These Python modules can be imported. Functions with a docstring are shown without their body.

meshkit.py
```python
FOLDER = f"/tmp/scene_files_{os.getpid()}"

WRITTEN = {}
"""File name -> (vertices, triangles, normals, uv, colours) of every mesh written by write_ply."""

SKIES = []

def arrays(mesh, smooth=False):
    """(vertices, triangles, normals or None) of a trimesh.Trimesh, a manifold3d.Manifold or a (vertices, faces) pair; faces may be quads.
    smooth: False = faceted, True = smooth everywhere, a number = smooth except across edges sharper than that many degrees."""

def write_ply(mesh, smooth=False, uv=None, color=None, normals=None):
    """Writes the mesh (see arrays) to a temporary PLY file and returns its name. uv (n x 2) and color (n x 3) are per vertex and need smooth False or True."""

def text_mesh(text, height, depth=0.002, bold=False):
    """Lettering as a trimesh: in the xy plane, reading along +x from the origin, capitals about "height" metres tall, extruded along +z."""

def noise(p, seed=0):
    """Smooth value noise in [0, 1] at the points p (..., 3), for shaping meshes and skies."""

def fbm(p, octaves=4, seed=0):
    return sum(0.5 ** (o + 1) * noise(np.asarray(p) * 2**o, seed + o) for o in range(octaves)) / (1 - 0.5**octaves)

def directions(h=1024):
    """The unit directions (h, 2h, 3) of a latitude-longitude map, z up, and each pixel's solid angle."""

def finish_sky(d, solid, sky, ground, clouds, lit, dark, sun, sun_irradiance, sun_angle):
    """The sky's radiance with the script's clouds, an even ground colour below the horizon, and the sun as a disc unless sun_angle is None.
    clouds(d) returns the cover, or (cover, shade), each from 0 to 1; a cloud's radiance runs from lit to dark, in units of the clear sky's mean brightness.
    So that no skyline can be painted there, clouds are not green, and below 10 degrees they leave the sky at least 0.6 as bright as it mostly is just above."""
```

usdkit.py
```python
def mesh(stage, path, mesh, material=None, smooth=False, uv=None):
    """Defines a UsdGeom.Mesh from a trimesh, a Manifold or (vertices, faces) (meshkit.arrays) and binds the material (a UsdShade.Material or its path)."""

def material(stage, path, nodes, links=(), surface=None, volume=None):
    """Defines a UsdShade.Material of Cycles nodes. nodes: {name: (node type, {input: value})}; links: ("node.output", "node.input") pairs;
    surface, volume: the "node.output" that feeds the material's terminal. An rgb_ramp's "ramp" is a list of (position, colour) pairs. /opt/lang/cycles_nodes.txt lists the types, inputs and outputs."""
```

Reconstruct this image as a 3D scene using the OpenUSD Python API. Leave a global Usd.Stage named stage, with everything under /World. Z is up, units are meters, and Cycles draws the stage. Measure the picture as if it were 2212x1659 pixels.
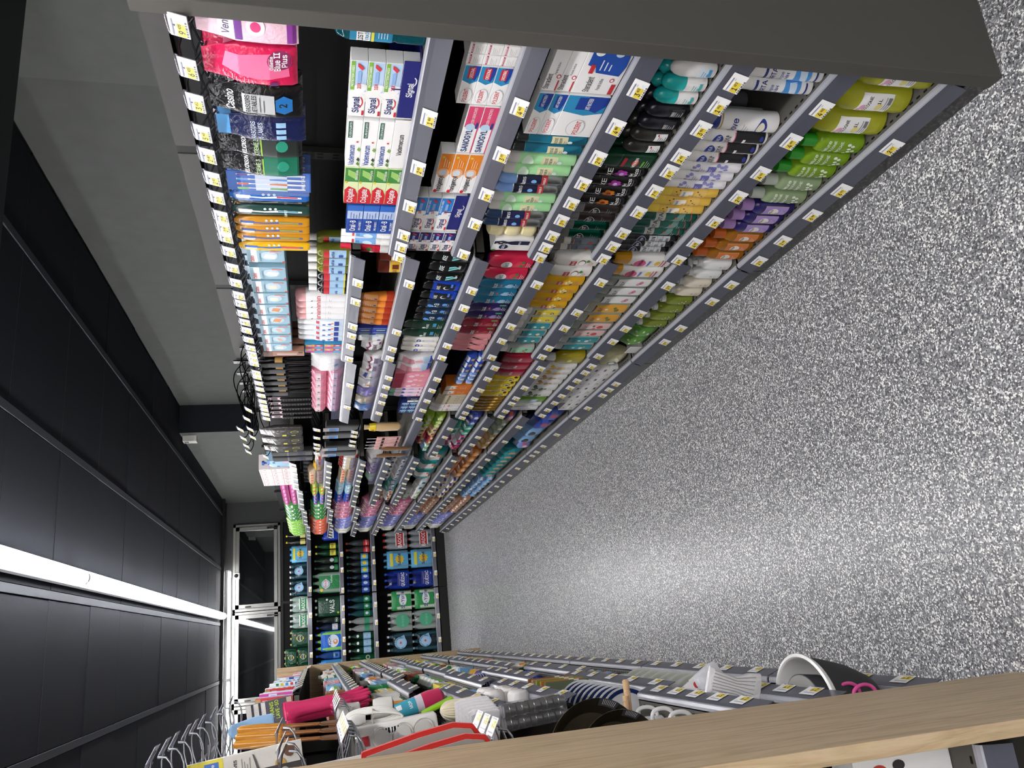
import math, random, sys
import numpy as np, trimesh, usdkit, meshkit
from pxr import Usd, UsdGeom, UsdLux, Gf, Sdf, UsdShade
random.seed(7); RNG = np.random.default_rng(7)
stage = Usd.Stage.CreateInMemory()
UsdGeom.SetStageUpAxis(stage, UsdGeom.Tokens.z); UsdGeom.SetStageMetersPerUnit(stage, 1.0)
UsdGeom.Xform.Define(stage, '/World')
# ---------------------------------------------------------------- camera, light, exposure
yaw, pit, rol, FPX = 0.301584789, 0.248366169, 0.0184126741, 1705.50238
def cam_axes():
    cy, sy, cp, sp, cr, sr = math.cos(yaw), math.sin(yaw), math.cos(pit), math.sin(pit), math.cos(rol), math.sin(rol)
    f = np.array([sy*cp, cy*cp, -sp]); r = np.array([cy, -sy, 0]); d = np.cross(f, r)
    return cr*r+sr*d, -sr*r+cr*d, f
R_, D_, F_ = cam_axes()
cam = UsdGeom.Camera.Define(stage, '/World/camera')
m = Gf.Matrix4d(1)                              # the phone was held upright and the picture lies on its side: picture right = down
for i, v in enumerate((D_, R_, -F_)): m.SetRow3(i, Gf.Vec3d(*map(float, v)))
m.SetTranslateOnly(Gf.Vec3d(0, 0, 1.6)); cam.AddTransformOp().Set(m)
cam.CreateHorizontalApertureAttr(36.0); cam.CreateVerticalApertureAttr(27.0); cam.CreateFocalLengthAttr(36.0*FPX/2212)
cam.CreateClippingRangeAttr(Gf.Vec2f(0.02, 60)); cam.CreateExposureAttr(1.95)
LAMP = 13.0                                     # radiance of the white light tubes
dome = UsdLux.DomeLight.Define(stage, '/World/night_sky'); dome.CreateIntensityAttr(1.0); dome.CreateColorAttr(Gf.Vec3f(.002, .002, .003))
# ---------------------------------------------------------------- helpers
def lin(h):
    if not isinstance(h, str): return tuple(h)
    h = h.lstrip('#'); c = [int(h[i:i+2], 16)/255 for i in (0, 2, 4)]
    return tuple(x/12.92 if x < .04045 else ((x+.055)/1.055)**2.4 for x in c)
MATS = {}
def mat(col, k='p'):
    """k: p printed card, g glossy plastic, m metal, f crinkly film, t tinted liquid or bottle, c clear plastic, w cloth, d matt paint, e light"""
    key = (col, k)
    if key in MATS: return MATS[key]
    path = '/World/Looks/m%03d' % len(MATS); c = lin(col)
    pr = dict(p=dict(roughness=.42), g=dict(roughness=.22), m=dict(roughness=.3, metallic=1.0), d=dict(roughness=.6, specular_ior_level=.2), w=dict(roughness=.95, sheen_weight=.2), f=dict(roughness=.2),
              t=dict(roughness=.06, transmission_weight=.45, ior=1.36), r=dict(roughness=.28, specular_ior_level=.6))
    if k == 'e':
        M = usdkit.material(stage, path, {'e': ('emission', dict(color=c, strength=LAMP))}, [], surface='e.emission')
    elif k == 'c':
        M = usdkit.material(stage, path, {'t': ('transparent_bsdf', dict(color=tuple(.55+.45*x for x in c))), 'g': ('glossy_bsdf', dict(color=(.9, .9, .95), roughness=.12)), 'd': ('diffuse_bsdf', dict(color=c)), 'lw': ('layer_weight', dict(blend=.5)), 'fr': ('map_range', dict(from_min=.3, from_max=1.0, to_min=.025, to_max=.2, clamp=True)), 'a': ('mix_closure', dict(fac=.07)), 'b': ('mix_closure', {})},
                             [('t.BSDF', 'a.closure1'), ('d.BSDF', 'a.closure2'), ('a.closure', 'b.closure1'), ('g.BSDF', 'b.closure2'), ('lw.facing', 'fr.value'), ('fr.result', 'b.fac')], surface='b.closure')
    elif k in 'fw':
        sc = 45 if k == 'f' else 600
        M = usdkit.material(stage, path, {'tc': ('texture_coordinate', {}), 'n': ('noise_texture', dict(scale=sc, detail=3, distortion=.6)), 'b': ('bump', dict(strength=.55 if k == 'f' else .4, distance=.006 if k == 'f' else .001)), 'p': ('principled_bsdf', dict(base_color=c, **pr[k]))},
                             [('tc.object', 'n.vector'), ('n.fac', 'b.height'), ('b.normal', 'p.normal')], surface='p.BSDF')
    else:
        M = usdkit.material(stage, path, {'p': ('principled_bsdf', dict(base_color=c, **pr[k]))}, [], surface='p.BSDF')
    MATS[key] = M
    return M
USED = {}
def numbered(path):
    n = USED.get(path, 0); USED[path] = n+1
    return path if n == 0 else '%s_%03d' % (path, n)
ALL = []
def tag(prim, label=None, cat=None, group=None, kind=None):
    for k, v in (('label', label), ('category', cat), ('group', group), ('kind', kind)):
        if v: prim.SetCustomDataByKey(k, v)
    if cat and '/Kinds/' not in str(prim.GetPath()): ALL.append((label, group))
    return prim
def mesh(name, tm, material, parent=None, smooth=False, label=None, kind=None):
    base = parent.GetPath().pathString if parent else '/World'
    p = usdkit.mesh(stage, numbered(base+'/'+name), tm, material, smooth=smooth).GetPrim()
    if label: tag(p, label)
    if kind: p.SetCustomDataByKey('kind', kind)
    return p
def thing(name, label, cat, loc=(0, 0, 0), rz=0, group=None, rx=0, ry=0, kind=None, scale=None):
    x = UsdGeom.Xform.Define(stage, numbered('/World/'+name)); x.AddTranslateOp().Set(Gf.Vec3d(*map(float, loc)))
    if rx or ry: x.AddRotateXYZOp().Set(Gf.Vec3f(rx, ry, rz))
    else: x.AddRotateZOp().Set(float(rz))
    if scale: x.AddScaleOp().Set(Gf.Vec3f(*scale))
    return tag(x.GetPrim(), label, cat, group, kind)
def struct(name, tm, material, smooth=False, parent=None, label=None):
    p = mesh(name, tm, material, parent, smooth, label)
    if not parent: p.SetCustomDataByKey('kind', 'structure')
    return p
def bx(x0, x1, y0, y1, z0, z1):
    b = trimesh.creation.box((abs(x1-x0), abs(y1-y0), abs(z1-z0))); b.apply_translation(((x0+x1)/2, (y0+y1)/2, (z0+z1)/2)); return b
cat_ = trimesh.util.concatenate
def tube(pts, r, sides=8, closed=False):
    p = np.asarray(pts, float); n = len(p)
    t = np.gradient(p, axis=0) if not closed else np.roll(p, -1, 0)-np.roll(p, 1, 0)
    t /= np.linalg.norm(t, axis=1, keepdims=True)+1e-12
    a = np.cross(t[0], [0, 0, 1.0] if abs(t[0][2]) < .9 else [1.0, 0, 0]); a /= np.linalg.norm(a)
    A = []
    for k in range(n):
        a = a-t[k]*(a@t[k]); a = a/(np.linalg.norm(a)+1e-12); A.append(a)
    A = np.array(A); B = np.cross(t, A); g = np.arange(sides)*2*np.pi/sides
    rr = np.broadcast_to(r, (n,))
    v = p[:, None]+rr[:, None, None]*(np.cos(g)[None, :, None]*A[:, None]+np.sin(g)[None, :, None]*B[:, None])
    f = []
    for i in range(n if closed else n-1):
        for j in range(sides):
            i2, j2 = (i+1) % n, (j+1) % sides
            q = [i*sides+j, i*sides+j2, i2*sides+j2, i2*sides+j]; f += [[q[0], q[1], q[2]], [q[0], q[2], q[3]]]
    v = v.reshape(-1, 3)
    if not closed:
        v = np.vstack([v, p[0], p[-1]]); c0, c1 = len(v)-2, len(v)-1
        for j in range(sides):
            j2 = (j+1) % sides; f += [[c0, j2, j], [c1, (n-1)*sides+j, (n-1)*sides+j2]]
    return trimesh.Trimesh(v, f, process=False)
def smooth_pts(pts, k=6):
    from scipy.interpolate import splprep, splev
    pts = np.asarray(pts, float); tck, _ = splprep(pts.T, s=0, k=min(3, len(pts)-1)); return np.array(splev(np.linspace(0, 1, k*len(pts)), tck)).T
def extrude_x(prof, x0, x1):
    """profile [(y, z)...] swept along x"""
    from shapely.geometry import Polygon
    e = trimesh.creation.extrude_polygon(Polygon(prof), abs(x1-x0), engine='earcut'); v = e.vertices.copy()
    e.vertices = np.c_[v[:, 2]+min(x0, x1), v[:, 0], v[:, 1]]; return e
def section(a, b, n):
    if n is None or n >= 9:
        r = min(.0018 if n is None else n*1e-4, a*.45, b*.45); o = []
        for sx, sy, t0 in ((1, -1, -90), (1, 1, 0), (-1, 1, 90), (-1, -1, 180)):
            for t in (0, 45, 90):
                t = math.radians(t0+t); o.append((sx*(a-r)+r*math.cos(t), sy*(b-r)+r*math.sin(t)))
        return np.array(o)
    t = np.arange(24)*2*np.pi/24; c, s = np.cos(t), np.sin(t)
    return np.c_[a*np.sign(c)*np.abs(c)**(2/n), b*np.sign(s)*np.abs(s)**(2/n)]
def loft(prof, n=2, yo=0):
    """prof [(z, half width, half depth)] -> closed mesh; n: superellipse exponent, None for a box with rounded edges; yo shifts the section back"""
    rings = [np.c_[section(max(a, 1e-4), max(b, 1e-4), n)+[0, yo], np.full(24 if not (n is None or n >= 9) else 12, z)] for z, a, b in prof]
    k = len(rings[0]); v = np.vstack(rings+[[[0, yo, prof[0][0]]], [[0, yo, prof[-1][0]]]]); f = []
    for i in range(len(rings)-1):
        for j in range(k):
            j2 = (j+1) % k; q = (i*k+j, i*k+j2, (i+1)*k+j2, (i+1)*k+j); f += [[q[0], q[1], q[2]], [q[0], q[2], q[3]]]
    c0, c1, L = len(v)-2, len(v)-1, (len(rings)-1)*k
    for j in range(k):
        j2 = (j+1) % k; f += [[c0, j2, j], [c1, L+j, L+j2]]
    return trimesh.Trimesh(v, f, process=False)
TXT = {}
def text_flat(s, bold):
    if (s, bold) not in TXT:
        t = meshkit.text_mesh(s, 1.0, depth=.1, bold=bool(bold)); keep = t.face_normals[:, 2] > .9
        f = t.faces[keep]; u, inv = np.unique(f, return_inverse=True); v = t.vertices[u][:, :2]
        TXT[(s, bold)] = (v-[(v[:, 0].min()+v[:, 0].max())/2, 0], inv.reshape(-1, 3), np.ptp(v[:, 0]))
    return TXT[(s, bold)]
def wrap(xz, prof, n, off, yo=0):
    pz = np.array([p[0] for p in prof])
    o = np.argsort(pz, kind='stable'); z = xz[:, 1]
    a = np.interp(z, pz[o], np.array([p[1] for p in prof])[o]); b = np.interp(z, pz[o], np.array([p[2] for p in prof])[o])
    if n is None or n >= 9: y = -b
    else: y = -b*np.power(np.clip(1-np.power(np.clip(np.abs(xz[:, 0])/np.maximum(a, 1e-5), 0, .985), n), 0, 1), 1/n)
    return np.c_[xz[:, 0], y-off+yo, z]
def grid(x0, z0, x1, z1, nx, nz):
    gx, gz = np.meshgrid(np.linspace(x0, x1, nx+1), np.linspace(z0, z1, nz+1)); v = np.c_[gx.ravel(), gz.ravel()]; f = []
    for j in range(nz):
        for i in range(nx):
            a = j*(nx+1)+i; f += [[a, a+1, a+nx+2], [a, a+nx+2, a+nx+1]]
    return v, np.array(f)
def disc(cx, cz, rx, rz):
    v = [(cx, cz)]; f = []; S = 20
    for q in (.55, 1):
        for k in range(S): v.append((cx+rx*q*math.cos(2*math.pi*k/S), cz+rz*q*math.sin(2*math.pi*k/S)))
    for k in range(S):
        k2 = (k+1) % S; f += [[0, 1+k, 1+k2], [1+k, 1+S+k, 1+S+k2], [1+k, 1+S+k2, 1+k2]]
    return np.array(v), np.array(f)
def poly2(pts):
    from shapely.geometry import Polygon
    v, f = trimesh.creation.triangulate_polygon(Polygon(pts), engine='earcut'); return np.array(v), np.array(f)
def refine(v, f, e=.007):
    v3 = np.c_[np.asarray(v, float), np.zeros(len(v))]; L = np.linalg.norm(v3[f]-v3[np.roll(f, 1, 1)], axis=2).max()
    if L <= e: return v, f
    v3, f = trimesh.remesh.subdivide_to_size(v3, f, e, max_iter=12); return v3[:, :2], f
def prof_(s):
    """'z:a,b z:a,b' in mm -> metres"""
    o = []
    for q in s.split():
        z, ab = q.split(':'); ab = [float(x) for x in ab.split(',')]; o.append((float(z)/1000, ab[0]/1000, ab[-1]/1000))
    return o
# --- product kinds. A kind is a list of parts in millimetres, built once as a class prim; every copy references it.
#  ('b', part, profile, n, colour, look [, yo])  a body        ('x', part, (w, d, h, z0), colour, look [, yo])  a box
#  decals lie on the first body unless on=...: ('r', part, x0, z0, x1, z1, colour) ('e', part, cx, cz, rx, rz, colour) ('t', part, text, cx, z, cap height, colour, max width) ('q', part, points, colour)
KIND = {}
def build_parts(root, parts):
    bodies = []; off = .0003; dims = [0, 0, 0]
    for p in parts:
        k, name = p[0], p[1]
        if k == 'b' or k == 'x':
            if k == 'b': pr, n, col, look, yo = prof_(p[2]), p[3], p[4], p[5], (p[6] if len(p) > 6 else 0)/1000; xo = (p[7] if len(p) > 7 else 0)/1000
            else:
                w, d, h, z0 = [x/2000 if i < 2 else x/1000 for i, x in enumerate(p[2])]; e = .0008
                xo = 0; pr, n, col, look, yo = [(z0, w-e, d-e), (z0+e, w, d), (z0+h-e, w, d), (z0+h, w-e, d-e)], None, p[3], p[4], (p[5] if len(p) > 5 else 0)/1000
            lm = loft(pr, n, yo); lm.apply_translation((xo, 0, 0)); mesh(name, lm, mat(col, look), root, smooth=40)
            bodies.append((pr, n, yo)); dims = [max(dims[0], 2*max(q[1] for q in pr)), max(dims[1], 2*max(q[2] for q in pr)), max(dims[2], max(q[0] for q in pr))]
            continue
        if k == 'on': parts_on[0] = name; continue
        pr, n, yo = bodies[parts_on[0]]
        s = .001
        if k == 'r':
            x0, z0, x1, z1 = [q*s for q in p[2:6]]; v, f = grid(x0, z0, x1, z1, 1 if (n is None or n >= 9) else 8, 1 if (n is None or n >= 9) else 5); col = p[6]
        elif k == 'e': v, f = disc(*[q*s for q in p[2:6]]); col = p[6]
        elif k == 'q': v, f = poly2([(a*s, b*s) for a, b in p[2]]); col = p[3]
        elif k == 't':
            v, f, w = text_flat(p[2], 1); h = p[5]*s; mw = p[7]*s if len(p) > 7 else 9
            sx = min(h, mw/max(w, 1e-6)); v = v*[sx, h]+[p[3]*s, p[4]*s]; col = p[6]
        off += .00018
        if n is not None and n < 9: v, f = refine(v, f)
        V = wrap(np.asarray(v, float), pr, n, off, yo)
        mesh(name, trimesh.Trimesh(V, f, process=False), mat(col, 'p'), root)
    return dims
parts_on = [0]
def K(key, name, cat, label, *parts):
    KIND[key] = [name, cat, label, parts, None, None]
def kind_of(key):
    q = KIND[key]
    if q[4] is None:
        c = stage.CreateClassPrim('/World/Kinds/'+key); parts_on[0] = 0
        q[5] = build_parts(c, q[3]); q[4] = c.GetPath()
    return q
stage.CreateClassPrim('/World/Kinds')
def put(key, label, loc, rz=0, group=None, scale=None, rx=0, ry=0):
    q = kind_of(key); t = thing(q[0], label, q[1], loc, rz, group, rx, ry, None, scale)
    t.GetReferences().AddInternalReference(q[4]); t.SetInstanceable(True); return t
ORD = ['first', 'second', 'third', 'fourth', 'fifth', 'sixth', 'seventh', 'eighth', 'ninth', 'tenth', 'eleventh', 'twelfth', 'thirteenth', 'fourteenth']
NUM = ['zero', 'one', 'two', 'three', 'four', 'five', 'six', 'seven', 'eight', 'nine', 'ten', 'eleven', 'twelve', 'thirteen', 'fourteen']
def suffix(i, n, r, R, s, S):
    o = []
    if S == 2: o.append(('lower', 'upper')[s])
    elif S > 2: o.append('top one' if s == S-1 else 'bottom one' if s == 0 else ORD[S-1-s]+' from top')
    if n == 2: o.append(('nearer', 'farther')[i])
    elif n > 2: o.append('%s of %s' % (ORD[i], NUM[n]))
    if R > 1: o.append('front row' if r == 0 else ORD[r]+' row')
    return (', '+', '.join(o)) if o else ''
BASES = {}
SIDE = dict(R=-90, B=0, L=90)
def run(side, key, z, y0, y1, n=1, rows=1, stack=1, front=None, where=None, rscale=1.0, skip=()):
    """n copies side by side from y0 to y1 on a shelf (x0 to x1 on the back shelves), rows deep, stacked; front = where the front faces stand"""
    q = kind_of(key); w, d, h = q[5]; base = q[2]+(', '+where if where else ''); z += .0012
    pitch = abs(y1-y0)/n; sc = min(1.0, pitch*.975/w)
    F = {'R': 1.187, 'B': 10.15, 'L': -.262}[side] if front is None else front
    k = F/1.18 if side == 'R' and front is not None else 1.0
    grp = '%s, %s' % (q[0].replace('_', ' ')+'s', base)
    for r in range(rows):
        for i in range(n):
            for s in range(stack):
                if (i, r, s) in skip: continue
                c = y0+(i+.5)*(y1-y0)/n; dd = d/2+r*(d+.003); zz = z+s*(h+.0006)
                if side == 'R': loc = (F+dd+.0, c*k, zz)
                elif side == 'L': loc = (F-dd, c, zz)
                else: loc = (c, F+dd, zz)
                put(key, base+suffix(i, n, r, rows, s, stack), loc, SIDE[side], grp if n*rows*stack > 1 else None, (sc, 1, 1) if sc < .999 else None)
# ---------------------------------------------------------------- the setting
def speckle(path, scale, stops, rough, bump=0, spec=.5):
    return usdkit.material(stage, path, {'g': ('geometry', {}), 'v': ('voronoi_texture', dict(scale=scale, randomness=1.0)), 's': ('separate_color', {}), 'r': ('rgb_ramp', dict(ramp=stops, interpolate=False)), 'p': ('principled_bsdf', dict(roughness=rough, specular_ior_level=spec))},
        [('g.position', 'v.vector'), ('v.color', 's.color'), ('s.r', 'r.fac'), ('r.color', 'p.base_color')], surface='p.BSDF')
FLOORM = speckle('/World/Looks/terrazzo', 240, [(0, (.075, .075, .08)), (.2, (.18, .18, .19)), (.5, (.28, .28, .285)), (.72, (.58, .58, .57)), (.86, (.9, .89, .85))], .33, spec=.45)
def noisy(path, c0, c1, scale, rough, stretch=(1, 1, 1), bump=.1):
    return usdkit.material(stage, path, {'g': ('geometry', {}), 'm': ('mapping', dict(scale=stretch)), 'n': ('noise_texture', dict(scale=scale, detail=5)), 'r': ('rgb_ramp', dict(ramp=[(.3, lin(c0)), (.7, lin(c1))])), 'b': ('bump', dict(strength=bump, distance=.002)), 'p': ('principled_bsdf', dict(roughness=rough, specular_ior_level=.15))},
        [('g.position', 'm.vector'), ('m.vector', 'n.vector'), ('n.fac', 'r.fac'), ('r.color', 'p.base_color'), ('n.fac', 'b.height'), ('b.normal', 'p.normal')], surface='p.BSDF')
TILEM = noisy('/World/Looks/ceiling_tile', '#24272c', '#272a30', 60, .8)
WALLG = noisy('/World/Looks/wall_grey', '#4d4f4c', '#515350', 12, .7, bump=.05)
WALLG2 = noisy('/World/Looks/wall_grey_light', '#545653', '#585a57', 12, .7, bump=.05)
OAK = usdkit.material(stage, '/World/Looks/oak', {'g': ('geometry', {}), 'm': ('mapping', dict(scale=(9, 9, .75))), 'n': ('noise_texture', dict(scale=5.5, detail=9, roughness=.62, distortion=1.1)), 'r': ('rgb_ramp', dict(ramp=[(.3, lin('#a8906e')), (.45, lin('#c9ae86')), (.6, lin('#d8be98')), (.75, lin('#bb9f7a'))])),
    'm2': ('mapping', dict(scale=(60, 60, 2.2))), 'n2': ('noise_texture', dict(scale=9, detail=6)), 'mx': ('mix', dict(mix_type='multiply', fac=.25)), 'b': ('bump', dict(strength=.15, distance=.001)), 'p': ('principled_bsdf', dict(roughness=.5))},
    [('g.position', 'm.vector'), ('m.vector', 'n.vector'), ('n.fac', 'r.fac'), ('g.position', 'm2.vector'), ('m2.vector', 'n2.vector'), ('r.color', 'mx.color1'), ('n2.color', 'mx.color2'), ('mx.color', 'p.base_color'), ('n2.fac', 'b.height'), ('b.normal', 'p.normal')], surface='p.BSDF')
GLASS = usdkit.material(stage, '/World/Looks/window_glass', {'t': ('transparent_bsdf', dict(color=(.75, .78, .78))), 'g': ('glossy_bsdf', dict(color=(1, 1, 1), roughness=.02)), 'lw': ('layer_weight', dict(blend=.5)), 'f': ('map_range', dict(from_min=.2, from_max=1.0, to_min=.12, to_max=.75, clamp=True)), 'x': ('mix_closure', {})},
    [('t.BSDF', 'x.closure1'), ('g.BSDF', 'x.closure2'), ('lw.facing', 'f.value'), ('f.result', 'x.fac')], surface='x.closure')
CZ, BY = 2.70, 10.7
struct('floor', bx(-4, 2.3, -4, BY, -.05, 0), FLOORM)
ceil = struct('ceiling', bx(-4, 2.3, -4, BY, CZ+.02, CZ+.08), mat('#15171b', 'd'))
xs = [-4.0, -3.585, -2.94, -2.295, -1.65, -1.0, -.355, .29, .935, 1.60, 2.03]
ys = [-4+.0]+[3.19+.655*k for k in range(-10, 11)]+[10.33]
wobble = np.random.default_rng(3)
for i in range(len(xs)-1):                        # the square metal panels, one mesh each
    for j in range(len(ys)-1):
        if ys[j+1] < -1.5 or xs[i+1] < -2.4: continue
        t = wobble.uniform(-.002, .002)
        mesh('ceiling_tile', bx(xs[i]+.021, xs[i+1]-.021, ys[j]+.004, ys[j+1]-.004, CZ+t, CZ+.014+t), TILEM, ceil)
for x in xs[1:-1]: mesh('ceiling_bar', bx(x-.017, x+.017, -4, 10.33, CZ-.004, CZ+.012), mat('#3f4348', 'd'), ceil)
for y in ys[6:-1]: mesh('ceiling_joint', bx(-2.4, 2.03, y-.003, y+.003, CZ+.001, CZ+.01), mat('#2f3338', 'd'), ceil)
struct('trim_1', bx(-4, 2.03, 10.335, 10.40, CZ-.03, CZ+.02), mat('#191918', 'd'))
struct('wall_right', bx(2.03, 2.15, 2.70, 6.97, 0, CZ+.05), WALLG)
struct('wall_right_front', bx(2.03, 2.15, -4, 2.70, 0, CZ+.05), WALLG2)
struct('wall_right_rear', bx(1.79, 2.15, 6.975, BY, 0, CZ+.05), WALLG)
struct('wall_right_step', bx(1.786, 2.03, 6.965, 6.975, 0, CZ), mat('#1b1f23', 'd'))
struct('trim_2', bx(.9, 2.03, 1.9, 2.29, 2.45, CZ), mat('#3c3f41', 'd'))        # dark boxed-in beam by the top corner
struct('wall_left', bx(-4.1, -4, -4, BY, 0, CZ+.05), WALLG)
struct('wall_front', bx(-4, 2.15, -4.1, -4, 0, CZ+.05), WALLG)
back = struct('wall_back', cat_([bx(-4, 2.03, BY, BY+.12, 0, 2.03), bx(-4, 2.03, BY, BY+.12, 2.6, CZ+.05), bx(1.50, 2.03, BY, BY+.12, 2.03, 2.6)]), mat('#454745', 'd'))
alu = mat('#8a8984', 'g')
def window(x0, x1, n):
    z0, z1 = 2.03, 2.60
    w = struct('window_%d' % n, cat_([bx(x0, x1, BY-.03, BY+.05, z0, z0+.03), bx(x0, x1, BY-.03, BY+.05, z1-.03, z1), bx(x0, x0+.03, BY-.03, BY+.05, z0, z1), bx(x1-.03, x1, BY-.03, BY+.05, z0, z1)]), alu)
    mesh('sash', cat_([bx(x0+.035, x1-.035, BY-.045, BY, z0+.035, z0+.075), bx(x0+.035, x1-.035, BY-.045, BY, z1-.075, z1-.035), bx(x0+.035, x0+.08, BY-.045, BY, z0+.035, z1-.035), bx(x1-.08, x1-.035, BY-.045, BY, z0+.035, z1-.035)]), mat('#807f7a', 'g'), w)
    mesh('pane', bx(x0+.07, x1-.07, BY-.02, BY-.014, z0+.07, z1-.07), GLASS, w)
    mesh('night_board', bx(x0+.02, x1-.02, BY+.051, BY+.06, z0+.02, z1-.02), mat('#141414', 'd'), w)
    mesh('hinge', tube([(x0+.05, BY-.05, z0+.35), (x0+.05, BY-.05, z0+.42)], .008), mat('#3a3a38', 'm'), w)
    mesh('handle', cat_([bx(x1-.07, x1-.05, BY-.06, BY-.045, z0+.1, z0+.16), bx(x1-.066, x1-.054, BY-.075, BY-.055, z0+.03, z0+.13)]), mat('#3a3a38', 'm'), w)
window(.43, 1.50, 1); window(-.66, .42, 2); window(-1.75, -.67, 3); window(-2.84, -1.76, 4)
# light tubes: they are the room's only lamps
def tube_lamp(p0, p1, r, label):
    p0, p1 = np.array(p0, float), np.array(p1, float); u = (p1-p0)/np.linalg.norm(p1-p0)
    t = thing('light_tube', label, 'lamp', p0, 0, 'light tubes under the ceiling')
    mesh('tube', tube([u*.02, p1-p0-u*.02], r, 12), mat('#fdfcff', 'e'), t, smooth=40)
    n_ = np.cross(u, [0, 0, 1]); h = (np.array([[-1.05, .25], [-1.05, 1.15], [1.05, 1.15], [1.05, .25], [.98, .25], [.98, 1.05], [-.98, 1.05], [-.98, .25]])*r)
    k = len(h); q = np.vstack([[p+n_*a+np.array([0, 0, b]) for a, b in h] for p in (u*.0, p1-p0)]); fc = []
    for j in range(k): fc += [[j, (j+1) % k, k+(j+1) % k], [j, k+(j+1) % k, k+j]]
    mesh('housing', trimesh.Trimesh(q, fc, process=False), mat('#c9cacc', 'd'), t)
    for a in (np.zeros(3), p1-p0-u*.02): mesh('end_cap', tube([a, a+u*.02], r*.96, 12), mat('#e8e8e8', 'g'), t)
    mesh('mount', tube([u*.3+[0, 0, r*.8], u*.3+[0, 0, CZ-p0[2]]], .012, 6), mat('#bdbdbd', 'm'), t)
for i in range(8):
    y0 = -1.9+1.5*i
    tube_lamp((.375, y0, 2.645), (.375, y0+1.499, 2.645), .036, 'white ceiling light tube, %s of eight along the aisle' % ORD[i])
for i in range(6): tube_lamp((-2.25, -1.9+2*i, 2.645), (-2.25, .099+2*i, 2.645), .033, 'white light tube, %s of six above the next aisle' % ORD[i])
for i in range(3): tube_lamp((.93-1.28*i, 10.52, 2.635), (.93-1.28*(i+1)+.001, 10.52, 2.635), .028, 'white light tube across the back wall, %s of three' % ORD[i])
for i, y in enumerate((-1.1, -2.6)): tube_lamp((-2.0, y, 2.60), (1.9, y, 2.60), .033, 'white light tube running crosswise behind the viewer, %s one' % ORD[i])
t = thing('security_camera', 'small white security camera above the back window', 'camera', (.865, 10.66, 2.555))
mesh('housing', loft([(-.04, .035, .03), (-.035, .04, .035), (.035, .04, .035), (.04, .035, .03)], 5), mat('#cfcfca', 'g'), t, 40)
l = trimesh.creation.cylinder(.024, .014, sections=20); l.apply_transform(trimesh.transformations.rotation_matrix(math.pi/2, [1, 0, 0])); l.apply_translation((0, -.04, 0)); mesh('lens', l, mat('#0c0c0d', 'g'), t, 40)
t = thing('wall_sensor', 'white rectangular sensor box high on the grey wall by the dark step', 'sensor', (1.79, 7.12, 2.595))
mesh('body', bx(-.05, 0, -.045, .045, -.02, .09), mat('#d8d6d0', 'g'), t); mesh('grille', cat_([bx(-.052, -.05, -.03+.02*k, -.018+.02*k, .045, .08) for k in range(3)]), mat('#7c7a74', 'd'), t)
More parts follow.
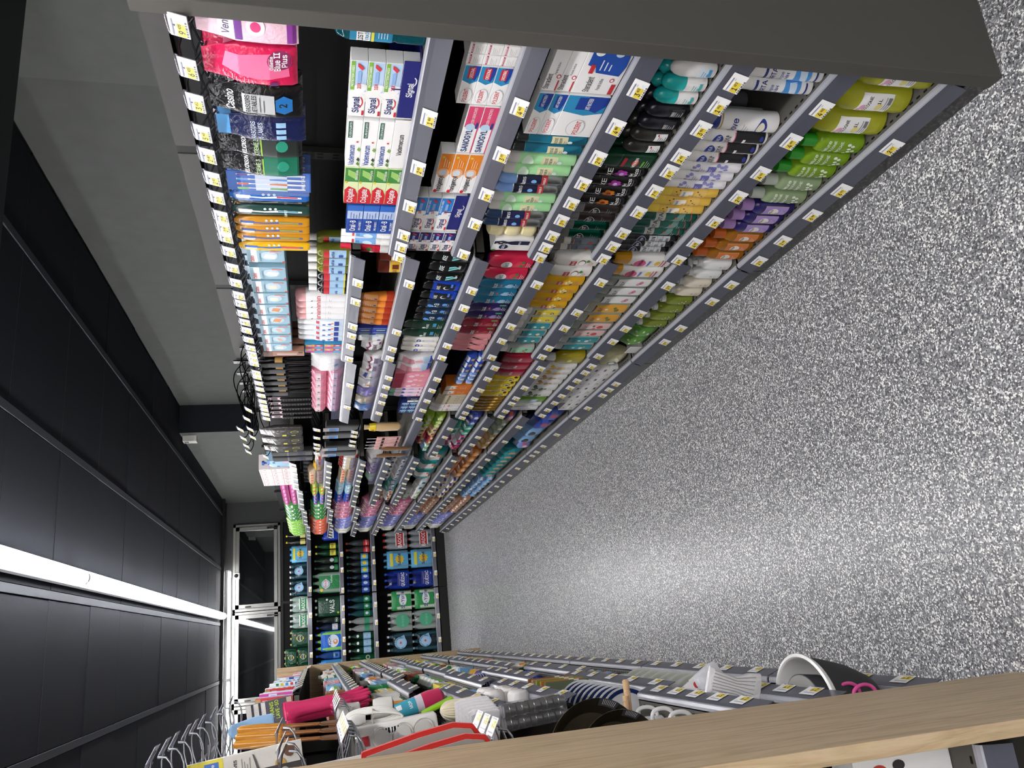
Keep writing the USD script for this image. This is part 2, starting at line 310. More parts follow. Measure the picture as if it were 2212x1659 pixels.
# ---------------------------------------------------------------- shelving on the right
GREY, DARK, BLACK = mat('#57554f', 'd'), mat('#2b2b29', 'd'), mat('#0b0b0c', 'd')
FLANGE, BEAD, SLOT = mat('#50515c', 'r'), mat('#a3a4aa', 'g'), mat('#040404', 'd')
PLINTH = speckle('/World/Looks/plinth', 160, [(0, (.035, .034, .032)), (.7, (.05, .048, .045)), (.9, (.085, .082, .075))], .3)
RAILP = [(-.016, -.001), (-.0205, -.010), (-.0325, -.0435), (-.0345, -.043), (-.0225, -.009), (-.018, .001)]
BEADP = [(-.0005, .0015), (-.0075, .0025), (-.0135, .0005), (-.0155, -.004), (-.0195, -.013), (-.0215, -.0125), (-.0185, -.002), (-.0150, .0035), (-.0075, .006), (-.0005, .0055)]
BACKP = [(-.0005, -.028), (-.008, -.028), (-.012, -.012), (-.008, -.001), (-.0005, -.001)]
def rail(parent, L, lip=0):
    """label rail of length L along local x, on a shelf whose front edge is y = 0, z = 0"""
    mesh('rail_back', extrude_x(BACKP, -L/2, L/2), BLACK, parent)
    mesh('label_rail', extrude_x(RAILP, -L/2, L/2), FLANGE, parent)
    mesh('rail_bead', extrude_x(BEADP, -L/2, L/2), BEAD, parent)
    if lip: mesh('clear_lip', bx(-L/2, L/2, -.006, -.0045, .008, lip), mat('#c9c6dc', 'c'), parent)
def shelf(parent, cx, cy, z, L, depth, rz, slots=0, lip=0, name='shelf'):
    """a steel shelf, front edge through (cx, cy) at height z, facing local -y turned by rz"""
    s = UsdGeom.Xform.Define(stage, numbered(parent.GetPath().pathString+'/'+name)); s.AddTranslateOp().Set(Gf.Vec3d(cx, cy, z)); s.AddRotateZOp().Set(float(rz)); p = s.GetPrim()
    mesh('plate', cat_([bx(-L/2, L/2, 0, depth, -.004, 0), bx(-L/2, L/2, 0, .004, -.03, 0), bx(-L/2, -L/2+.004, 0, depth, -.03, 0), bx(L/2-.004, L/2, 0, depth, -.03, 0)]), GREY, p)
    if slots: mesh('slots', cat_([bx(-L/2+.02+.025*k, -L/2+.032+.025*k, .012, .017, 0, .0004) for k in range(int((L-.03)/.025))]), SLOT, p)
    rail(p, L-.006, lip)
YB = [1.288+1.03*k for k in range(8)]+[9.74]
RLEV = [[1.35, 1.145, .885, .66, .385, .105], [1.47, 1.295, 1.065, .838, .603, .328, .105], [1.45, 1.277, 1.042, .792, .562, .312, .105], [1.024, .822, .602, .39, .105],
        [1.755, 1.52, 1.29, 1.116, .918, .645, .395, .105], [1.73, 1.5, 1.28, 1.10, .9, .645, .395, .105], [1.71, 1.47, 1.22, .95, .66, .40, .105], [1.69, 1.45, 1.18, .93, .66, .40, .105]]
LIPS = {(2, 1.45): .05, (2, 1.277): .05, (4, 1.52): .06, (4, 1.29): .06, (4, 1.116): .06, (4, .918): .05}
BAYN = ['nearest', 'second', 'third', 'fourth', 'fifth', 'sixth', 'seventh', 'farthest']
BACKX = 1.525
for b in range(8):
    y0, y1 = YB[b], YB[b+1]; L = y1-y0
    u = thing('shelf_bay', 'dark grey steel toiletries shelf bay, %s from the grey end panel' % ORD[b], 'shelving', (0, 0, 0), group='toiletries shelf bays')
    if b == 3: mesh('back_panel', bx(BACKX, BACKX+.01, y0+.001, y1-.001, .1, 1.985), BLACK, u)
    else: mesh('back_panel', bx(BACKX, BACKX+.01, y0+.001, y1-.001, .1, 1.985), BLACK, u)
    mesh('upright', bx(BACKX-.022, BACKX-.001, y1-.042, y1-.002, .1, 1.995), DARK, u)
    mesh('upright_slots', cat_([bx(BACKX-.0226, BACKX-.022, y1-.022+o-.003, y1-.022+o+.003, .2+.05*k, .22+.05*k) for k in range(35) for o in (-.009, .009)]), SLOT, u)
    mesh('plinth', bx(1.132, BACKX, y0+.002, y1-.002, 0, .062), PLINTH, u)
    if b < 3:
        mesh('top_bar', cat_([bx(1.5, 1.524, y0+.001, y1-.043, 1.955, 1.995), bx(1.5, 1.506, y0+.001, y1-.043, 1.935, 1.955)]), mat('#4a4947', 'd'), u)
    for z in RLEV[b]:
        fx = 1.155 if z == .105 else 1.178
        shelf(u, fx, (y0+y1)/2, z, L-.004, BACKX-.028-fx, -90, b < 3, LIPS.get((b, z), 0))
t = thing('end_panel', 'plain dark grey end panel closing the toiletries shelving', 'panel', (0, 0, 0))
mesh('board', loft([(0, .197, .0185), (.002, .199, .0205), (1.908, .199, .0205), (1.91, .197, .0185)], 20), mat('#504e49', 'd'), t)
UsdGeom.Xformable(t).GetOrderedXformOps()[0].Set(Gf.Vec3d(1.325, 1.267, 0))
# back shelving: mineral water
t = thing('water_shelf_bay', 'black steel water shelving across the aisle end, by the toiletries', 'shelving', (0, 0, 0), group='back shelving')
t2 = thing('water_shelf_bay', 'black steel water shelving across the aisle end, by the household goods', 'shelving', (0, 0, 0), group='back shelving')
for u, x0, x1 in ((t, .511, 1.52), (t2, -.55, .509)):
    mesh('back_panel', bx(x0, x1, 10.56, 10.57, .1, 1.99), BLACK, u); mesh('top_cap', bx(x0, x1, 10.54, 10.575, 1.99, 2.02), DARK, u)
    mesh('plinth', bx(x0+.002, x1-.002, 10.10, 10.55, 0, .105), DARK, u); mesh('upright', bx(x1-.03, x1-.002, 10.54, 10.56, .1, 1.99), DARK, u)
    for z in (1.69, 1.308, .92, .161): shelf(u, (x0+x1)/2, 10.13, z, x1-x0-.006, .405, 0)
# left shelving: bays, head unit with its oak boards
LB = [1.672, 2.37, 3.41, 4.45, 5.48, 6.5, 7.5, 8.255]
LLEV = [[.235, .49, .675], [.235, .59, .905, 1.12], [.235, .50, .735, .94, 1.24, 1.46], [.235, .59, .92, 1.19, 1.46, 1.72], [.235, .59, .93, 1.2, 1.46, 1.72], [.235, .6, .9, 1.2, 1.46, 1.72], [.235, .6, .9, 1.2, 1.46, 1.7]]
LX = -.25
for b in range(7):
    y0, y1 = LB[b], LB[b+1]
    u = thing('left_shelf_bay', 'dark grey steel household shelf bay, %s from the oak board' % ORD[b], 'shelving', (0, 0, 0), group='household shelf bays')
    mesh('back_panel', bx(-.67, -.66, y0+.001, y1-.001, .1, 1.87), BLACK, u); mesh('plinth', bx(-.659, LX-.01, y0+.001, y1-.001, 0, .15), DARK, u)
    mesh('upright', bx(-.659, -.645, y1-.042, y1-.002, .151, 1.88), DARK, u)
    for z in LLEV[b]: shelf(u, LX, (y0+y1)/2, z, y1-y0-.006, .39, 90, b < 3, 0)
t = thing('oak_end_board', 'broad oak-veneer board at the near end of the household shelves', 'panel', (-.232, 1.40, 0))
mesh('board', loft([(0, .0115, .263), (.001, .0125, .264), (1.999, .0125, .264), (2.0, .0115, .263)], 12), OAK, t)
t = thing('oak_far_board', 'thin oak-veneer board at the far end of the household shelves', 'panel', (-.43, 8.28, 0))
mesh('board', bx(-.215, .215, -.012, .012, 0, 1.97), OAK, t)
u = thing('head_shelf_bay', 'grey shelves of the aisle-end display behind the oak board', 'shelving', (0, 0, 0))
mesh('back_panel', bx(-1.2, -.25, 1.61, 1.62, .1, 1.9), BLACK, u)
for z in (.20, .56, 1.0): shelf(u, -.72, 1.20, z, .93, .40, 0, 1)
# ---------------------------------------------------------------- product kinds, right side
W, WW, INK, NAVY, RED, GOLD = '#efedea', '#f6f5f2', '#1a1a1c', '#1c2a78', '#d2262e', '#caa24a'
def can(r, h, col, look='g', neck=.8): return '0:%g 2:%g %g:%g %g:%g' % (r*.94, r, h-6, r, h, r*neck)
def lines(part, x0, z, w, n, step, col, h=1.6): return [('r', part, x0, z-i*step, x0+w*(1-.18*(i % 3)), z-i*step+h, col) for i in range(n)]
# mouthwash, toothpaste
K('mouthwash', 'mouthwash_bottle', 'bottle', 'teal mouthwash bottle with silver cap', ('b', 'bottle', '0:38,24 4:42,28 60:42,28 66:40,26 74:42,28 165:42,28 185:34,24 192:20,18', 4, '#0f5f6b', 't'), ('b', 'cap', '190:19 192:20 232:20 236:18', 2, '#b9bcbf', 'g'),
  ('r', 'label', -36, 72, 36, 160, '#1f86ad'), ('r', 'label_top', -38, 118, 38, 146, WW), ('t', 'lettering', 'LISTERINE', 0, 133, 10, INK, 66), ('t', 'lettering', 'FRAÎCHEUR', 0, 121, 7, '#1f86ad', 60), ('r', 'stripe', -36, 110, 36, 116, '#e6d93c'), *lines('small_print', -20, 100, 40, 4, 6, '#cfe6ee'))
def tpaste(key, label, w, h, base, *dec, d=36): K(key, 'toothpaste_box', 'box', label, ('x', 'carton', (w, d, h, 0), base, 'p'), *dec)
SM = [(-70, 12), (-62, 7), (-52, 5), (-40, 6), (-30, 11), (-33, 12), (-42, 8.5), (-52, 7.5), (-61, 9.5), (-68, 14)]
def signal(key, label, band, top):
    tpaste(key, label, 198, 37.5, WW, ('r', 'colour_field', -6, 1, 97, 36.5, band), ('e', 'white_field', -12, 10, 34, 26, WW), ('r', 'white_field', -98, 1, -30, 36.5, WW), ('r', 'top_band', 0, 27, 97, 36, top), ('t', 'lettering', 'PROTECTION CARIES', 48, 29, 5, WW, 80), ('t', 'lettering', 'Signal', -54, 14, 15, '#171c66', 62), ('q', 'smile', [(x+6, z) for x, z in SM], RED), ('t', 'lettering', '10X', 16, 13, 8, RED, 20), ('r', 'arrow', 28, 13, 66, 21, '#8fb4e2'), ('r', 'red_flag', -92, 2, -74, 7, RED), ('q', 'swoosh', [(70, 12), (82, 22), (94, 22), (86, 14), (78, 8)], '#d63a45'))
signal('signal_green', 'white toothpaste box with green band', '#b9d2ee', '#7fb63a'); signal('signal_blue', 'white toothpaste box with sky-blue half', '#2f86d6', '#2f86d6'); signal('signal_purple', 'white toothpaste box with purple half', '#2a2478', '#241c5c')
K('signal_tray', 'display_tray', 'box', 'dark blue open toothpaste display tray', ('x', 'base', (202, 205, 1.5, 0), '#1b1f6a', 'p'), ('x', 'front', (203, 1.5, 40, 0), '#1b2070', 'p', -104), ('x', 'side', (1.5, 206, 60, 0), '#1b2070', 'p'), ('on', 1), ('t', 'lettering', 'Signal', 4, 12, 14, WW, 50), ('q', 'smile', [(x+40, z*.9+4) for x, z in [(-20, 6), (-10, 2), (2, 2), (10, 8), (8, 10), (1, 5), (-10, 5), (-18, 8)]], WW))
K('white_tray', 'display_tray', 'box', 'white open toothpaste display tray', ('x', 'base', (208, 205, 1.5, 0), W, 'p'), ('x', 'front', (209, 1.5, 40, 0), W, 'p', -104), ('on', 1), ('t', 'lettering', 'Vademecum', 0, 14, 12, '#3a3a38', 92))
tpaste('vade', 'white toothpaste box with green leaves', 206, 37.5, WW, ('t', 'lettering', 'Vademecum', -48, 16, 14, '#2c4c9c', 92), ('r', 'green_tab', 30, 24, 98, 34, '#1d5a4a'), ('t', 'lettering', 'FLUOR & PLANTES', 64, 26, 5, WW, 62), *[('q', 'leaf', [(x, 3), (x+9, 10), (x+20, 6), (x+10, 1)], g) for x, g in ((-96, '#5c8f2f'), (-76, '#3c4c2c'), (-30, '#7fae4a'))], ('e', 'red_dot', 14, 10, 3, 3, RED))
tpaste('colgate', 'red and green toothpaste box', 184, 37.5, '#dfe9b4', ('q', 'red_wedge', [(-91, 1), (-91, 37), (-20, 37), (0, 26), (-14, 8), (-40, 1)], '#cf1525'), ('r', 'green_field', 24, 1, 91, 37, '#3f8a3c'), ('q', 'leaf', [(34, 6), (56, 30), (84, 30), (70, 10)], '#9fcb6a'), ('t', 'lettering', 'Colgate', -48, 14, 15, WW, 72), ('t', 'lettering', 'Chlorophylle', 58, 4, 6, WW, 62), ('e', 'yellow_dot', 22, 33, 6, 3.5, '#e2cf36'))
tpaste('oralb', 'blue and white toothpaste box', 168, 46, '#1d4fa6', ('r', 'pale_field', 6, 1, 83, 45, '#b8c9e6'), ('r', 'blue_field', 52, 1, 83, 45, '#2a6ac4'), ('e', 'blue_oval', -36, 26, 38, 17, '#143a94'), ('t', 'lettering', 'Oral-B', -36, 20, 16, WW, 64), ('t', 'lettering', 'PRO-EXPERT', -36, 4, 6, WW, 60), *lines('small_print', 10, 34, 34, 4, 8, '#46609c'))
def tubek(key, label, c1, c2, capc, *dec):
    K(key, 'toothpaste_tube', 'tube', label, ('b', 'tube', '26:17,15 30:18,16 60:22,13 110:24,6 138:25,2 152:25,1.2', 2.4, c1, 'g'), ('b', 'cap', '0:17 1:18 25:18 27:16', 2, capc, 'g'), ('r', 'band', -21, 44, 21, 108, c2), *dec)
tubek('tube_blue', 'white toothpaste tube with blue picture', WW, '#7fb2e6', WW, ('e', 'picture', 0, 70, 13, 15, '#dcebf7'), ('t', 'lettering', '3D', 0, 96, 9, '#2553a8'), ('r', 'red_bar', -14, 112, 14, 118, RED)); tubek('tube_red', 'red strawberry children toothpaste tube', '#d21f3c', '#d21f3c', W, ('e', 'leaf', 8, 62, 9, 9, '#4f8f3c'), ('e', 'leaf', -8, 54, 7, 7, '#efe7d4'), ('t', 'lettering', 'Fraise', 0, 90, 9, WW))
tpaste('polident_end', 'small white denture box with red banner', 31, 37, WW, ('r', 'banner', -14, 27, 14, 31, '#c92a55'), ('t', 'lettering', 'IMPORTANT', 0, 28, 2.6, WW, 25), *lines('small_print', -12, 20, 20, 4, 4, '#c9c4c2', 1), d=140)
def poli(key, label, w, h, seal, txt):
    tpaste(key, label, w, h, WW, ('q', 'blue_field', [(w*.12, h-1), (w*.04, h*.45), (w*.12, 1), (w*.49, 1), (w*.49, h-1)], '#2b8fc0'), ('q', 'navy_field', [(w*.2, h*.5), (w*.12, h*.2), (w*.3, 1), (w*.49, 1), (w*.49, h*.5)], '#1c3f9c'), ('r', 'badge', w*.18, h*.28, w*.46, h*.72, seal), ('t', 'lettering', txt, w*.32, h*.38, h*.2 if h < 60 else 11, WW, w*.26), ('e', 'oval_shade', -w*.26, h*.5, w*.2, h*.4 if h < 60 else 24, '#c9c9cc'), ('e', 'oval', -w*.26, h*.5, w*.19, h*.37 if h < 60 else 22, WW), ('t', 'lettering', 'POLIDENT', -w*.26, h*.42 if h < 60 else 42, h*.26 if h < 60 else 13, RED, w*.33))
poli('polident_flat', 'flat denture cream box with red badge', 138, 36.5, '#c92a3c', 'ORIGINAL'); poli('polident_slim', 'slim denture tablet box with blue badge', 164, 36, '#1d3f9a', 'ANTI-BACTERIEN'); poli('polident_big', 'tall denture tablet box, red oval lettering', 164, 106, '#1d3f9a', 'ANTI-BACTERIEN')
tpaste('sanogyl', 'white toothpaste box with pink half', 196, 37.5, WW, ('r', 'pink_field', 14, 1, 97, 36.5, '#dc4a74'), ('r', 'pink_edge', -97, 1, 14, 4, '#dc4a74'), ('t', 'lettering', 'SANOGYL', -44, 14, 15, '#1d3573', 96), ('t', 'lettering', 'SOIN GENCIVES', 60, 16, 7, '#f6dbe2', 66), ('e', 'tooth', 16, 22, 14, 12, '#bcd8ee'), ('r', 'blue_label', 10, 4, 34, 9, '#27408f'))
tpaste('tonigencyl', 'white toothpaste box with orange half', 196, 37.5, WW, ('r', 'orange_field', -2, 1, 97, 36.5, '#e98824'), ('e', 'halo', 4, 20, 24, 16, '#f3b68c'), ('e', 'tooth', 6, 21, 15, 10, '#d8e3ea'), ('t', 'lettering', 'Tonigencyl', -50, 17, 13, INK, 84), ('e', 'red_dot', -88, 30, 8, 5, RED), ('e', 'yellow_dot', 82, 29, 5, 4, '#dccb3c'), *lines('small_print', 34, 22, 44, 3, 6, '#f6d6ae'))
def stera(key, label, w, h, big):
    dec = [('t', 'lettering', 'Steradent', -w*.3, h*.62, 12 if not big else 15, '#55585c', w*.32), ('t', 'lettering', 'Pureté Active', -w*.02 if not big else -w*.28, h*.4, 5 if not big else 8, '#77797c', w*.24), ('r', 'red_bar', -w*.48, h*.06, -w*.26, h*.16, '#c3323a'), ('e', 'red_ring', -w*.18, h*.2, 7, 5.5, '#c3323a'), ('e', 'ring_centre', -w*.18, h*.2, 4.5, 3.5, WW)]
    if big: dec += [('q', 'blue_field', [(-w*.08, h*.1), (w*.14, h*.04), (w*.46, h*.08), (w*.48, h*.9), (w*.1, h*.9), (w*.06, h*.7), (-w*.04, h*.66)], '#1b4fae'), ('e', 'tablet', w*.36, h*.3, 10, 10, '#cfe0f2'), ('e', 'clock', w*.36, h*.74, 11, 11, WW), ('r', 'red_tab', -w*.06, h*.72, w*.12, h*.82, '#d2303a'), *lines('small_print', w*.02, h*.58, 34, 3, 11, '#e6eefa', 3)]
    tpaste(key, label, w, h, WW, *dec)
stera('stera_flat', 'slim white denture tablet box', 164, 36, 0); stera('stera_big', 'tall white denture tablet box, blue field', 164, 106, 1)
# shaving, deodorant
def cank(key, label, r, h, col, capc, caph, *dec, look='g', name='spray_can', capr=.96, dome=1):
    K(key, name, 'can', label, ('b', 'can', '0:%g 1.5:%g %g:%g %g:%g' % (r*.95, r, h-caph-4, r, h-caph, r*.88), 2, col, look), ('b', 'cap', '%g:%g %g:%g %g:%g %g:%g %g:%g' % (h-caph-1, r*capr, h-caph, r*capr, h-caph*.35, r*capr*(.97 if dome else 1), h-caph*.08, r*capr*(.7 if dome else .97), h, r*capr*(.3 if dome else .9)), 2, capc, 'g'), *dec)
def mousse(key, label, col, txt, word):
    cank(key, label, 26, 198, col, '#c9c8c2' if 'green' in label else '#2e3335', 38, ('r', 'label', -15, 52, 18, 96, '#e3dcb2'), ('t', 'lettering', txt, 0, 80, 8, '#3b5a52', 30), ('t', 'lettering', word, 0, 68, 7, '#3b5a52', 30), *lines('small_print', -12, 60, 20, 2, 5, '#8a9a82'), ('e', 'drop', 2, 46, 6, 7, '#dff0ee'), *([('q', 'ray', [(-22+4*k, 8), (-20+4*k, 8), (-4+1.2*k, 40), (-5+1.2*k, 40)], '#0f4f63') for k in range(11)] if 'teal' in label else [('e', 'pale_field', 0, 136, 20, 16, '#d5ebd2')]))
mousse('mousse_teal', 'teal shaving foam can, black cap', '#1a7690', 'MOUSSE', 'RASER'); mousse('mousse_green', 'pale green shaving foam can', '#a9e3a4', 'MOUSSE', 'RASER'); mousse('gel_green', 'pale green shaving gel can, white top', '#a9e3a4', 'GEL', 'RASER')
def will(key, label, c1, clear): cank(key, label, 25, 196, '#b7bbbd', clear, 52, ('r', 'band', -25, 70, 25, 140, c1), ('r', 'red_band', -25, 52, 25, 70, '#b8383a'), ('t', 'lettering', 'Williams', 0, 116, 12, WW, 40), ('t', 'lettering', 'PEAU SENSIBLE', 0, 58, 6, W, 38), ('e', 'drop', 8, 92, 6, 8, '#7fb3e6'), look='m')
will('williams_blue', 'silver shaving can with clear blue cap', '#161d3c', '#7ea6e0'); will('williams_navy', 'silver shaving can with navy cap', '#191f4e', '#2c4468')
K('soap_trio', 'soap_pack', 'pack', 'strip of three cream-coloured soaps', *[('b', 'soap', '%d:20,20 %d:27,27 %d:30,30 %d:30,30 %d:27,27 %d:18,18' % (z, z+5, z+14, z+34, z+46, z+52), 2.6, '#efe2ae', 'g') for z in (2, 56, 110)])
K('nivea_men_box', 'gift_box', 'box', 'white hexagon-print skincare box', ('x', 'carton', (118, 60, 130, 0), WW, 'p'), ('e', 'blue_oval', -22, 92, 24, 15, '#1a2350'), ('t', 'lettering', 'NIVEA', -22, 88, 9, WW, 38), ('q', 'navy_shape', [(2, 10), (2, 70), (14, 84), (2, 100), (8, 128), (34, 128), (40, 100), (30, 84), (40, 60), (40, 10)], '#161d3e'), *[('e', 'ring', 12+10*(k % 2), 118-12*k, 5, 5, '#c9c59c') for k in range(3)], ('t', 'lettering', 'SENSITIVE', 21, 40, 6, WW, 34), ('r', 'green_tab', -58, 116, -46, 129, '#4f9f4a'))
def roll(key, label, top, bot, lab, labc, *dec):
    K(key, 'roll_on_deodorant', 'bottle', label, ('b', 'bottle', '0:14 2:19,17 30:21,18 56:22,19', 2.4, bot, 'g'), ('b', 'cap', '56:22.5,19.5 62:23,20 84:22.5,19.5 100:18,16 110:10,9 113:3,3', 2.2, top, 'g'), ('r', 'label', -15, 12, 16, 46, lab), *lines('small_print', -9, 34, 18, 4, 6, labc), *dec)
roll('roll_white', 'white roll-on deodorant with blue label', '#f1f0ed', '#f1f0ed', '#e4eef6', '#4ea3d8', ('r', 'blue_tab', -8, 14, 14, 22, '#4fa6de')); roll('roll_teal', 'roll-on deodorant with turquoise cap', '#1fb3b0', WW, '#f4f4f2', '#3fa9a8', ('r', 'teal_tab', -8, 14, 14, 21, '#49b6b8'))
roll('roll_navy', 'black roll-on deodorant with hexagon print', '#20202b', '#17171c', '#2b2b30', '#c9c9cc', ('r', 'grey_tab', -6, 38, 10, 46, '#a4a39c')); roll('roll_grey', 'charcoal roll-on deodorant, white label', '#33332f', '#2b2b2a', '#f1f1ef', '#6f6f6e', ('r', 'red_tick', 10, 36, 15, 40, RED))
K('stick_green', 'deodorant_stick', 'bottle', 'dark green deodorant stick', ('b', 'stick', '0:28,15 2:31,18 96:31,18 100:29,16', 4, '#123a26', 'g'), ('b', 'cap', '100:30,17 104:31,18 140:29,16 150:22,12', 4, '#123f2a', 'g'), ('q', 'red_label', [(-22, 84), (20, 84), (22, 94), (-20, 94)], '#c9303a'), ('e', 'red_mark', 0, 56, 16, 9, '#d03c2c'), ('t', 'lettering', 'MENNEN', 0, 52, 9, WW, 46), ('r', 'green_bar', -24, 30, 10, 36, '#6aa83c'), *lines('small_print', -22, 24, 36, 3, 6, '#a9c79a'))
def axe(key, label, blob, c2): cank(key, label, 25.5, 168, '#121214', '#0f0f11', 40, ('t', 'lettering', 'AXE', -2, 104, 15, WW, 40), *[('e', 'bloom', x, z, 4.5, 9, blob) for x, z in ((-8, 84), (2, 88), (10, 80), (-2, 76), (8, 68), (-10, 70), (1, 66))], ('e', 'core', 1, 76, 7, 7, c2), ('t', 'lettering', '48H', -6, 40, 10, W, 24), ('t', 'lettering', 'FRAIS', 2, 28, 9, W, 36), ('r', 'line', -16, 22, 18, 23.5, '#8a8a8c'))
axe('axe_purple', 'black deodorant can with violet blossom', '#b23fb0', '#e2b8e8'); axe('axe_orange', 'black deodorant can with orange rose', '#d47a1d', '#7a2c0c')
def brut(key, label, col, capc): cank(key, label, 26, 162, col, capc, 42, ('e', 'silver_oval', -4, 82, 19, 17, '#c3c6c4'), ('e', 'oval', -4, 82, 17.5, 15.5, '#17191a'), ('t', 'lettering', 'BRUT', -4, 77, 12, WW, 30), *lines('small_print', -12, 42, 26, 3, 7, '#5f6f68'), look='m' if 'green' in label else 'g')
brut('brut_dark', 'brown-black deodorant can with oval crest', '#2b211f', '#77777a'); brut('brut_green', 'metallic green deodorant can with oval crest', '#0f5e4c', '#6a6d6c')
cank('deo_grey', 'slate grey deodorant can, orange outline', 25, 166, '#565d66', '#63625f', 44, ('r', 'silver_band', -25, 96, 25, 120, '#bdbab2'), ('r', 'orange_line', -18, 84, 18, 86, '#d07a3a'), ('r', 'orange_line', -18, 30, -16, 86, '#d07a3a'), ('t', 'lettering', 'HOMME', 0, 60, 7, '#232a33', 32), ('e', 'emblem', 4, 28, 8, 6, '#8c3a22'), dome=0)
cank('narta_white', 'white deodorant can with blue wave', 27.5, 228, '#f2f2f1', '#f0efec', 62, ('r', 'navy_band', -27, 150, 27, 157, '#24357e'), ('t', 'lettering', 'NARTA', 0, 128, 13, '#2c3b84', 46), ('t', 'lettering', 'cologne', -2, 108, 9, '#6f86b4', 36), ('t', 'lettering', '48H', 4, 94, 8, '#2c3b84'), ('r', 'blue_field', -26, 34, 26, 78, '#4f9be2'), ('q', 'wave', [(-24, 38), (-6, 60), (22, 66), (24, 46), (4, 44)], '#d5e6f5'), ('r', 'navy_line', -27, 16, 27, 21, '#24357e'))
cank('deo_back', 'grey-white deodorant can standing at the back', 26, 150, '#8d8f96', '#9a9aa0', 30, *lines('small_print', -18, 100, 34, 9, 8, '#6a6c74', 3))
cank('nivea_tall', 'white deodorant can, dark blue cap', 28, 212, '#f1efec', '#1d2f7e', 40, ('r', 'gold_band', -28, 164, 28, 168, '#b39a5a'), ('t', 'lettering', 'Dove', 4, 120, 18, '#2a3a7c', 40), ('e', 'blue_disc', 4, 48, 22, 15, '#2a3d8c'), ('e', 'white_disc', 4, 50, 16, 11, '#ece6cf'), *lines('small_print', -14, 100, 28, 3, 7, '#9a9aa4'))
cank('nivea_bw', 'black and white deodorant can, pink line', 26, 212, '#f3f1ef', '#efeeeb', 44, ('r', 'black_half', -25.5, 8, 25.5, 96, '#17171a'), ('r', 'white_half', -25.5, 8, -6, 60, '#f3f1ef'), ('e', 'blue_disc', 0, 144, 17, 15, '#1d3f9c'), ('t', 'lettering', 'NIVEA', 0, 139, 10, WW, 28), ('t', 'lettering', 'BLACK &', 2, 118, 7, INK, 30), ('t', 'lettering', 'WHITE', 2, 109, 7, INK, 26), ('r', 'pink_line', -25.5, 96, 25.5, 99, '#e0688c'), ('r', 'bow', -8, 64, 8, 72, WW), ('t', 'lettering', '5', -12, 36, 9, '#e0507a'), ('e', 'badge', 12, 18, 7, 6, '#2a3f9a'))
cank('deo_violet', 'white deodorant can with violet leaves', 23, 208, '#f4f2f4', '#f3f2f0', 56, *[('e', 'leaf', x, z, 4, 7, '#8f8fc6') for x, z in ((-14, 140), (-6, 148), (8, 146), (14, 136), (-16, 126), (12, 60), (16, 72), (-12, 52), (6, 48), (-2, 60), (15, 50))], ('r', 'violet_label', -12, 78, 14, 104, '#6c6aae'), *lines('small_print', -8, 128, 20, 3, 7, '#8484a6'), *lines('small_print', -8, 96, 16, 2, 6, '#e6e4f2'))
cank('deo_yellow', 'yellow deodorant can with white label', 26, 214, '#f0c552', '#f0cf4a', 60, ('r', 'white_label', -14, 84, 16, 124, '#f7f1e0'), ('t', 'lettering', 'Monsavon', 0, 110, 8, '#46509c', 26), ('r', 'pale_band', -26, 40, 26, 78, '#f3c96a'), *[('e', 'seed', x, z, 1.6, 2.6, '#4a3d18') for x, z in ((-18, 134), (-8, 140), (4, 134), (14, 140), (18, 128), (-14, 64), (-4, 70), (8, 62), (16, 70), (2, 54), (-10, 50))], ('e', 'honey', 0, 94, 6, 5, '#e0a83a'))
cank('narta_green', 'dark green deodorant can, silver band', 27, 214, '#135548', '#0f4a3f', 62, ('r', 'silver_band', -27, 108, 27, 142, '#b9bcb6'), ('t', 'lettering', 'NARTA', 0, 118, 14, '#2f3f3a', 48), ('q', 'grey_field', [(-10, 92), (24, 60), (24, 40), (-6, 56)], '#6f8f86'), ('e', 'red_tick', 10, 72, 4, 4, '#c4524a'), ('r', 'red_line', -24, 18, 24, 21, '#c4524a'), *lines('small_print', -14, 44, 26, 2, 7, '#a9c3bb'))
cank('nivea_men', 'black deodorant can with silver panel', 25, 210, '#111217', '#14151c', 52, ('e', 'silver_ring', 0, 132, 19, 17, '#c3c8d2'), ('e', 'blue_disc', 0, 132, 17.5, 15.5, '#161f4a'), ('t', 'lettering', 'NIVEA', 0, 127, 9, WW, 28), ('r', 'silver_panel', -10, 30, 20, 106, '#c6c8ca'), ('t', 'lettering', 'MEN', 4, 84, 13, '#15161a', 26), *[('r', 'panel_joint', -10, z, 20, z+1, '#15161a') for z in (76, 56)], ('e', 'badge', 5, 64, 7, 7, '#8a8c92'), ('t', 'lettering', '48h', 4, 36, 10, INK, 20), dome=0)
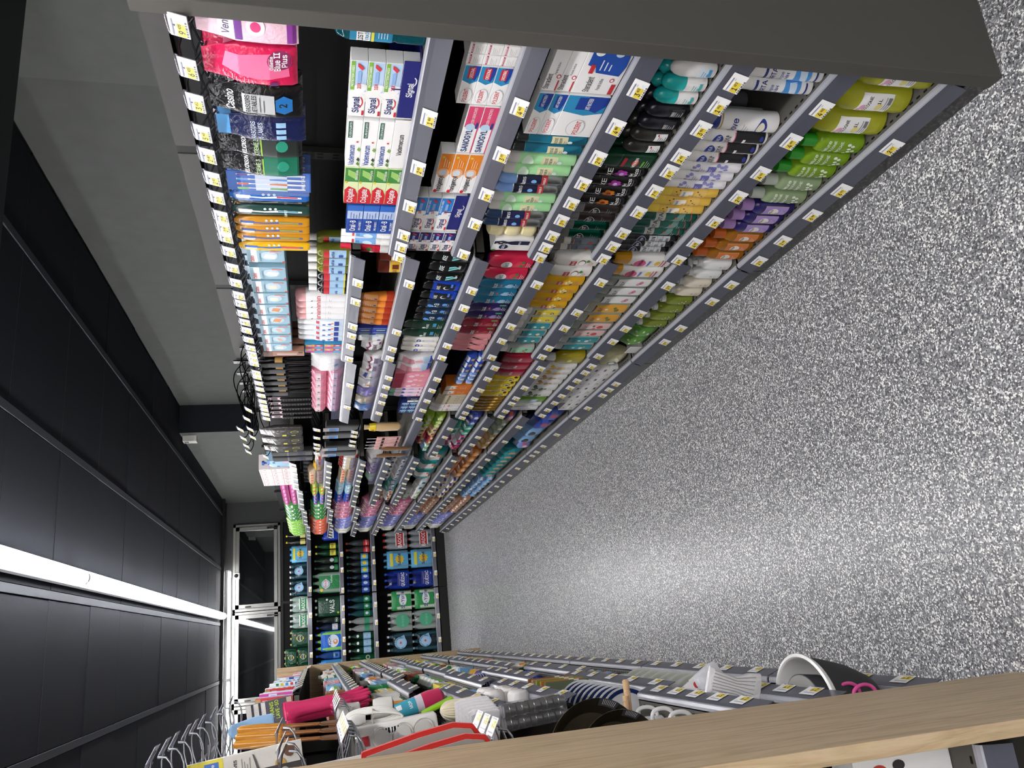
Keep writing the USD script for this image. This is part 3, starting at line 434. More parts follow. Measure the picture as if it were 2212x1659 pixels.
# colognes, soaps
K('cologne_big', 'cologne_bottle', 'bottle', 'one-litre yellow cologne bottle', ('b', 'bottle', '0:36 3:43 20:44 70:43 120:44 168:43 190:34 202:20 206:17', 2, '#d8da3e', 't'), ('b', 'cap', '204:19 206:22 236:22 240:19', 2, '#e9e9e2', 'g'), ('r', 'label', -20, 52, 34, 142, '#f5f4f2'), ('t', 'lettering', 'COLOGNE', 6, 112, 9, INK, 44), ('e', 'blossom', -2, 128, 9, 8, '#e6a6c0'), ('e', 'blossom', -12, 134, 6, 5, '#e6a6c0'), ('e', 'lemon', 2, 84, 12, 9, '#e9dc86'), ('t', 'lettering', '1L', 18, 84, 9, INK), *lines('small_print', -8, 70, 36, 3, 6, '#55565c'), ('r', 'barcode', 12, 56, 28, 66, '#77777a'))
def colo(key, label, liq, capc): K(key, 'cologne_bottle', 'bottle', label, ('b', 'bottle', '0:26,22 3:30,26 120:30,26 134:26,22 142:14', 2.5, liq, 't'), ('b', 'cap', '140:17 142:18 178:18 181:16', 2, capc, 'g'), ('t', 'lettering', 'nature', 2, 104, 11, '#e9f0dc', 46), ('t', 'lettering', 'COLOGNE', 2, 88, 8, '#e9f0dc', 46), ('t', 'lettering', 'FRAICHE', 2, 66, 9, '#e9f0dc', 44), *[('e', 'leaf_print', x, z, 4, 6, '#e9f0dc') for x, z in ((-16, 44), (-8, 36), (4, 40), (14, 34), (18, 46), (-2, 26))])
colo('cologne_lime', 'lime cologne bottle, bright green cap', '#9fcb2e', '#33a52c'); colo('cologne_pale', 'pale green cologne bottle, frosted cap', '#b9cfa0', '#cfd6cc')
def edt(key, label, liq, capc, lab): K(key, 'cologne_bottle', 'bottle', label, ('b', 'bottle', '0:27,23 3:30,26 112:30,26 128:22,20 138:13', 2.6, liq, 't' if 'amber' in label else 'g'), ('b', 'cap', '136:19 138:20 176:20 178:19', 2, capc, 'g'), ('r', 'gold_rim', -22, 20, 24, 100, '#c9b48a'), ('r', 'label', -21, 21, 23, 99, lab), ('e', 'white_disc', 2, 66, 15, 17, '#f3efe4'), ('e', 'gold_arc', -3, 66, 9, 13, '#9a8c4a'), ('e', 'white_core', 0, 66, 8, 11, '#f3efe4'), ('t', 'lettering', 'BIEN', 5, 70, 7, '#4a3a2c', 16), *lines('small_print', -14, 40, 26, 3, 6, '#f0e4d4'))
edt('edt_purple', 'violet cologne bottle, mauve cap', '#2a2260', '#b48ccc', '#a98fd0'); edt('edt_orange', 'amber cologne bottle, orange cap', '#c8801e', '#d0651a', '#dc7a34')
def pump(key, label, liq, pc, look, dec): K(key, 'soap_pump_bottle', 'bottle', label, ('b', 'bottle', '0:26,18 4:31,23 70:31,23 96:27,20 112:14,13', 2.6, liq, look), ('b', 'collar', '110:15 112:16 128:16 130:10 150:7 152:7', 2, pc, 'g'), ('b', 'pump_head', '150:10,13 153:11,20 162:11,20 166:8,10', 2.6, pc, 'g', -5), *dec)
pump('pump_white', 'white liquid soap pump bottle', '#f1f2ee', '#d7dbd8', 'g', [('e', 'mark', 4, 40, 6, 5, '#c6cbb0'), *lines('small_print', -10, 26, 24, 2, 6, '#b9bab2')]); pump('pump_cream', 'cream liquid soap pump bottle', '#ece2cd', '#cfd2cc', 'g', [('e', 'mark', 4, 42, 7, 5, '#c9b48c'), *lines('small_print', -12, 26, 26, 2, 6, '#a39276')]); pump('pump_green', 'clear olive soap pump bottle', '#a8b84a', '#e6e7e2', 't', [*[('e', 'dot_print', x, z, 2.4, 2.4, '#dfe8c4') for x, z in ((-14, 40), (-2, 52), (10, 44), (16, 30), (-8, 26), (4, 32))]])
def pillow(w, d, h): return '0:%g,%g %g:%g,%g %g:%g,%g %g:%g,%g %g:%g,%g' % (w/2*.98, d*.06, h*.07, w/2, d*.3, h*.3, w/2, d/2, h*.72, w/2, d/2*.96, h, w/2*.97, d*.06)
def pack(key, label, w, d, h, col, *dec, name='pack', cat='pack', look='f'): K(key, name, cat, label, ('b', 'wrapper', pillow(w, d, h), 3.2, col, look), *dec)
pack('refill_green', 'green soap refill pouch with leaf print', 96, 60, 120, '#5f9a3f', *[('e', 'leaf_print', x, z, 9, 5, '#d7e6a8') for x, z in ((-20, 30), (6, 44), (24, 70), (-16, 84), (14, 98))], name='refill_pouch', cat='pouch')
# second and third bays
def flat(key, label, w, d, h, col, capc, caph, *dec, look='g', name='shower_gel_bottle', n=3, sh=.72):
    """flat shower-gel or lotion bottle, cap on top"""
    b = h-caph
    K(key, name, 'bottle', label, ('b', 'bottle', '0:%g,%g 4:%g,%g %g:%g,%g %g:%g,%g %g:%g,%g' % (w*.44, d*.42, w/2, d/2, b*.55, w/2, d/2, b*.86, w*.46, d*.46, b, w*sh/2, d*.36), n, col, look), ('b', 'cap', '%g:%g,%g %g:%g,%g %g:%g,%g %g:%g,%g' % (b-1, w*sh/2+.5, d*.37, b+caph*.5, w*sh/2, d*.35, b+caph*.9, w*sh*.42, d*.3, h, w*sh*.34, d*.22), n, capc, 'g'), *dec)
def inv(key, label, w, d, h, col, *dec, look='g', name='shower_gel_bottle', capc=None):
    """bottle that is one body with a rounded top"""
    K(key, name, 'bottle', label, ('b', 'bottle', '0:%g,%g 5:%g,%g %g:%g,%g %g:%g,%g %g:%g,%g' % (w*.42, d*.4, w/2, d/2, h*.6, w/2, d/2, h*.86, w*.44, d*.42, h*.97, w*.28, d*.26), 2.8, col, look), ('b', 'top', '%g:%g,%g %g:%g,%g' % (h*.965, w*.26, d*.25, h, w*.2, d*.18), 2.4, capc or col, 'g'), *dec)
K('mercuro', 'antiseptic_bottle', 'bottle', 'olive antiseptic bottle, white cap', ('b', 'bottle', '0:24,20 3:26,22 84:26,22 100:18,16 106:10', 2.8, '#8c9136', 't'), ('b', 'cap', '104:11 106:12 131:12 133:11', 2, WW, 'g'), ('r', 'label', -24, 12, 24, 66, '#a5c9e6'), ('r', 'red_band', -24, 66, 24, 84, '#c92a33'), ('t', 'lettering', 'modifié', 0, 50, 9, '#2a4688', 42), ('r', 'blue_square', -10, 22, 8, 36, '#2e4fa0'))
K('mercuro_black', 'antiseptic_bottle', 'bottle', 'black antiseptic bottle, white cap', ('b', 'bottle', '0:24,20 3:26,22 84:26,22 100:18,16 106:10', 2.8, '#0d0d0e', 'g'), ('b', 'cap', '104:11 106:12 131:12 133:11', 2, WW, 'g'), ('r', 'label', -24, 14, 24, 70, '#a5c9e6'), ('r', 'red_band', -24, 62, 24, 82, '#c92a33'), ('r', 'yellow_edge', -24, 9, 24, 14, '#e2d23a'), ('t', 'lettering', 'unité', 0, 34, 9, '#2a4688', 30))
cank('evian', 'white water mist can, pink cap', 28, 182, '#f0efee', '#e8a6a6', 36, ('t', 'lettering', 'evian', 0, 92, 16, '#d0686e', 44), ('q', 'peak', [(-8, 120), (0, 128), (8, 120), (4, 120), (0, 124), (-4, 120)], '#4a4a4e'), ('r', 'seam', -28, 72, 28, 73, '#cfcfce'), *lines('small_print', -10, 60, 22, 2, 6, '#b4b4b6'))
flat('spray_blue', 'clear blue antiseptic spray bottle', 56, 38, 178, '#cfdfea', '#e6e8e8', 60, ('r', 'label', -22, 20, 22, 92, '#eef2f7'), ('e', 'blue_dot', -6, 78, 8, 7, '#3a4f9a'), ('r', 'navy_corner', -22, 20, 22, 38, '#2a3f9a'), ('q', 'red_tab', [(6, 96), (22, 96), (22, 108), (6, 108)], '#c94a55'), ('e', 'ring', 2, 56, 8, 7, '#4a69b4'), ('e', 'orange_spot', 10, 46, 7, 6, '#e9a26a'), name='spray_bottle', n=3)
K('tampon_box', 'tampon_box', 'box', 'patchwork purple and yellow box', ('x', 'carton', (100, 60, 77, 0), '#3f9fd0', 'p'), *[('r', 'patch', -50+25*i, 2+36*j, -26+25*i, 37+36*j, cc) for (i, j), cc in {(0, 1): '#c9559e', (1, 1): '#e9b43a', (2, 1): '#c9559e', (3, 1): '#e9b43a', (0, 0): '#4fa6d6', (1, 0): '#d2423a', (2, 0): '#4fa6d6', (3, 0): '#d2423a'}.items()], *[('e', 'motif', -37+25*i, 20+36*j, 7, 9, '#e8d3e2') for i in (1, 3) for j in (0, 1)])
K('tub_brown', 'hair_care_tub', 'tub', 'brown-lidded tub with yellow label', ('b', 'tub', '0:38 2:40 40:41', 2, '#efe6cf', 'g'), ('b', 'lid', '40:42 76:42 78:40', 2, '#5e2418', 'g'), ('r', 'label', -39, 5, 39, 37, '#e8b832'), ('t', 'lettering', 'DOUX', -12, 14, 14, '#4a2a16', 40), ('r', 'brown_patch', 12, 8, 28, 30, '#6b3218'))
K('sun_tube', 'sun_cream_tube', 'tube', 'orange sun cream tube', ('b', 'tube', '28:24,17 34:25,18 80:29,12 128:31,3 138:31,1.5', 2.4, '#e98a34', 'g'), ('b', 'cap', '0:24,18 2:25,19 26:25,18 28:24,17', 2.4, '#b23a1e', 'g'), ('q', 'pale_arc', [(-22, 60), (10, 120), (26, 124), (26, 60)], '#f0a65c'), ('r', 'blue_tag', -6, 62, 6, 72, '#3f5f9c'), *lines('small_print', -14, 100, 22, 4, 6, '#f6d2a2'))
K('nivea_pad', 'wipes_pack', 'pack', 'white cleansing wipes pack, blue dot', ('b', 'wrapper', '0:38,10 10:40,22 70:40,24 110:40,20 122:39,3', 3.5, '#f1f0ee', 'g'), ('e', 'blue_disc', -18, 26, 10, 8, '#27439c'), ('t', 'lettering', 'SOFT', 6, 56, 12, '#8a8c90', 34), ('r', 'pale_stripe', 20, 30, 30, 100, '#b9d3e2'))
K('blue_green_box', 'dressing_box', 'box', 'blue box with lime stripe', ('x', 'carton', (40, 60, 62, 0), '#1f3d9e', 'p'), ('r', 'lime_stripe', -12, 8, -4, 44, '#b9dc6a'), ('r', 'white_line', 8, 4, 10, 58, WW))
pack('demakup', 'white cotton pouch with purple scrawl', 110, 55, 92, '#f2efee', ('q', 'purple_wave', [(-48, 66), (-10, 74), (20, 60), (48, 66), (48, 58), (18, 52), (-10, 64), (-48, 56)], '#a3456f'), ('t', 'lettering', 'DEMAK', -4, 28, 18, '#3a2a3a', 76), ('r', 'purple_mark', 26, 12, 44, 20, '#9a4a78'), name='cotton_pouch')
def gel(key, label, c1, capc, w, *dec, h=136): flat(key, label, w, 40, h, c1, capc, 34, *dec, sh=.84, n=3.4)
gel('axe_teal', 'black shower gel with teal slash', '#0f1012', '#101012', 74, ('t', 'lettering', 'AXE', 0, 84, 14, W, 36), ('q', 'slash', [(-16, 66), (-4, 66), (14, 30), (4, 30)], '#7fd0cc'), ('q', 'slash', [(2, 66), (16, 66), (20, 46), (14, 34)], '#7fd0cc'), ('t', 'lettering', '48H', 12, 26, 9, W), ('r', 'teal_tab', -6, 94, 4, 100, '#7fc3cc'))
gel('axe_blue', 'cobalt blue shower gel, black cap', '#143fae', '#0f1012', 74, ('q', 'black_panel', [(-30, 20), (24, 20), (30, 88), (-24, 88)], '#15161a'), ('t', 'lettering', 'AXE', 0, 74, 12, W, 34), ('e', 'white_arc', 0, 50, 14, 12, '#d9e2ee'), ('e', 'arc_core', 3, 47, 12, 10, '#15161a'), ('r', 'blue_bar', 4, 28, 28, 36, '#4f86e0'))
gel('fa_navy', 'navy shower gel with blue splash', '#142a44', '#15171a', 66, ('t', 'lettering', 'Fa', 0, 56, 24, '#c3c9ce', 36), ('e', 'splash', -8, 88, 14, 10, '#4f93d9'), ('e', 'splash', 6, 34, 12, 9, '#4f93d9'), *lines('small_print', -18, 24, 36, 2, 6, '#aab4bd'))
gel('dop_green', 'bottle-green shower gel, blue label', '#153a2a', '#122e22', 92, ('e', 'white_mark', -14, 84, 9, 7, '#d5ddd6'), ('t', 'lettering', 'HOMME', 0, 66, 10, '#cfd8d0', 50), ('r', 'blue_label', -4, 36, 30, 50, '#3f8fc0'), *lines('small_print', -24, 26, 44, 3, 7, '#b9c7bd'), h=168)
gel('nivea_body', 'ivory body lotion bottle, blue oval', '#eeeae0', '#e6e2d8', 66, ('e', 'blue_oval', 0, 86, 18, 10, '#27409a'), ('t', 'lettering', 'NIVEA', 0, 82, 7, WW, 26), ('t', 'lettering', 'care', 0, 62, 10, '#9aa4c0', 40), ('e', 'ring', 2, 42, 14, 9, '#d9dbe6'), *lines('small_print', -16, 26, 34, 2, 6, '#a5a8bb'), h=150)
def duo(key, label, c1, w, flower, fc, txt, *dec): inv(key, label, w, 48, 168, c1, ('t', 'lettering', txt, -2, 92, 17, WW, 44), ('r', 'accent', -2, 74, 14, 80, '#d0593a'), *[('e', flower, x, z, 5, 12, fc) for x, z in ((-12, 44), (-4, 52), (4, 50), (12, 44), (0, 36))], *lines('small_print', -16, 24, 36, 3, 6, '#d9d3dd'), *dec)
inv('pucca_red', 'strawberry-red children shower gel, purple top', 88, 48, 165, '#d4264c', ('e', 'white_splash', -6, 96, 26, 20, '#f0ecec'), ('t', 'lettering', '2en1', -6, 90, 14, '#3f9a8a', 36), ('e', 'berry', 4, 50, 20, 17, '#e03a50'), ('e', 'leaf', -10, 44, 9, 7, '#3f8a44'), ('e', 'leaf', 16, 40, 8, 6, '#3f8a44'), *lines('small_print', -18, 24, 36, 3, 6, '#f3d3d9'), capc='#6a2e86')
duo('duo_teal', 'teal-blue shower gel, pale flower picture', '#1f7396', 70, 'flower', '#9cc6de', 'doux'); duo('duo_purple', 'deep purple shower gel, lilac flower', '#2c2158', 78, 'flower', '#9a84b8', 'doux', ('r', 'green_tab', 26, 14, 32, 40, '#4f9a5c')); duo('duo_red', 'dark red shower gel, cherry picture', '#8c1f35', 86, 'cherry', '#a83a3a', 'doux', ('r', 'green_tab', 30, 14, 36, 40, '#5f9a4c'))
inv('pink_bottle', 'salmon pink lotion bottle with brown beads', 74, 52, 168, '#e8949a', *[('e', 'bead', -20+9*k, 40+10*k, 6, 7, c) for k, c in enumerate(('#3a2a1c', '#5c4426', '#2a221a', '#6b5230', '#33261a'))], ('e', 'pale_disc', -14, 24, 14, 9, '#f0c3c3'))
def tahi(key, label, c1, *dec): inv(key, label, 80, 54, 165, c1, ('r', 'red_label', -18, 84, 14, 106, '#d0302e'), ('t', 'lettering', 'tahiti', -2, 91, 9, WW, 28), *dec, *lines('small_print', -14, 36, 34, 3, 6, '#b4583a'))
tahi('tahiti_coco', 'pearl white shower gel, coconut picture', '#f0ede6', ('e', 'coconut', 4, 64, 19, 14, '#7a4a2c'), ('e', 'coco_flesh', 2, 64, 16, 12, '#f6f4ee'), ('e', 'leaf', 16, 44, 8, 6, '#3f8f44')); tahi('tahiti_vanilla', 'golden yellow shower gel, vanilla flower', '#e3ae1d', *[('e', 'petal', 4+10*math.cos(t), 62+10*math.sin(t), 8, 5, '#f4e2a0') for t in (0, 1.3, 2.5, 3.8, 5.0)], ('e', 'leaf', -10, 52, 9, 6, '#3c4a26'))
def ush(key, label, capc, lab, w, body, *dec, h=165): flat(key, label, w, 44, h, body, capc, 36, ('q', 'dark_rim', [(-w*.36, h*.66), (w*.36, h*.66), (w*.34, h*.69), (-w*.34, h*.69)], '#26323a'), ('q', 'label', [(-w*.4, 12), (w*.4, 12), (w*.42, h*.4), (w*.36, h*.66), (-w*.36, h*.66), (-w*.42, h*.4)], lab), ('t', 'lettering', 'SLY', -2, h*.52, 14, '#2a3f4a', w*.5), ('e', 'white_ring', 4, h*.44, 8, 7, '#e6efee'), *dec, sh=.8)
ush('ush_yellow', 'grey-capped shower gel with lemon-yellow label', '#e9e9e6', '#ecd43c', 70, '#b9beba', ('e', 'flower', 2, 40, 9, 8, '#4a4326'), ('e', 'flower', 2, 40, 5, 5, '#f3e6a0')); ush('ush_teal', 'white-capped shower gel with teal label', '#ecebe8', '#2b95a0', 82, '#b5bab6', ('e', 'flower', 2, 38, 12, 9, '#f2e2b4'), ('e', 'leaf', -16, 44, 9, 6, '#1f5a4c')); ush('ush_mint', 'white-capped shower gel with mint label', '#ecebe8', '#a6dcb4', 84, '#b9beba', ('e', 'red_leaf', 4, 50, 8, 5, '#c04a2a'), ('e', 'red_leaf', -12, 40, 7, 4, '#c04a2a'), ('e', 'leaf', 18, 40, 9, 7, '#4f9a6a'))
flat('laino', 'white shower cream bottle, mustard cap', 84, 48, 218, '#f2f0ea', '#d69a1e', 58, ('e', 'pink_oval', -4, 120, 26, 22, '#e85a8c'), ('q', 'orange_corner', [(-30, 148), (-10, 148), (-28, 128)], '#e07a2a'), ('t', 'lettering', 'sanodium', -4, 114, 12, '#2a1a3a', 60), ('r', 'blue_line', -20, 84, 20, 92, '#6a7ac0'), ('e', 'lemon', 4, 56, 15, 10, '#eec23c'), ('r', 'orange_line', -26, 38, 26, 42, '#d06a3a'), ('r', 'plum_line', -26, 26, 26, 31, '#a04a6a'))
ush('ush_white', 'grey shower gel with blue cap and white label', '#5f8fc6', '#f2f1ee', 80, '#8f958a', ('e', 'petal', -2, 56, 12, 9, '#e6a8b4'), ('e', 'petal', 10, 48, 12, 9, '#e08ea0'), ('e', 'core', 4, 50, 4, 4, '#b0283a'), h=218); ush('ush_orange', 'white-capped bath gel with mango-orange label', '#ecebe8', '#f0ac2c', 98, '#a9a995', ('e', 'mango', -4, 50, 14, 10, '#7a7a2c'), ('e', 'leaf', 16, 62, 9, 6, '#3f7a3a'), h=218); ush('ush_red', 'mint-capped bath gel with pomegranate label', '#a8e2c2', '#eec9c4', 82, '#9aa096', ('e', 'fruit', 2, 56, 16, 14, '#d8403c'), ('e', 'fruit', -18, 78, 9, 8, '#d8403c'), ('e', 'leaf', 14, 86, 9, 5, '#3f7a3a'), h=218); ush('ush_aqua', 'white-capped bath gel with aqua label', '#f0efec', '#1f98a0', 83, '#b5bab6', ('e', 'white_flower', 0, 60, 12, 10, '#f0efe2'), ('e', 'fruit', 12, 46, 8, 6, '#d8b48a'), h=218)
# third bay
pack('cotton_white', 'white cotton pad pack', 200, 90, 150, '#f1efee', ('e', 'blue_spot', 20, 40, 14, 10, '#5fb0e2'), name='cotton_pack'); pack('cotton_pink', 'pink-wrapped cotton pack', 104, 80, 76, '#ee93aa', ('r', 'white_band', -50, 30, 50, 52, '#f6dfe4'), ('r', 'dark_tab', -10, 34, 10, 44, '#6a6470'), name='cotton_pack')
def wipes(key, label, col, *dec, w=120): pack(key, label, w, 60, 98, col, *dec, name='wipes_pack')
wipes('wipes_white', 'white baby wipes pack, green motif', '#f2f0ef', ('q', 'blue_band', [(-10, 70), (50, 62), (50, 76), (-6, 84)], '#5a6fc0'), ('e', 'leaf_print', -4, 44, 12, 8, '#6aa85a'), ('r', 'pink_edge', -56, 8, 56, 12, '#d86a9a')); wipes('wipes_orange', 'white wipes pack, orange flower', '#f2f0ef', ('e', 'flower', 4, 50, 12, 9, '#e08a3a'), ('e', 'leaf_print', -10, 36, 10, 6, '#6aa85a')); wipes('wipes_violet', 'violet tissue pack with petals', '#9a90d8', ('e', 'petal', -14, 66, 14, 8, '#c3bbea'), ('e', 'petal', 8, 60, 12, 8, '#b3aae4'), ('q', 'white_tab', [(-6, 30), (26, 44), (22, 26), (4, 16)], '#eceaf2')); wipes('wipes_cream', 'cream tissue pack with small pictures', '#eadfc0', *[('r', 'picture', -40+28*k, 24+22*j, -18+28*k, 40+22*j, c) for (k, j), c in {(0, 0): '#c98a6a', (1, 1): '#7fa6a0', (2, 0): '#d8b45a', (0, 1): '#8f7fae'}.items()]); wipes('wipes_blue', 'sky blue tissue pack', '#5f97de', ('q', 'white_tab', [(-30, 36), (20, 50), (24, 34), (-20, 24)], '#e6eefa'))
pack('depil_pouch', 'rose and white hair-removal pouch', 100, 60, 170, '#f0ecec', ('q', 'pink_field', [(-46, 150), (46, 150), (30, 100), (-20, 90), (-46, 110)], '#dd8f9c'), ('e', 'pink_leg', 8, 60, 16, 34, '#e8a8b4'), ('r', 'blue_foot', -46, 8, 46, 24, '#2d52c0'), ('q', 'sky_field', [(-46, 24), (46, 24), (46, 60), (-46, 44)], '#bcd8ee'), name='hair_removal_pouch', cat='pouch')
K('veet_pink', 'hair_removal_box', 'box', 'pink hair-removal box, pale flower', ('x', 'carton', (76, 52, 168, 0), '#e88fa2', 'p'), ('r', 'crimson_top', -38, 120, 38, 167, '#b3204e'), ('e', 'pale_flower', -10, 84, 16, 14, '#f6d9dc'), ('e', 'pale_flower', 12, 60, 14, 12, '#f3ccd2'), ('e', 'gold_disc', 0, 34, 12, 10, '#e6c99a'))
flat('nivea_pink', 'pale pink lotion bottle, blue oval', 58, 40, 172, '#f0d9e4', '#7fae9a', 30, ('e', 'blue_oval', 0, 100, 16, 9, '#27409a'), ('r', 'lilac_text', -10, 50, 12, 74, '#b99ad0'), ('r', 'magenta_bar', -16, 18, 16, 24, '#d0407a'), name='lotion_bottle'); K('navy_box', 'face_cream_box', 'box', 'navy cream box with cyan window', ('x', 'carton', (68, 60, 42, 0), '#1b2c70', 'p'), ('r', 'silver_panel', 2, 3, 33, 39, '#9fb4c9'), ('r', 'cyan_frame', -22, 10, 4, 28, '#8fd6e2'), ('r', 'blue_frame', -19, 13, 1, 25, '#2352a8'), ('r', 'mint_tab', 12, 14, 20, 34, '#7fdcd0'))
K('white_green_box', 'face_cream_box', 'box', 'white and navy cream box, green dot', ('x', 'carton', (80, 60, 60, 0), '#161d44', 'p'), ('r', 'white_half', -40, 1, -8, 59, WW), ('e', 'green_dot', -22, 22, 6, 6, '#6ab04a'), *lines('small_print', 4, 40, 26, 4, 8, '#c3cbe2', 3))
pack('mouchoir_blue', 'royal blue pocket tissue pack', 78, 50, 52, '#2c4fb4', ('r', 'grey_top', -32, 34, 32, 50, '#a9b4c4'), ('e', 'tan_picture', 12, 20, 13, 9, '#c99a6a'), name='tissue_pack'); pack('mouchoir_pale', 'pale blue pocket tissue pack', 58, 50, 50, '#7f9fd2', ('r', 'white_tab', -8, 12, 14, 34, '#dfe8f6'), ('r', 'black_edge', -28, 8, -20, 44, '#1c1f2c'), name='tissue_pack')
K('orange_box', 'sun_care_box', 'box', 'orange box with white splash', ('x', 'carton', (86, 60, 140, 0), '#e77a1e', 'p'), ('q', 'white_splash', [(-40, 136), (40, 136), (30, 76), (10, 90), (-8, 74), (-22, 92)], '#f2ece6'), ('r', 'green_mark', -10, 96, 8, 104, '#4f9a4a'), *lines('small_print', -24, 56, 44, 4, 9, '#f6c08a', 3))
K('beige_tube', 'hair_colour_box', 'box', 'beige slanted-top box with black lettering', ('b', 'carton', '0:20,28 1:20.6,28.6 120:20.6,28.6 150:20,14', None, '#cfc3a4', 'p'), ('t', 'lettering', 'Franck', 0, 84, 13, INK, 36), ('e', 'red_dot', 2, 48, 4, 4, '#b8402c'), *lines('small_print', -12, 36, 24, 2, 6, '#8a7f62'))
K('white_red_box', 'hair_colour_box', 'box', 'white slanted-top box with red lettering', ('b', 'carton', '0:29,28 1:29.6,28.6 130:29.6,28.6 164:29,12', None, '#f1efed', 'p'), ('t', 'lettering', 'COLOR', 0, 60, 11, '#d23040', 44), ('r', 'red_line', -22, 90, 24, 93, '#d23040'), ('r', 'grey_line', -22, 48, 20, 50, '#b4b2b2'))
flat('dark_red', 'crimson shampoo bottle', 100, 44, 156, '#a31c36', '#8c1830', 26, ('t', 'lettering', 'elle', 8, 66, 16, '#e3b4bc', 50), *lines('small_print', -34, 100, 20, 3, 7, '#d98f9c'), ('r', 'white_mark', -44, 116, -30, 121, W), sh=.9, n=3.6, name='shampoo_bottle'); inv('avocado', 'lemon-yellow shampoo bottle, avocado picture', 84, 50, 168, '#e8c92c', ('e', 'avocado', 4, 50, 25, 18, '#5a6a26'), ('e', 'avocado_flesh', 4, 50, 22, 15, '#d6d08a'), ('e', 'stone', 4, 48, 11, 9, '#5c3a22'), ('e', 'dark_leaf', 32, 24, 6, 9, '#46381c'), *lines('small_print', -30, 100, 24, 3, 9, '#3f5a2c', 5), name='shampoo_bottle')
inv('amber_oil', 'amber oil shampoo bottle, citrus picture', 60, 44, 166, '#b8861c', ('e', 'fruit', 2, 52, 16, 13, '#e6b84a'), ('e', 'fruit', 4, 50, 9, 7, '#f0dc8a'), ('r', 'mint_mark', -14, 96, -6, 110, '#8fc6a4'), look='t', name='shampoo_bottle'); flat('olive_bottle', 'olive-yellow shampoo bottle, round white cap', 120, 50, 190, '#b0a022', '#efeeea', 46, ('e', 'lime_dot', 0, 70, 16, 12, '#d8d86a'), name='shampoo_bottle', sh=.4)
def ud(key, label, c, leaf, w): flat(key, label, w, 46, 190, '#f1efea', '#edebe4', 36, *[('e', leaf, -w*.3+w*.2*k, 118+9*(k % 2), w*.13, 12, c) for k in range(4)], ('e', 'picture', -4, 88, w*.24, 12, c), ('r', 'small_label', -8, 58, 10, 74, c), *lines('small_print', -16, 44, 34, 3, 7, '#a9a79c'), name='shampoo_bottle', sh=.9)
ud('ud_honey', 'white shampoo bottle, honey-yellow picture', '#e3b83c', 'petal', 74); ud('ud_olive', 'white shampoo bottle, orange and olive fruit', '#c08a4a', 'fruit', 86); ud('ud_leaf', 'white shampoo bottle, dark green leaves', '#3f5f3a', 'leaf', 108)
flat('green_bottle', 'apple-green shampoo bottle, blue panel', 108, 46, 190, '#6c9c2c', '#5f8c26', 30, ('r', 'blue_panel', -20, 50, 30, 90, '#a9c6de'), ('r', 'white_leaf', -10, 60, 16, 80, '#e6efe0'), name='shampoo_bottle', sh=.9); flat('blue_floral', 'white shampoo bottle, navy sprig print', 88, 46, 190, '#eff0ee', '#e6e8e6', 30, *[('r', 'sprig', x, z, x+5, z+24, '#1f2c5c') for x, z in ((-20, 100), (-4, 60), (10, 96), (20, 50), (-14, 30))], ('r', 'green_sprig', -34, 120, -24, 150, '#3f6a54'), name='shampoo_bottle', sh=.9)
K('white_soap_box', 'shampoo_bar_box', 'box', 'white carton with dark end flap', ('x', 'carton', (150, 150, 46, 0), '#f0efec', 'p'), ('r', 'dark_tab', 30, 8, 60, 20, '#4a4650'), ('r', 'red_mark', -30, 24, -14, 29, '#c9584a'), *lines('small_print', -50, 36, 44, 3, 7, '#b9b4ac', 2)); K('soap_crate', 'display_tray', 'box', 'grey open carton of bagged soaps', ('x', 'base', (150, 150, 2, 0), '#b4b2aa', 'p'), ('x', 'front', (150, 2, 60, 0), '#e0ded8', 'p', -74), ('x', 'back_wall', (150, 2, 170, 0), '#aaa8a0', 'p', 74), ('b', 'side', '0:1,74 60:1,74', None, '#b4b2aa', 'p')); pack('bagged_soap', 'clear bag of cream soaps with crest', 130, 90, 150, '#d8d3a8', ('e', 'blue_crest', -10, 70, 22, 22, '#3f5f8c'), ('e', 'white_crest', -10, 70, 16, 16, '#efeee0'), ('q', 'cream_bar', [(10, 30), (50, 60), (44, 76), (6, 48)], '#f0ecd0'), name='soap_bag', cat='bag')
# fourth to eighth bays: soft packs
def soft(key, label, w, h, col, c2, c3, name='hygiene_pack', d=110, *dec):
    pack(key, label, w, d, h, col, ('q', 'colour_band', [(-w*.47, h*.3), (w*.47, h*.42), (w*.47, h*.66), (-w*.47, h*.56)], c2), ('e', 'picture', w*.12, h*.48, w*.16, h*.14, c3), ('r', 'tab', -w*.36, h*.14, -w*.12, h*.2, c3), *dec, name=name)
def leafy(key, label, w, h, col, leaf, name, n=9, d=130):
    r = np.random.default_rng(len(key)*7+n); pack(key, label, w, d, h, col, *[('e', 'print', r.uniform(-.4, .4)*w, r.uniform(.12, .88)*h, w*r.uniform(.05, .1), h*r.uniform(.03, .07), leaf) for k in range(n)], name=name)
soft('pads_lime', 'lime green sanitary pad pack', 84, 70, '#a8cf3a', '#d5e68c', '#f0f0ea'); soft('pads_orange', 'orange and cream sanitary pad pack', 100, 78, '#e8b868', '#efe3c0', '#6a4a4a'); soft('pads_red', 'raspberry red sanitary pad pack', 104, 60, '#c93a55', '#e0a23a', '#e9dfe2'); soft('pads_mixed', 'pale blue and green sanitary pad pack', 120, 56, '#9fc3e0', '#8fcf5a', '#f0f2f4')
soft('pads_indigo', 'indigo night pad pack', 124, 90, '#3a4fb0', '#5a6fd0', '#e3e8fa'); soft('pads_mint', 'mint green night pad pack', 124, 84, '#5fbfa0', '#3fae94', '#dff0ea'); soft('pads_pinkwhite', 'white and magenta pad pack', 150, 84, '#ecdfe6', '#d8407c', '#2a2c5a'); soft('pads_magenta', 'bright magenta pad pack', 120, 84, '#c92a66', '#dd5a8c', '#5a1a3a')
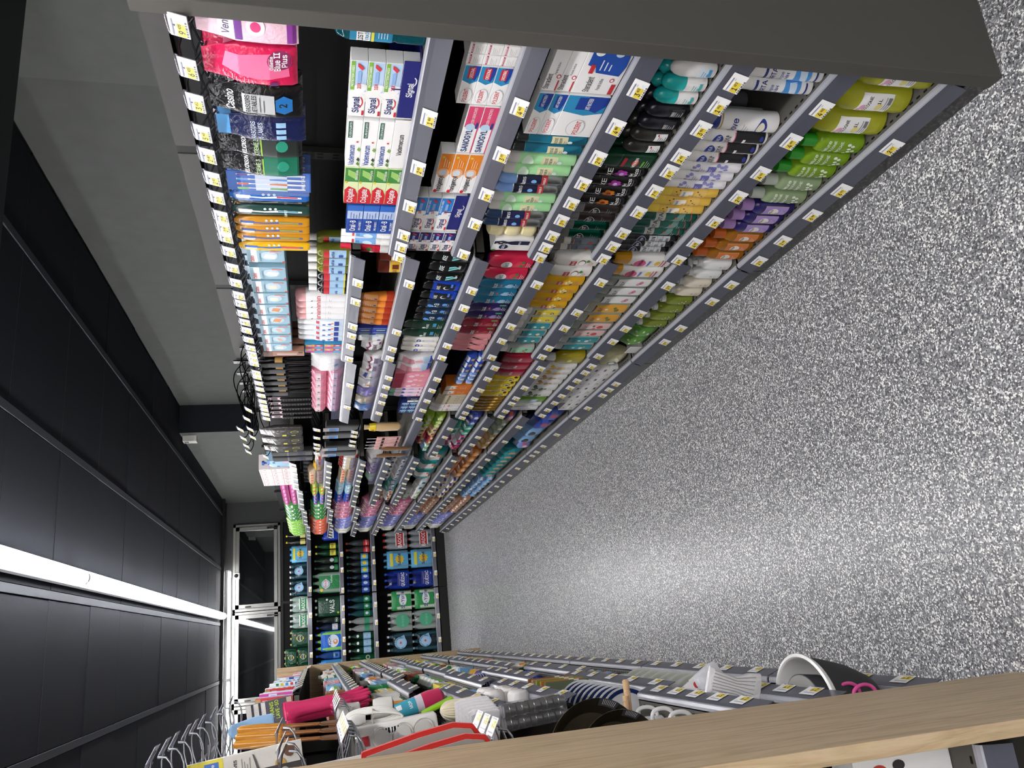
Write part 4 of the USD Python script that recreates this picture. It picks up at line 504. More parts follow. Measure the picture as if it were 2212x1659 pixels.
soft('liner_purple', 'purple and orange liner pack', 180, 84, '#5a3f8c', '#e0653a', '#b9a6d8'); soft('liner_khaki', 'khaki green liner pack', 115, 100, '#8fa07a', '#b9c4ac', '#e3e4dc'); soft('liner_gold', 'golden yellow liner pack', 135, 100, '#e0a83a', '#eec97a', '#efe9e0')
soft('incont_navy', 'navy blue incontinence pant pack', 210, 160, '#2c44a0', '#4a66c4', '#c84a6a'); pack('incont_sky', 'large sky-blue incontinence pant pack, dark oval', 190, 130, 170, '#8cbcec', ('e', 'black_oval', 10, 100, 44, 24, '#33383c'), ('e', 'black_oval', -30, 50, 34, 18, '#3f4448'), ('r', 'green_bar', -60, 24, 50, 40, '#7fb88a'), name='hygiene_pack'); soft('incont_pink', 'blue and pink incontinence pant pack', 150, 120, '#7f93d0', '#c96a94', '#dfe4f4')
K('blue_pump_box', 'intimate_care_box', 'box', 'pale blue care box with pink patch', ('x', 'carton', (90, 70, 150, 0), '#9cc4dc', 'p'), ('r', 'blue_label', -34, 96, 20, 112, '#2c4fb0'), ('r', 'pink_patch', -30, 14, 24, 40, '#f0a8bc'), ('r', 'blue_cap_print', -44, 130, 44, 148, '#4a78c0')); K('blue_pump', 'intimate_care_bottle', 'bottle', 'pale blue care bottle, blue pump', ('b', 'bottle', '0:40,24 4:43,27 120:43,27 140:24,18', 3, '#a4cbe0', 'g'), ('b', 'pump', '138:14 150:14 152:6 172:6 174:16 188:16 190:10', 2, '#2f5fb8', 'g'), ('r', 'blue_label', -30, 70, 20, 88, '#2c4fb0')); K('pink_white_box', 'tampon_box', 'box', 'white and old-pink tampon carton', ('x', 'carton', (118, 110, 72, 0), '#efe4e0', 'p'), ('r', 'pink_line', -56, 58, 56, 62, '#c98a90'), ('e', 'red_motif', 30, 34, 14, 9, '#cf8a92'), *lines('small_print', -46, 44, 50, 3, 9, '#a9a4a4', 4))
soft('snack_red', 'red and white tissue pack tilted in its row', 120, 66, '#efe6e0', '#c9301e', '#e2b43a', 'tissue_pack', 120); soft('snack_yellow', 'yellow tissue pack tilted in its row', 120, 80, '#e3b53a', '#efd27a', '#8a5a1e', 'tissue_pack', 120); soft('redwhite', 'silvery pack with red bow and orange tips', 100, 130, '#d9d5d0', '#c9c2bb', '#d9c06a', 'tissue_pack', 100, ('r', 'red_bow', -46, 104, 46, 128, '#c8201e'), ('r', 'orange_tip', -46, 4, 46, 22, '#d8502a')); soft('green_stripe', 'cream pack with dark green striped side', 100, 60, '#e9d3b4', '#e2a87a', '#c8403a', 'tissue_pack', 100, ('q', 'striped_side', [(-48, 4), (-36, 4), (-36, 56), (-48, 56)], '#1d4a2e'), ('r', 'pale_stripe', -46, 20, -38, 28, '#dfe0a8'), ('r', 'pale_stripe', -46, 40, -38, 48, '#dfe0a8'))
K('paper_roll_black', 'black_tray_pack', 'pack', 'black tray pack with grey label', ('b', 'tray', '0:60,50 4:64,54 76:64,54 80:60,50', 5, '#141416', 'g'), ('r', 'grey_label', -20, 10, 30, 70, '#6a6a74'), ('r', 'pink_bar', -50, 30, -24, 48, '#b4848c'))
soft('mauve_pads', 'mauve and silver make-up remover pack', 120, 96, '#a98fc6', '#dcd3e6', '#6a4a8a'); soft('mint_pads', 'mint and silver make-up remover pack', 120, 80, '#b4dcc0', '#e6ece6', '#5a9a6a'); soft('white_pads', 'plain white cotton bud pack', 120, 120, '#eceae8', '#dcd8d6', '#8a8aa0'); soft('white_mouchoir', 'white diaper pack, dark script', 150, 82, '#edecea', '#d9dcde', '#3a3f4a')
soft('teal_diaper', 'large teal diaper pack with white window', 300, 210, '#1f9a9c', '#2aa6a6', '#f0e4dc', 'diaper_pack', 130, ('q', 'white_window', [(-20, 60), (110, 70), (110, 180), (-10, 170)], '#efe6e2'), ('r', 'orange_tab', 70, 60, 106, 84, '#e2714a')); soft('orange_diaper', 'orange diaper pack with baby pictures', 170, 105, '#d97a1a', '#e29a4a', '#e6c3a8', 'diaper_pack', 130); soft('teal_pants', 'slim teal pants pack, orange corner', 130, 200, '#1a8a92', '#2aa2a8', '#e8a86a', 'diaper_pack', 130)
soft('lime_tissue', 'lime green tissue pack', 150, 62, '#a3bc3a', '#c3d36a', '#e2523a', 'tissue_pack'); soft('navy_tissue', 'navy blue tissue pack', 150, 56, '#26439a', '#4f73c0', '#e35a5a', 'tissue_pack'); soft('sky_tissue', 'ice blue tissue pack', 160, 70, '#a9cfe0', '#d0e4ec', '#8fb4a6', 'tissue_pack'); soft('cobalt_tissue', 'cobalt blue tissue pack', 160, 70, '#1f4cb0', '#2f62c4', '#e05a6a', 'tissue_pack'); soft('pink_tissue', 'rose pink toilet tissue pack', 170, 68, '#c95a9c', '#e29ac4', '#b03a82', 'tissue_pack')
soft('teal_wipes', 'turquoise wipes pack with white band', 220, 120, '#35b2aa', '#f0f2f0', '#6a4a94'); soft('orange_wipes', 'white wipes pack, orange and purple pictures', 220, 76, '#f0eeea', '#e89a3a', '#5a3a86'); soft('white_green_pack', 'white kitchen wipes pack, apple-green picture', 220, 90, '#ecebe6', '#f3f3f0', '#7fc03a'); soft('white_dark_pack', 'white wipes pack, bottle-green arc', 220, 110, '#eaeae8', '#c3d8ea', '#1d4a34'); soft('purple_yellow', 'purple, white and yellow towel pack', 220, 84, '#efece6', '#4a3288', '#e8c23a'); soft('sky_towel', 'sky blue and white towel pack', 230, 80, '#7fb2e2', '#e8eef4', '#3f78c0')
leafy('napkin_green', 'leaf-green napkin pack, white print', 230, 160, '#3f8a3f', '#e8efe6', 'napkin_pack'); leafy('napkin_lime', 'white and lime kitchen roll pack', 200, 190, '#8cc84a', '#eef2ea', 'napkin_pack', 6); leafy('napkin_orange', 'coral orange napkin pack', 210, 200, '#ea6a48', '#f2e4de', 'napkin_pack', 7); leafy('toilet_pink', 'pink toilet roll pack, pale leaf print', 250, 210, '#e07fa0', '#f3dbe2', 'toilet_roll_pack', 14); leafy('toilet_lilac', 'lilac-blue toilet roll pack, white feathers', 260, 240, '#8c92dc', '#e4e2f4', 'toilet_roll_pack', 14); leafy('towel_brown', 'white and rust kitchen towel pack', 250, 110, '#c9906a', '#efe9e2', 'kitchen_roll_pack', 9); leafy('towel_white', 'plain white kitchen towel pack', 240, 200, '#e6e4da', '#b9c49a', 'kitchen_roll_pack', 4)
# ---------------------------------------------------------------- stocking the right side
STOCK = []; USES = {}
def stock(b, lev, *items):
    for it in items: STOCK.append((b, lev, it)); USES[it[0]] = USES.get(it[0], 0)+1
stock(0, 0, ('mouthwash', 1.308, 1.394), ('signal_tray', 1.429, 1.634), ('signal_green', 1.432, 1.631, dict(s=4, f=1.19, dz=.002, w='in the blue tray')), ('white_tray', 1.639, 1.85), ('vade', 1.641, 1.848, dict(s=4, dz=.002, f=1.19)), ('colgate', 1.858, 2.046, dict(s=4)), ('oralb', 2.052, 2.223, dict(s=3)), ('tube_blue', 2.228, 2.318, dict(n=2)), ('tube_red', 2.322, 2.372, dict(dz=0)))
stock(0, 1, ('polident_end', 1.326, 1.425, dict(n=3, s=3)), ('polident_flat', 1.427, 1.566, dict(s=3)), ('sanogyl', 1.568, 1.766, dict(s=2)), ('tonigencyl', 1.769, 1.967, dict(s=3)), ('signal_tray', 1.976, 2.181, dict(w='on the second shelf, sky-blue boxes')), ('signal_blue', 1.979, 2.178, dict(s=4, dz=.002, f=1.19)), ('signal_purple', 2.187, 2.386 - .07, dict(s=4, dz=.002, f=1.19)))
stock(0, 2, ('stera_big', 1.327, 1.497), ('stera_flat', 1.327, 1.497, dict(dz=.1068, s=2)), ('polident_big', 1.50, 1.668), ('polident_slim', 1.50, 1.668, dict(dz=.1068, s=2)), ('mousse_teal', 1.672, 1.762, dict(n=2, r=2)), ('mousse_green', 1.764, 1.87, dict(n=2, r=2)), ('williams_blue', 1.872, 1.966, dict(n=2, r=2)), ('gel_green', 1.968, 2.068, dict(n=2, r=2)), ('williams_navy', 2.07, 2.165, dict(n=2, r=2)), ('soap_trio', 2.166, 2.226), ('nivea_men_box', 2.23, 2.312))
stock(0, 3, ('roll_white', 1.32, 1.424, dict(n=2, r=3)), ('roll_teal', 1.424, 1.524, dict(n=2, r=3)), ('roll_navy', 1.526, 1.63, dict(n=2, r=3)), ('roll_grey', 1.63, 1.736, dict(n=2, r=3)), ('stick_green', 1.738, 1.80, dict(r=2)), ('axe_purple', 1.80, 1.906, dict(n=2, r=2)), ('axe_orange', 1.906, 2.012, dict(n=2, r=2)), ('brut_dark', 2.012, 2.12, dict(n=2, r=2)), ('brut_green', 2.12, 2.228, dict(n=2, r=2)), ('deo_grey', 2.228, 2.31, dict(n=2, r=2)))
stock(0, 4, ('narta_white', 1.31, 1.452, dict(n=3, r=2)), ('deo_back', 1.47, 1.555, dict(n=2, f=1.34)), ('nivea_tall', 1.556, 1.616), ('nivea_bw', 1.616, 1.762, dict(n=3, r=2)), ('deo_violet', 1.762, 1.898, dict(n=3, r=2)), ('deo_yellow', 1.898, 2.048, dict(n=3, r=2)), ('narta_green', 2.05, 2.19, dict(n=3, r=2)), ('nivea_men', 2.192, 2.31, dict(n=3, r=2)))
stock(0, 5, ('cologne_big', 1.308, 1.60, dict(n=3)), ('cologne_lime', 1.606, 1.80, dict(n=3, r=2)), ('cologne_pale', 1.802, 1.956, dict(n=2, r=2)), ('edt_purple', 1.958, 2.14, dict(n=3, r=2)), ('edt_orange', 2.142, 2.345, dict(n=3, r=2)))
stock(1, 0, ('mercuro', 2.352, 2.53, dict(n=3, r=2)), ('mercuro_black', 2.53, 2.70, dict(n=3, r=2)), ('evian', 2.722, 2.95, dict(n=4)), ('spray_blue', 2.952, 3.18, dict(n=4)), ('tampon_box', 3.19, 3.32, dict(s=2)))
stock(1, 1, ('tub_brown', 2.352, 2.535, dict(n=2, skip=())), ('sun_tube', 2.71, 3.01, dict(n=5)), ('blue_green_box', 3.016, 3.10, dict(n=2, s=2)), ('nivea_pad', 3.10, 3.19), ('demakup', 3.19, 3.31))
stock(1, 2, ('axe_teal', 2.345, 2.58, dict(n=3)), ('axe_blue', 2.58, 2.745, dict(n=2)), ('fa_navy', 2.748, 2.952, dict(n=3)), ('dop_green', 2.955, 3.14, dict(n=2)), ('nivea_body', 3.142, 3.316, dict(n=3)))
stock(1, 3, ('pucca_red', 2.37, 2.562, dict(n=2)), ('duo_teal', 2.563, 2.775, dict(n=3, r=2)), ('duo_purple', 2.775, 2.935, dict(n=2, r=2)), ('duo_red', 2.935, 3.11, dict(n=2, r=2)), ('pink_bottle', 3.11, 3.316, dict(n=3, r=2)))
stock(1, 4, ('tahiti_coco', 2.355, 2.527, dict(n=2, r=2)), ('tahiti_vanilla', 2.527, 2.825, dict(n=4, r=2)), ('ush_yellow', 2.825, 2.97, dict(n=2, r=2)), ('ush_teal', 2.97, 3.22, dict(n=3, r=2)), ('ush_mint', 3.222, 3.316+.08, dict(n=1, r=2)))
stock(1, 5, ('laino', 2.345, 2.522, dict(n=2)), ('ush_white', 2.522, 2.765, dict(n=3, r=2)), ('ush_orange', 2.765, 2.97, dict(n=2, r=2)), ('ush_red', 2.97, 3.135, dict(n=2, r=2)), ('ush_aqua', 3.135, 3.316, dict(n=2, r=2)))
stock(1, 6, ('pump_white', 2.36, 2.515, dict(n=2, r=2)), ('pump_cream', 2.517, 2.68, dict(n=2, r=2)), ('pump_green', 2.685, 3.02, dict(n=4, r=2)), ('refill_green', 3.03, 3.24, dict(n=2)), ('soap_crate', 3.245, 3.33))
stock(2, 0, ('cotton_white', 3.40, 3.61), ('cotton_pink', 3.62, 4.29, dict(n=6, s=2)))
stock(2, 1, ('demakup', 3.38, 3.60, dict(n=2)), ('wipes_white', 3.60, 3.73), ('wipes_orange', 3.73, 3.87), ('wipes_violet', 3.87, 4.03), ('wipes_cream', 4.03, 4.16), ('wipes_blue', 4.16, 4.30))
stock(2, 2, ('depil_pouch', 3.40, 3.61, dict(n=2)), ('veet_pink', 3.612, 3.845, dict(n=3)), ('nivea_pink', 3.846, 4.02, dict(n=3)), ('white_green_box', 4.02, 4.12), ('navy_box', 4.122, 4.33, dict(n=3, s=2)))
stock(2, 3, ('mouchoir_blue', 3.40, 3.64, dict(n=3, s=2)), ('mouchoir_pale', 3.64, 3.82, dict(n=3, s=2)), ('orange_box', 3.824, 3.99, dict(n=2)), ('beige_tube', 4.0, 4.17, dict(n=4)), ('white_red_box', 4.172, 4.32, dict(n=2)))
stock(2, 4, ('dark_red', 3.39, 3.70, dict(n=3)), ('avocado', 3.71, 4.06, dict(n=4)), ('amber_oil', 4.06, 4.35, dict(n=5)))
stock(2, 5, ('olive_bottle', 3.395, 3.52), ('ud_honey', 3.53, 3.69, dict(n=2)), ('ud_olive', 3.69, 3.86, dict(n=2)), ('ud_leaf', 3.86, 4.09, dict(n=2)), ('green_bottle', 4.09, 4.20), ('blue_floral', 4.2, 4.36, dict(n=2)))
stock(2, 6, ('bagged_soap', 3.40, 3.54), ('white_soap_box', 3.56, 4.18, dict(n=4, s=3)), ('white_soap_box', 4.18, 4.34, dict(s=2, w='end stack')))
stock(3, 1, ('pads_lime', 4.47, 4.72, dict(n=3, s=2)), ('pads_orange', 4.73, 4.93, dict(n=2, s=2)), ('pads_red', 4.94, 5.15, dict(n=2, s=2)), ('pads_mixed', 5.15, 5.38, dict(n=2)))
stock(3, 2, ('pads_indigo', 4.45, 4.70, dict(n=2)), ('pads_mint', 4.70, 4.95, dict(n=2, s=2)), ('pads_pinkwhite', 4.95, 5.24, dict(n=2, s=2)), ('pads_magenta', 5.24, 5.38))
stock(3, 3, ('liner_purple', 4.44, 4.62), ('liner_khaki', 4.62, 4.98, dict(n=3, s=2)), ('liner_gold', 4.98, 5.38, dict(n=3, s=2)))
stock(3, 4, ('incont_navy', 4.40, 4.83, dict(n=2)), ('incont_sky', 4.84, 5.22, dict(n=2)), ('incont_pink', 5.23, 5.39))
stock(4, 0, ('blue_pump_box', 5.47, 5.57), ('blue_pump', 5.60, 5.70), ('pink_white_box', 5.74, 6.38, dict(n=5, s=3)))
stock(4, 1, ('paper_roll_black', 5.47, 6.3, dict(n=6, s=2, f=1.30)), ('snack_red', 5.48, 5.78, dict(n=2)), ('snack_yellow', 5.80, 5.96), ('green_stripe', 6.0, 6.42, dict(n=4, s=2)))
stock(4, 2, ('redwhite', 5.48, 5.9, dict(n=4)), ('green_stripe', 5.92, 6.42, dict(n=5, s=2)))
stock(4, 3, ('white_pads', 5.47, 5.74, dict(n=2)), ('mauve_pads', 5.76, 6.12, dict(n=3)), ('mint_pads', 6.12, 6.42, dict(n=2)))
stock(4, 4, ('white_mouchoir', 5.46, 6.42, dict(n=6, s=2)))
stock(4, 5, ('teal_diaper', 5.47, 6.42, dict(n=3)))
stock(4, 6, ('orange_diaper', 5.46, 6.42, dict(n=5, s=2)))
stock(4, 7, ('teal_pants', 5.46, 6.42, dict(n=7)))
stock(5, 0, ('pink_tissue', 6.5, 7.4, dict(n=5, s=2)))
stock(5, 1, ('lime_tissue', 6.5, 6.98, dict(n=3, s=2)), ('navy_tissue', 6.98, 7.46, dict(n=3, s=2)))
stock(5, 2, ('sky_tissue', 6.5, 6.98, dict(n=3, s=2)), ('cobalt_tissue', 6.98, 7.46, dict(n=3, s=2)))
stock(5, 4, ('teal_wipes', 6.5, 6.97, dict(n=2)), ('orange_wipes', 6.98, 7.45, dict(n=2, s=2)))
stock(5, 5, ('white_dark_pack', 6.5, 6.97, dict(n=2)), ('white_green_pack', 6.98, 7.45, dict(n=2, s=2)))
stock(5, 6, ('purple_yellow', 6.5, 7.46, dict(n=4, s=2)))
stock(5, 7, ('sky_towel', 6.5, 7.46, dict(n=4, s=2)))
stock(6, 0, ('napkin_green', 7.52, 8.48, dict(n=4)))
stock(6, 1, ('napkin_green', 7.52, 8.48, dict(n=4)))
stock(6, 2, ('toilet_pink', 7.52, 8.48, dict(n=4)))
stock(6, 3, ('toilet_pink', 7.52, 8.48, dict(n=4)))
stock(6, 4, ('toilet_pink', 7.52, 8.48, dict(n=4)))
stock(6, 5, ('towel_brown', 7.52, 8.48, dict(n=4, s=2)))
stock(6, 6, ('towel_brown', 7.52, 8.48, dict(n=4, s=2)))
stock(7, 0, ('napkin_lime', 8.54, 9.7, dict(n=5)))
stock(7, 1, ('napkin_orange', 8.54, 9.7, dict(n=5)))
stock(7, 2, ('toilet_lilac', 8.54, 9.3, dict(n=3)), ('towel_white', 9.3, 9.7, dict(n=2)))
for l in (3, 4, 5, 6): stock(7, l, ('toilet_lilac', 8.54, 9.34, dict(n=3)), ('towel_white', 9.35, 9.7, dict(n=2)))
for b, lev, it in STOCK:
    z = RLEV[b][lev]; kw = it[3] if len(it) > 3 else {}
    where = kw.get('w') or ('shelf %s of bay %s' % (NUM[lev+1], NUM[b+1]) if USES[it[0]] > 1 else None)
    run('R', it[0], z+kw.get('dz', 0), it[1], it[2], kw.get('n', 1), kw.get('r', 1), kw.get('s', 1), kw.get('f', 1.166 if z == .105 else None), where)
# ---------------------------------------------------------------- price tags in the rails
def tagkind(price, clip=False):
    key = 'tag_%s%s' % (price.replace(',', '_'), '_clip' if clip else '')
    if key not in KIND:
        a, c = price.split(',')
        parts = [('x', 'card', (60, .8, 37, 0), '#f4f3f1', 'p'), ('r', 'yellow_patch', -28, 6, 6, 22, '#ead24a'), ('t', 'price', a, -16 if len(a) == 1 else -17, 8, 12, INK, 14), ('t', 'price', c, 0, 14, 6, INK, 12), ('t', 'price', '€', -6, 15, 4, INK, 4), ('r', 'print_line', -27, 29, 16, 31.5, '#8d8da4'), ('r', 'print_line', 8, 24, 16, 26, '#c3c3ca'), *[('r', 'barcode', x, 1.5, x+w, 5, '#5f5f66') for x, w in ((-24, 3), (-18, 5), (-10, 3), (-4, 6), (5, 3), (11, 5))]]
        if clip: parts.insert(1, ('b', 'holder', '-1:31,.4 38:31,.4', None, '#e9e9f4', 'c', 1.2)); parts.insert(2, ('b', 'holder_grip', '36:31,4 37:31.5,4.5 41:31.5,4.5 42:31,4', 3, '#dfe0ea', 'c', 3))
        K(key, 'price_tag', 'price tag', 'tag', *parts)
    return key
FAR = ['1,85', '2,15', '2,49', '3,05', '4,20', '2,95', '5,10', '1,45']
TAGY = {'A1': [1.574, 1.785, 1.982, 2.152, 2.23, 2.30], 'B1': [1.512, 1.706, 1.902, 2.07, 2.27], 'C1': [1.416, 1.562, 1.697, 1.824, 1.931, 2.031, 2.132, 2.21, 2.28], 'D1': [1.369, 1.453, 1.547, 1.668, 1.742, 1.845, 1.966, 2.099, 2.19, 2.28], 'E1': [1.436, 1.573, 1.728, 1.856, 2.007, 2.15, 2.275], 'F1': [1.57, 1.794, 1.944, 2.117, 2.27],
'A2': [2.502, 2.662, 2.901, 3.002, 3.13, 3.28], 'B2': [2.506, 2.964, 3.162, 3.28], 'C2': [2.554, 2.715, 2.907, 3.126, 3.28], 'D2': [2.496, 2.735, 2.903, 3.072, 3.28], 'E2': [2.469, 2.754, 2.923, 3.164, 3.28], 'F2': [2.491, 2.763, 2.93, 3.086, 3.28], 'G2': [2.474, 2.633, 2.924, 3.094],
'A3': [3.665, 4.045], 'B3': [3.559, 3.704, 3.844, 3.978, 4.183], 'C3': [3.595, 3.778, 3.966, 4.148, 4.33], 'D3': [3.433, 3.603, 3.789, 3.947, 4.094, 4.226, 4.33], 'E3': [3.45, 3.568, 3.763, 3.954, 4.056, 4.211, 4.33], 'F3': [3.425, 3.524, 3.657, 3.777, 3.928, 4.064, 4.209, 4.33], 'G3': [3.65, 3.751, 3.857, 4.108, 4.33],
'B4': [4.585, 4.796, 5.049, 5.232, 5.36], 'C4': [4.614, 4.829, 5.035, 5.218, 5.36], 'D4': [4.593, 4.983, 5.33], 'E4': [4.734, 5.06, 5.235, 5.36]}
TAGP = {'A1': ['1,86', '2,05', '1,81', '4,05', '1,92', '1,15'], 'B1': ['4,60', '3,75', '2,81', '2,45', '3,15'], 'C1': ['3,63', '4,86', '2,03', '2,38', '3,12', '3,56', '3,48', '1,74', '7,15'], 'D1': ['1,77', '1,94', '3,86', '2,96', '6,17', '7,01', '7,36', '3,06', '3,14', '2,21'], 'E1': ['4,45', '4,99', '4,65', '2,72', '1,84', '4,05', '4,16'], 'F1': ['2,77', '6,82', '6,05', '2,48', '2,16']}
rt = np.random.default_rng(11)
FARTAGS = [[], []]
def fartag(x, y, z, rz, rx=-19.5):
    for k, b in enumerate((bx(-.03, .03, -.0005, .0004, 0, .037), bx(-.028, .006, -.0008, -.0005, .006, .022))):
        M = trimesh.transformations.rotation_matrix(math.radians(rz), [0, 0, 1]) @ trimesh.transformations.rotation_matrix(math.radians(rx), [1, 0, 0]); M[:3, 3] = x, y, z; b.apply_transform(M); FARTAGS[k].append(b)
for b in range(8):
    for l, z in enumerate(RLEV[b]):
        k = 'ABCDEFGH'[l]+str(b+1); fx = 1.155 if z == .105 else 1.178
        if k not in TAGY:
            if b >= 4:
                for y in np.linspace(YB[b]+.13, YB[b+1]-.09, int(rt.integers(4, 6))): fartag(fx-.0372, y, z-.0452, -90)
            continue
        for i, y in enumerate(TAGY[k]):
            price = TAGP[k][i] if k in TAGP else FAR[int(rt.integers(0, 8))]
            key = tagkind(price); kind_of(key)
            put(key, 'price tag%s, %s along shelf rail %s of toiletries bay %s' % (' reading '+price.replace(',', '.') if k in TAGP else '', ORD[i], NUM[l+1], NUM[b+1]), (fx-.0372, y*(.98 if z == .105 and b < 2 else 1), z-.0452), -90, 'price tags on the toiletries rails', rx=-19.5)
# ---------------------------------------------------------------- wire hooks along the top, with what hangs on them
WIRE, WIREB = mat('#8f9094', 'm'), mat('#1a1a1b', 'm')
def hook_kind(key, L, wire, over=True):
    """origin where the hook tip is; the wire runs back along local +y"""
    q = 'hook_'+key
    if q in KIND: return q
    K(q, 'wire_hook', 'hook', 'hook'); c = stage.CreateClassPrim('/World/Kinds/'+q)
    mesh('wire', tube(smooth_pts([(-.008, 0, .028), (-.008, .004, .01), (-.008, .02, .0), (-.008, .1, 0), (-.008, L, 0)], 4), .0026, 6), wire, c, True)
    mesh('wire', tube([(.008, .05, 0), (.008, L, 0)], .0022, 6), wire, c, True)
    if over: mesh('tag_arm', tube(smooth_pts([(0, -.012, .032), (0, .004, .040), (0, .06, .041), (0, L, .041)], 4), .0024, 6), wire, c, True)
    mesh('clip', bx(-.022, .022, L-.004, L+.001, -.012, .06), wire, c)
    KIND[q][4] = c.GetPath(); KIND[q][5] = [.02, L, .06]; return q
def hook(side, x, y, z, key, label, grp): put(key, label, (x, y, z), SIDE[side], grp)
pegs = [(1.31, '9,05'), (1.43, '6,05'), (1.54, '3,52'), (1.65, '5,45'), (1.74, '2,87'), (1.84, '2,81'), (1.93, '2,74'), (2.03, '2,38'), (2.09, '2,85'), (2.15, '3,11'), (2.24, '1,95')]+[(y, None) for y in (2.35, 2.46, 2.56, 2.63, 2.72, 2.8, 2.88, 2.98, 3.07, 3.14, 3.20, 3.26, 3.38, 3.44, 3.53, 3.62, 3.72, 3.82, 3.9, 3.97, 4.05, 4.14)]
PI = lambda i: i if i < 11 else i-11 if pegs[i][0] < 3.35 else i-23
hk = hook_kind('long', .375, WIRE); hkb = hook_kind('black', .375, WIREB, False)
for i, (y, pr) in enumerate(pegs):
    place = 'in the first bay' if y < 2.3 else 'in the second bay' if y < 3.35 else 'in the third bay'
    hook('R', 1.135, y, 1.805, hk if y < 3.4 else hkb, 'thin wire hook on the top bar, %s, %s of the row' % (place, ORD[PI(i)]), 'wire hooks on the top bar')
    pr = pr or FAR[i % 8]; key = tagkind(pr, True); kind_of(key)
    put(key, 'hook price tag %s %s, %s of the row' % (pr.replace(',', '.') if y < 2.3 else 'in clear holder', place, ORD[PI(i)]), (1.118, y, 1.812), -90, 'price tags on the wire hooks', rx=-14)
def pouch(key, label, w, h, d, col, *dec, name='razor_pouch', look='f'):
    K(key, name, 'pouch', label, ('b', 'pouch', '0:%g,1 %g:%g,%g %g:%g,%g %g:%g,%g %g:%g,1.4 %g:%g,1' % (w*.46, h*.06, w*.49, d*.3, h*.3, w/2, d/2, h*.62, w*.49, d*.42, h*.8, w*.4, h, w*.3), 2.6, col, look), *dec)
pouch('venus', 'pale pink razor pack with purple band', 92, 190, 26, '#eec6d4', ('r', 'purple_band', -40, 4, 40, 22, '#8a3a96'), ('r', 'lilac_label', -36, 120, 36, 150, '#e9e2ea'), ('r', 'violet_tab', -36, 106, 30, 120, '#7a3a96'), ('t', 'lettering', 'Venus', 0, 130, 14, '#5a4a6a', 52), ('e', 'razor_head', 0, 80, 22, 18, '#f3dfe6'), ('e', 'razor_core', 0, 80, 12, 10, '#d83a7a'))
pouch('blueii', 'glossy hot-pink razor bag', 104, 186, 46, '#d81f55', ('q', 'pale_window', [(-10, 150), (30, 140), (44, 20), (-16, 16), (-26, 80)], '#ea6a94'), ('e', 'plum_oval', 24, 34, 22, 26, '#8a2a5c'), ('t', 'lettering', 'Gillette', 20, 48, 7, WW, 34), ('t', 'lettering', 'Blue II', 22, 34, 12, WW, 42), ('t', 'lettering', 'Plus', 24, 20, 11, WW, 30), *lines('small_print', -44, 130, 22, 6, 8, '#f0a4b8'), ('r', 'purple_tab', -44, 40, -30, 56, '#6a2a6a'))
pouch('casino_black', 'black razor pouch with silver panel', 100, 195, 40, '#121215', ('r', 'silver_panel', -30, 60, 26, 128, '#b4b6b6'), ('t', 'lettering', 'Casino', -4, 146, 17, WW, 56), ('t', 'lettering', 'RASOIRS', -2, 112, 10, INK, 50), ('t', 'lettering', 'JETABLES', -2, 98, 10, INK, 50), ('q', 'blue_hex', [(-18, 58), (16, 58), (26, 40), (16, 22), (-18, 22), (-28, 40)], '#1f6fb4'), ('t', 'lettering', '2', -1, 34, 16, INK), *lines('small_print', -24, 90, 44, 2, 8, '#55585a'))
pouch('navy_razor', 'midnight blue razor pouch, sky-blue top', 86, 200, 36, '#171f4a', ('r', 'sky_top', -30, 168, 30, 196, '#4f9bd6'), ('t', 'lettering', 'RASOIRS', 0, 112, 10, '#c3cbe0', 54), ('t', 'lettering', '5 LAMES', 0, 96, 10, '#c3cbe0', 50), *[('r', 'pale_tag', -26+20*k, 44, -12+20*k, 66, '#9ac3e6') for k in range(3)])
def wilk(key, label, low): pouch(key, label, 82, 190, 36, '#0d0e10', ('r', 'green_half', -38, 8, 38, 92, low), ('t', 'lettering', 'WILKINSON', 0, 128, 10, WW, 66), ('t', 'lettering', 'XTREME 3', 0, 100, 10, '#b9d8a0', 56), ('r', 'lime_line', -30, 92, 30, 95, '#9fce3a'), ('e', 'highlight', 8, 46, 18, 14, '#2a9478'))
wilk('wilk_black', 'black razor pouch, grey lower half', '#1c2622'); wilk('wilk_green', 'black and green razor pouch', '#0f6f55')
K('family_brush', 'toothbrush_pack', 'pack', 'clear pack of four coloured toothbrushes', ('x', 'card', (76, 1.5, 210, 0), '#3f6fc0', 'p', 6), ('b', 'blister', '4:34,10 8:36,11 170:36,11 174:34,10', None, '#eef2f8', 'c'), *[('b', 'handle', '14:3,3 40:4.5,4 90:3.4,3 120:4,3.4 150:2.4,2.4 182:4,3', 2, c, 'g', -2) for c in ()], ('on', 0), ('r', 'pale_field', -36, 60, 36, 140, '#d9e3f2'), ('t', 'lettering', 'FAMILY PACK', 0, 16, 8, WW, 60), *[('q', 'toothbrush', [(x-2.6, 14), (x+2.6, 14), (x+4, 60), (x+2, 110), (x+1.6, 150), (x+3.4, 156), (x+3.4, 186), (x-3.4, 186), (x-3.4, 156), (x-1.6, 150), (x-2, 110), (x-4, 60)], '#f4f3f1') for x in (-27, -9, 9, 27)], *[('q', 'grip', [(x-3.6, 60), (x+3.6, 60), (x+2, 104), (x-2, 104)], c) for x, c in ((27, '#6a3a96'), (9, '#3f8fdc'), (-9, '#ec7a2a'), (-27, '#5fae2f'))], *[('r', 'bristles', x-3, 158, x+3, 184, c) for x, c in ((27, '#7a4a9a'), (9, '#5a9ae0'), (-9, '#e0584a'), (-27, '#7fc04a'))])
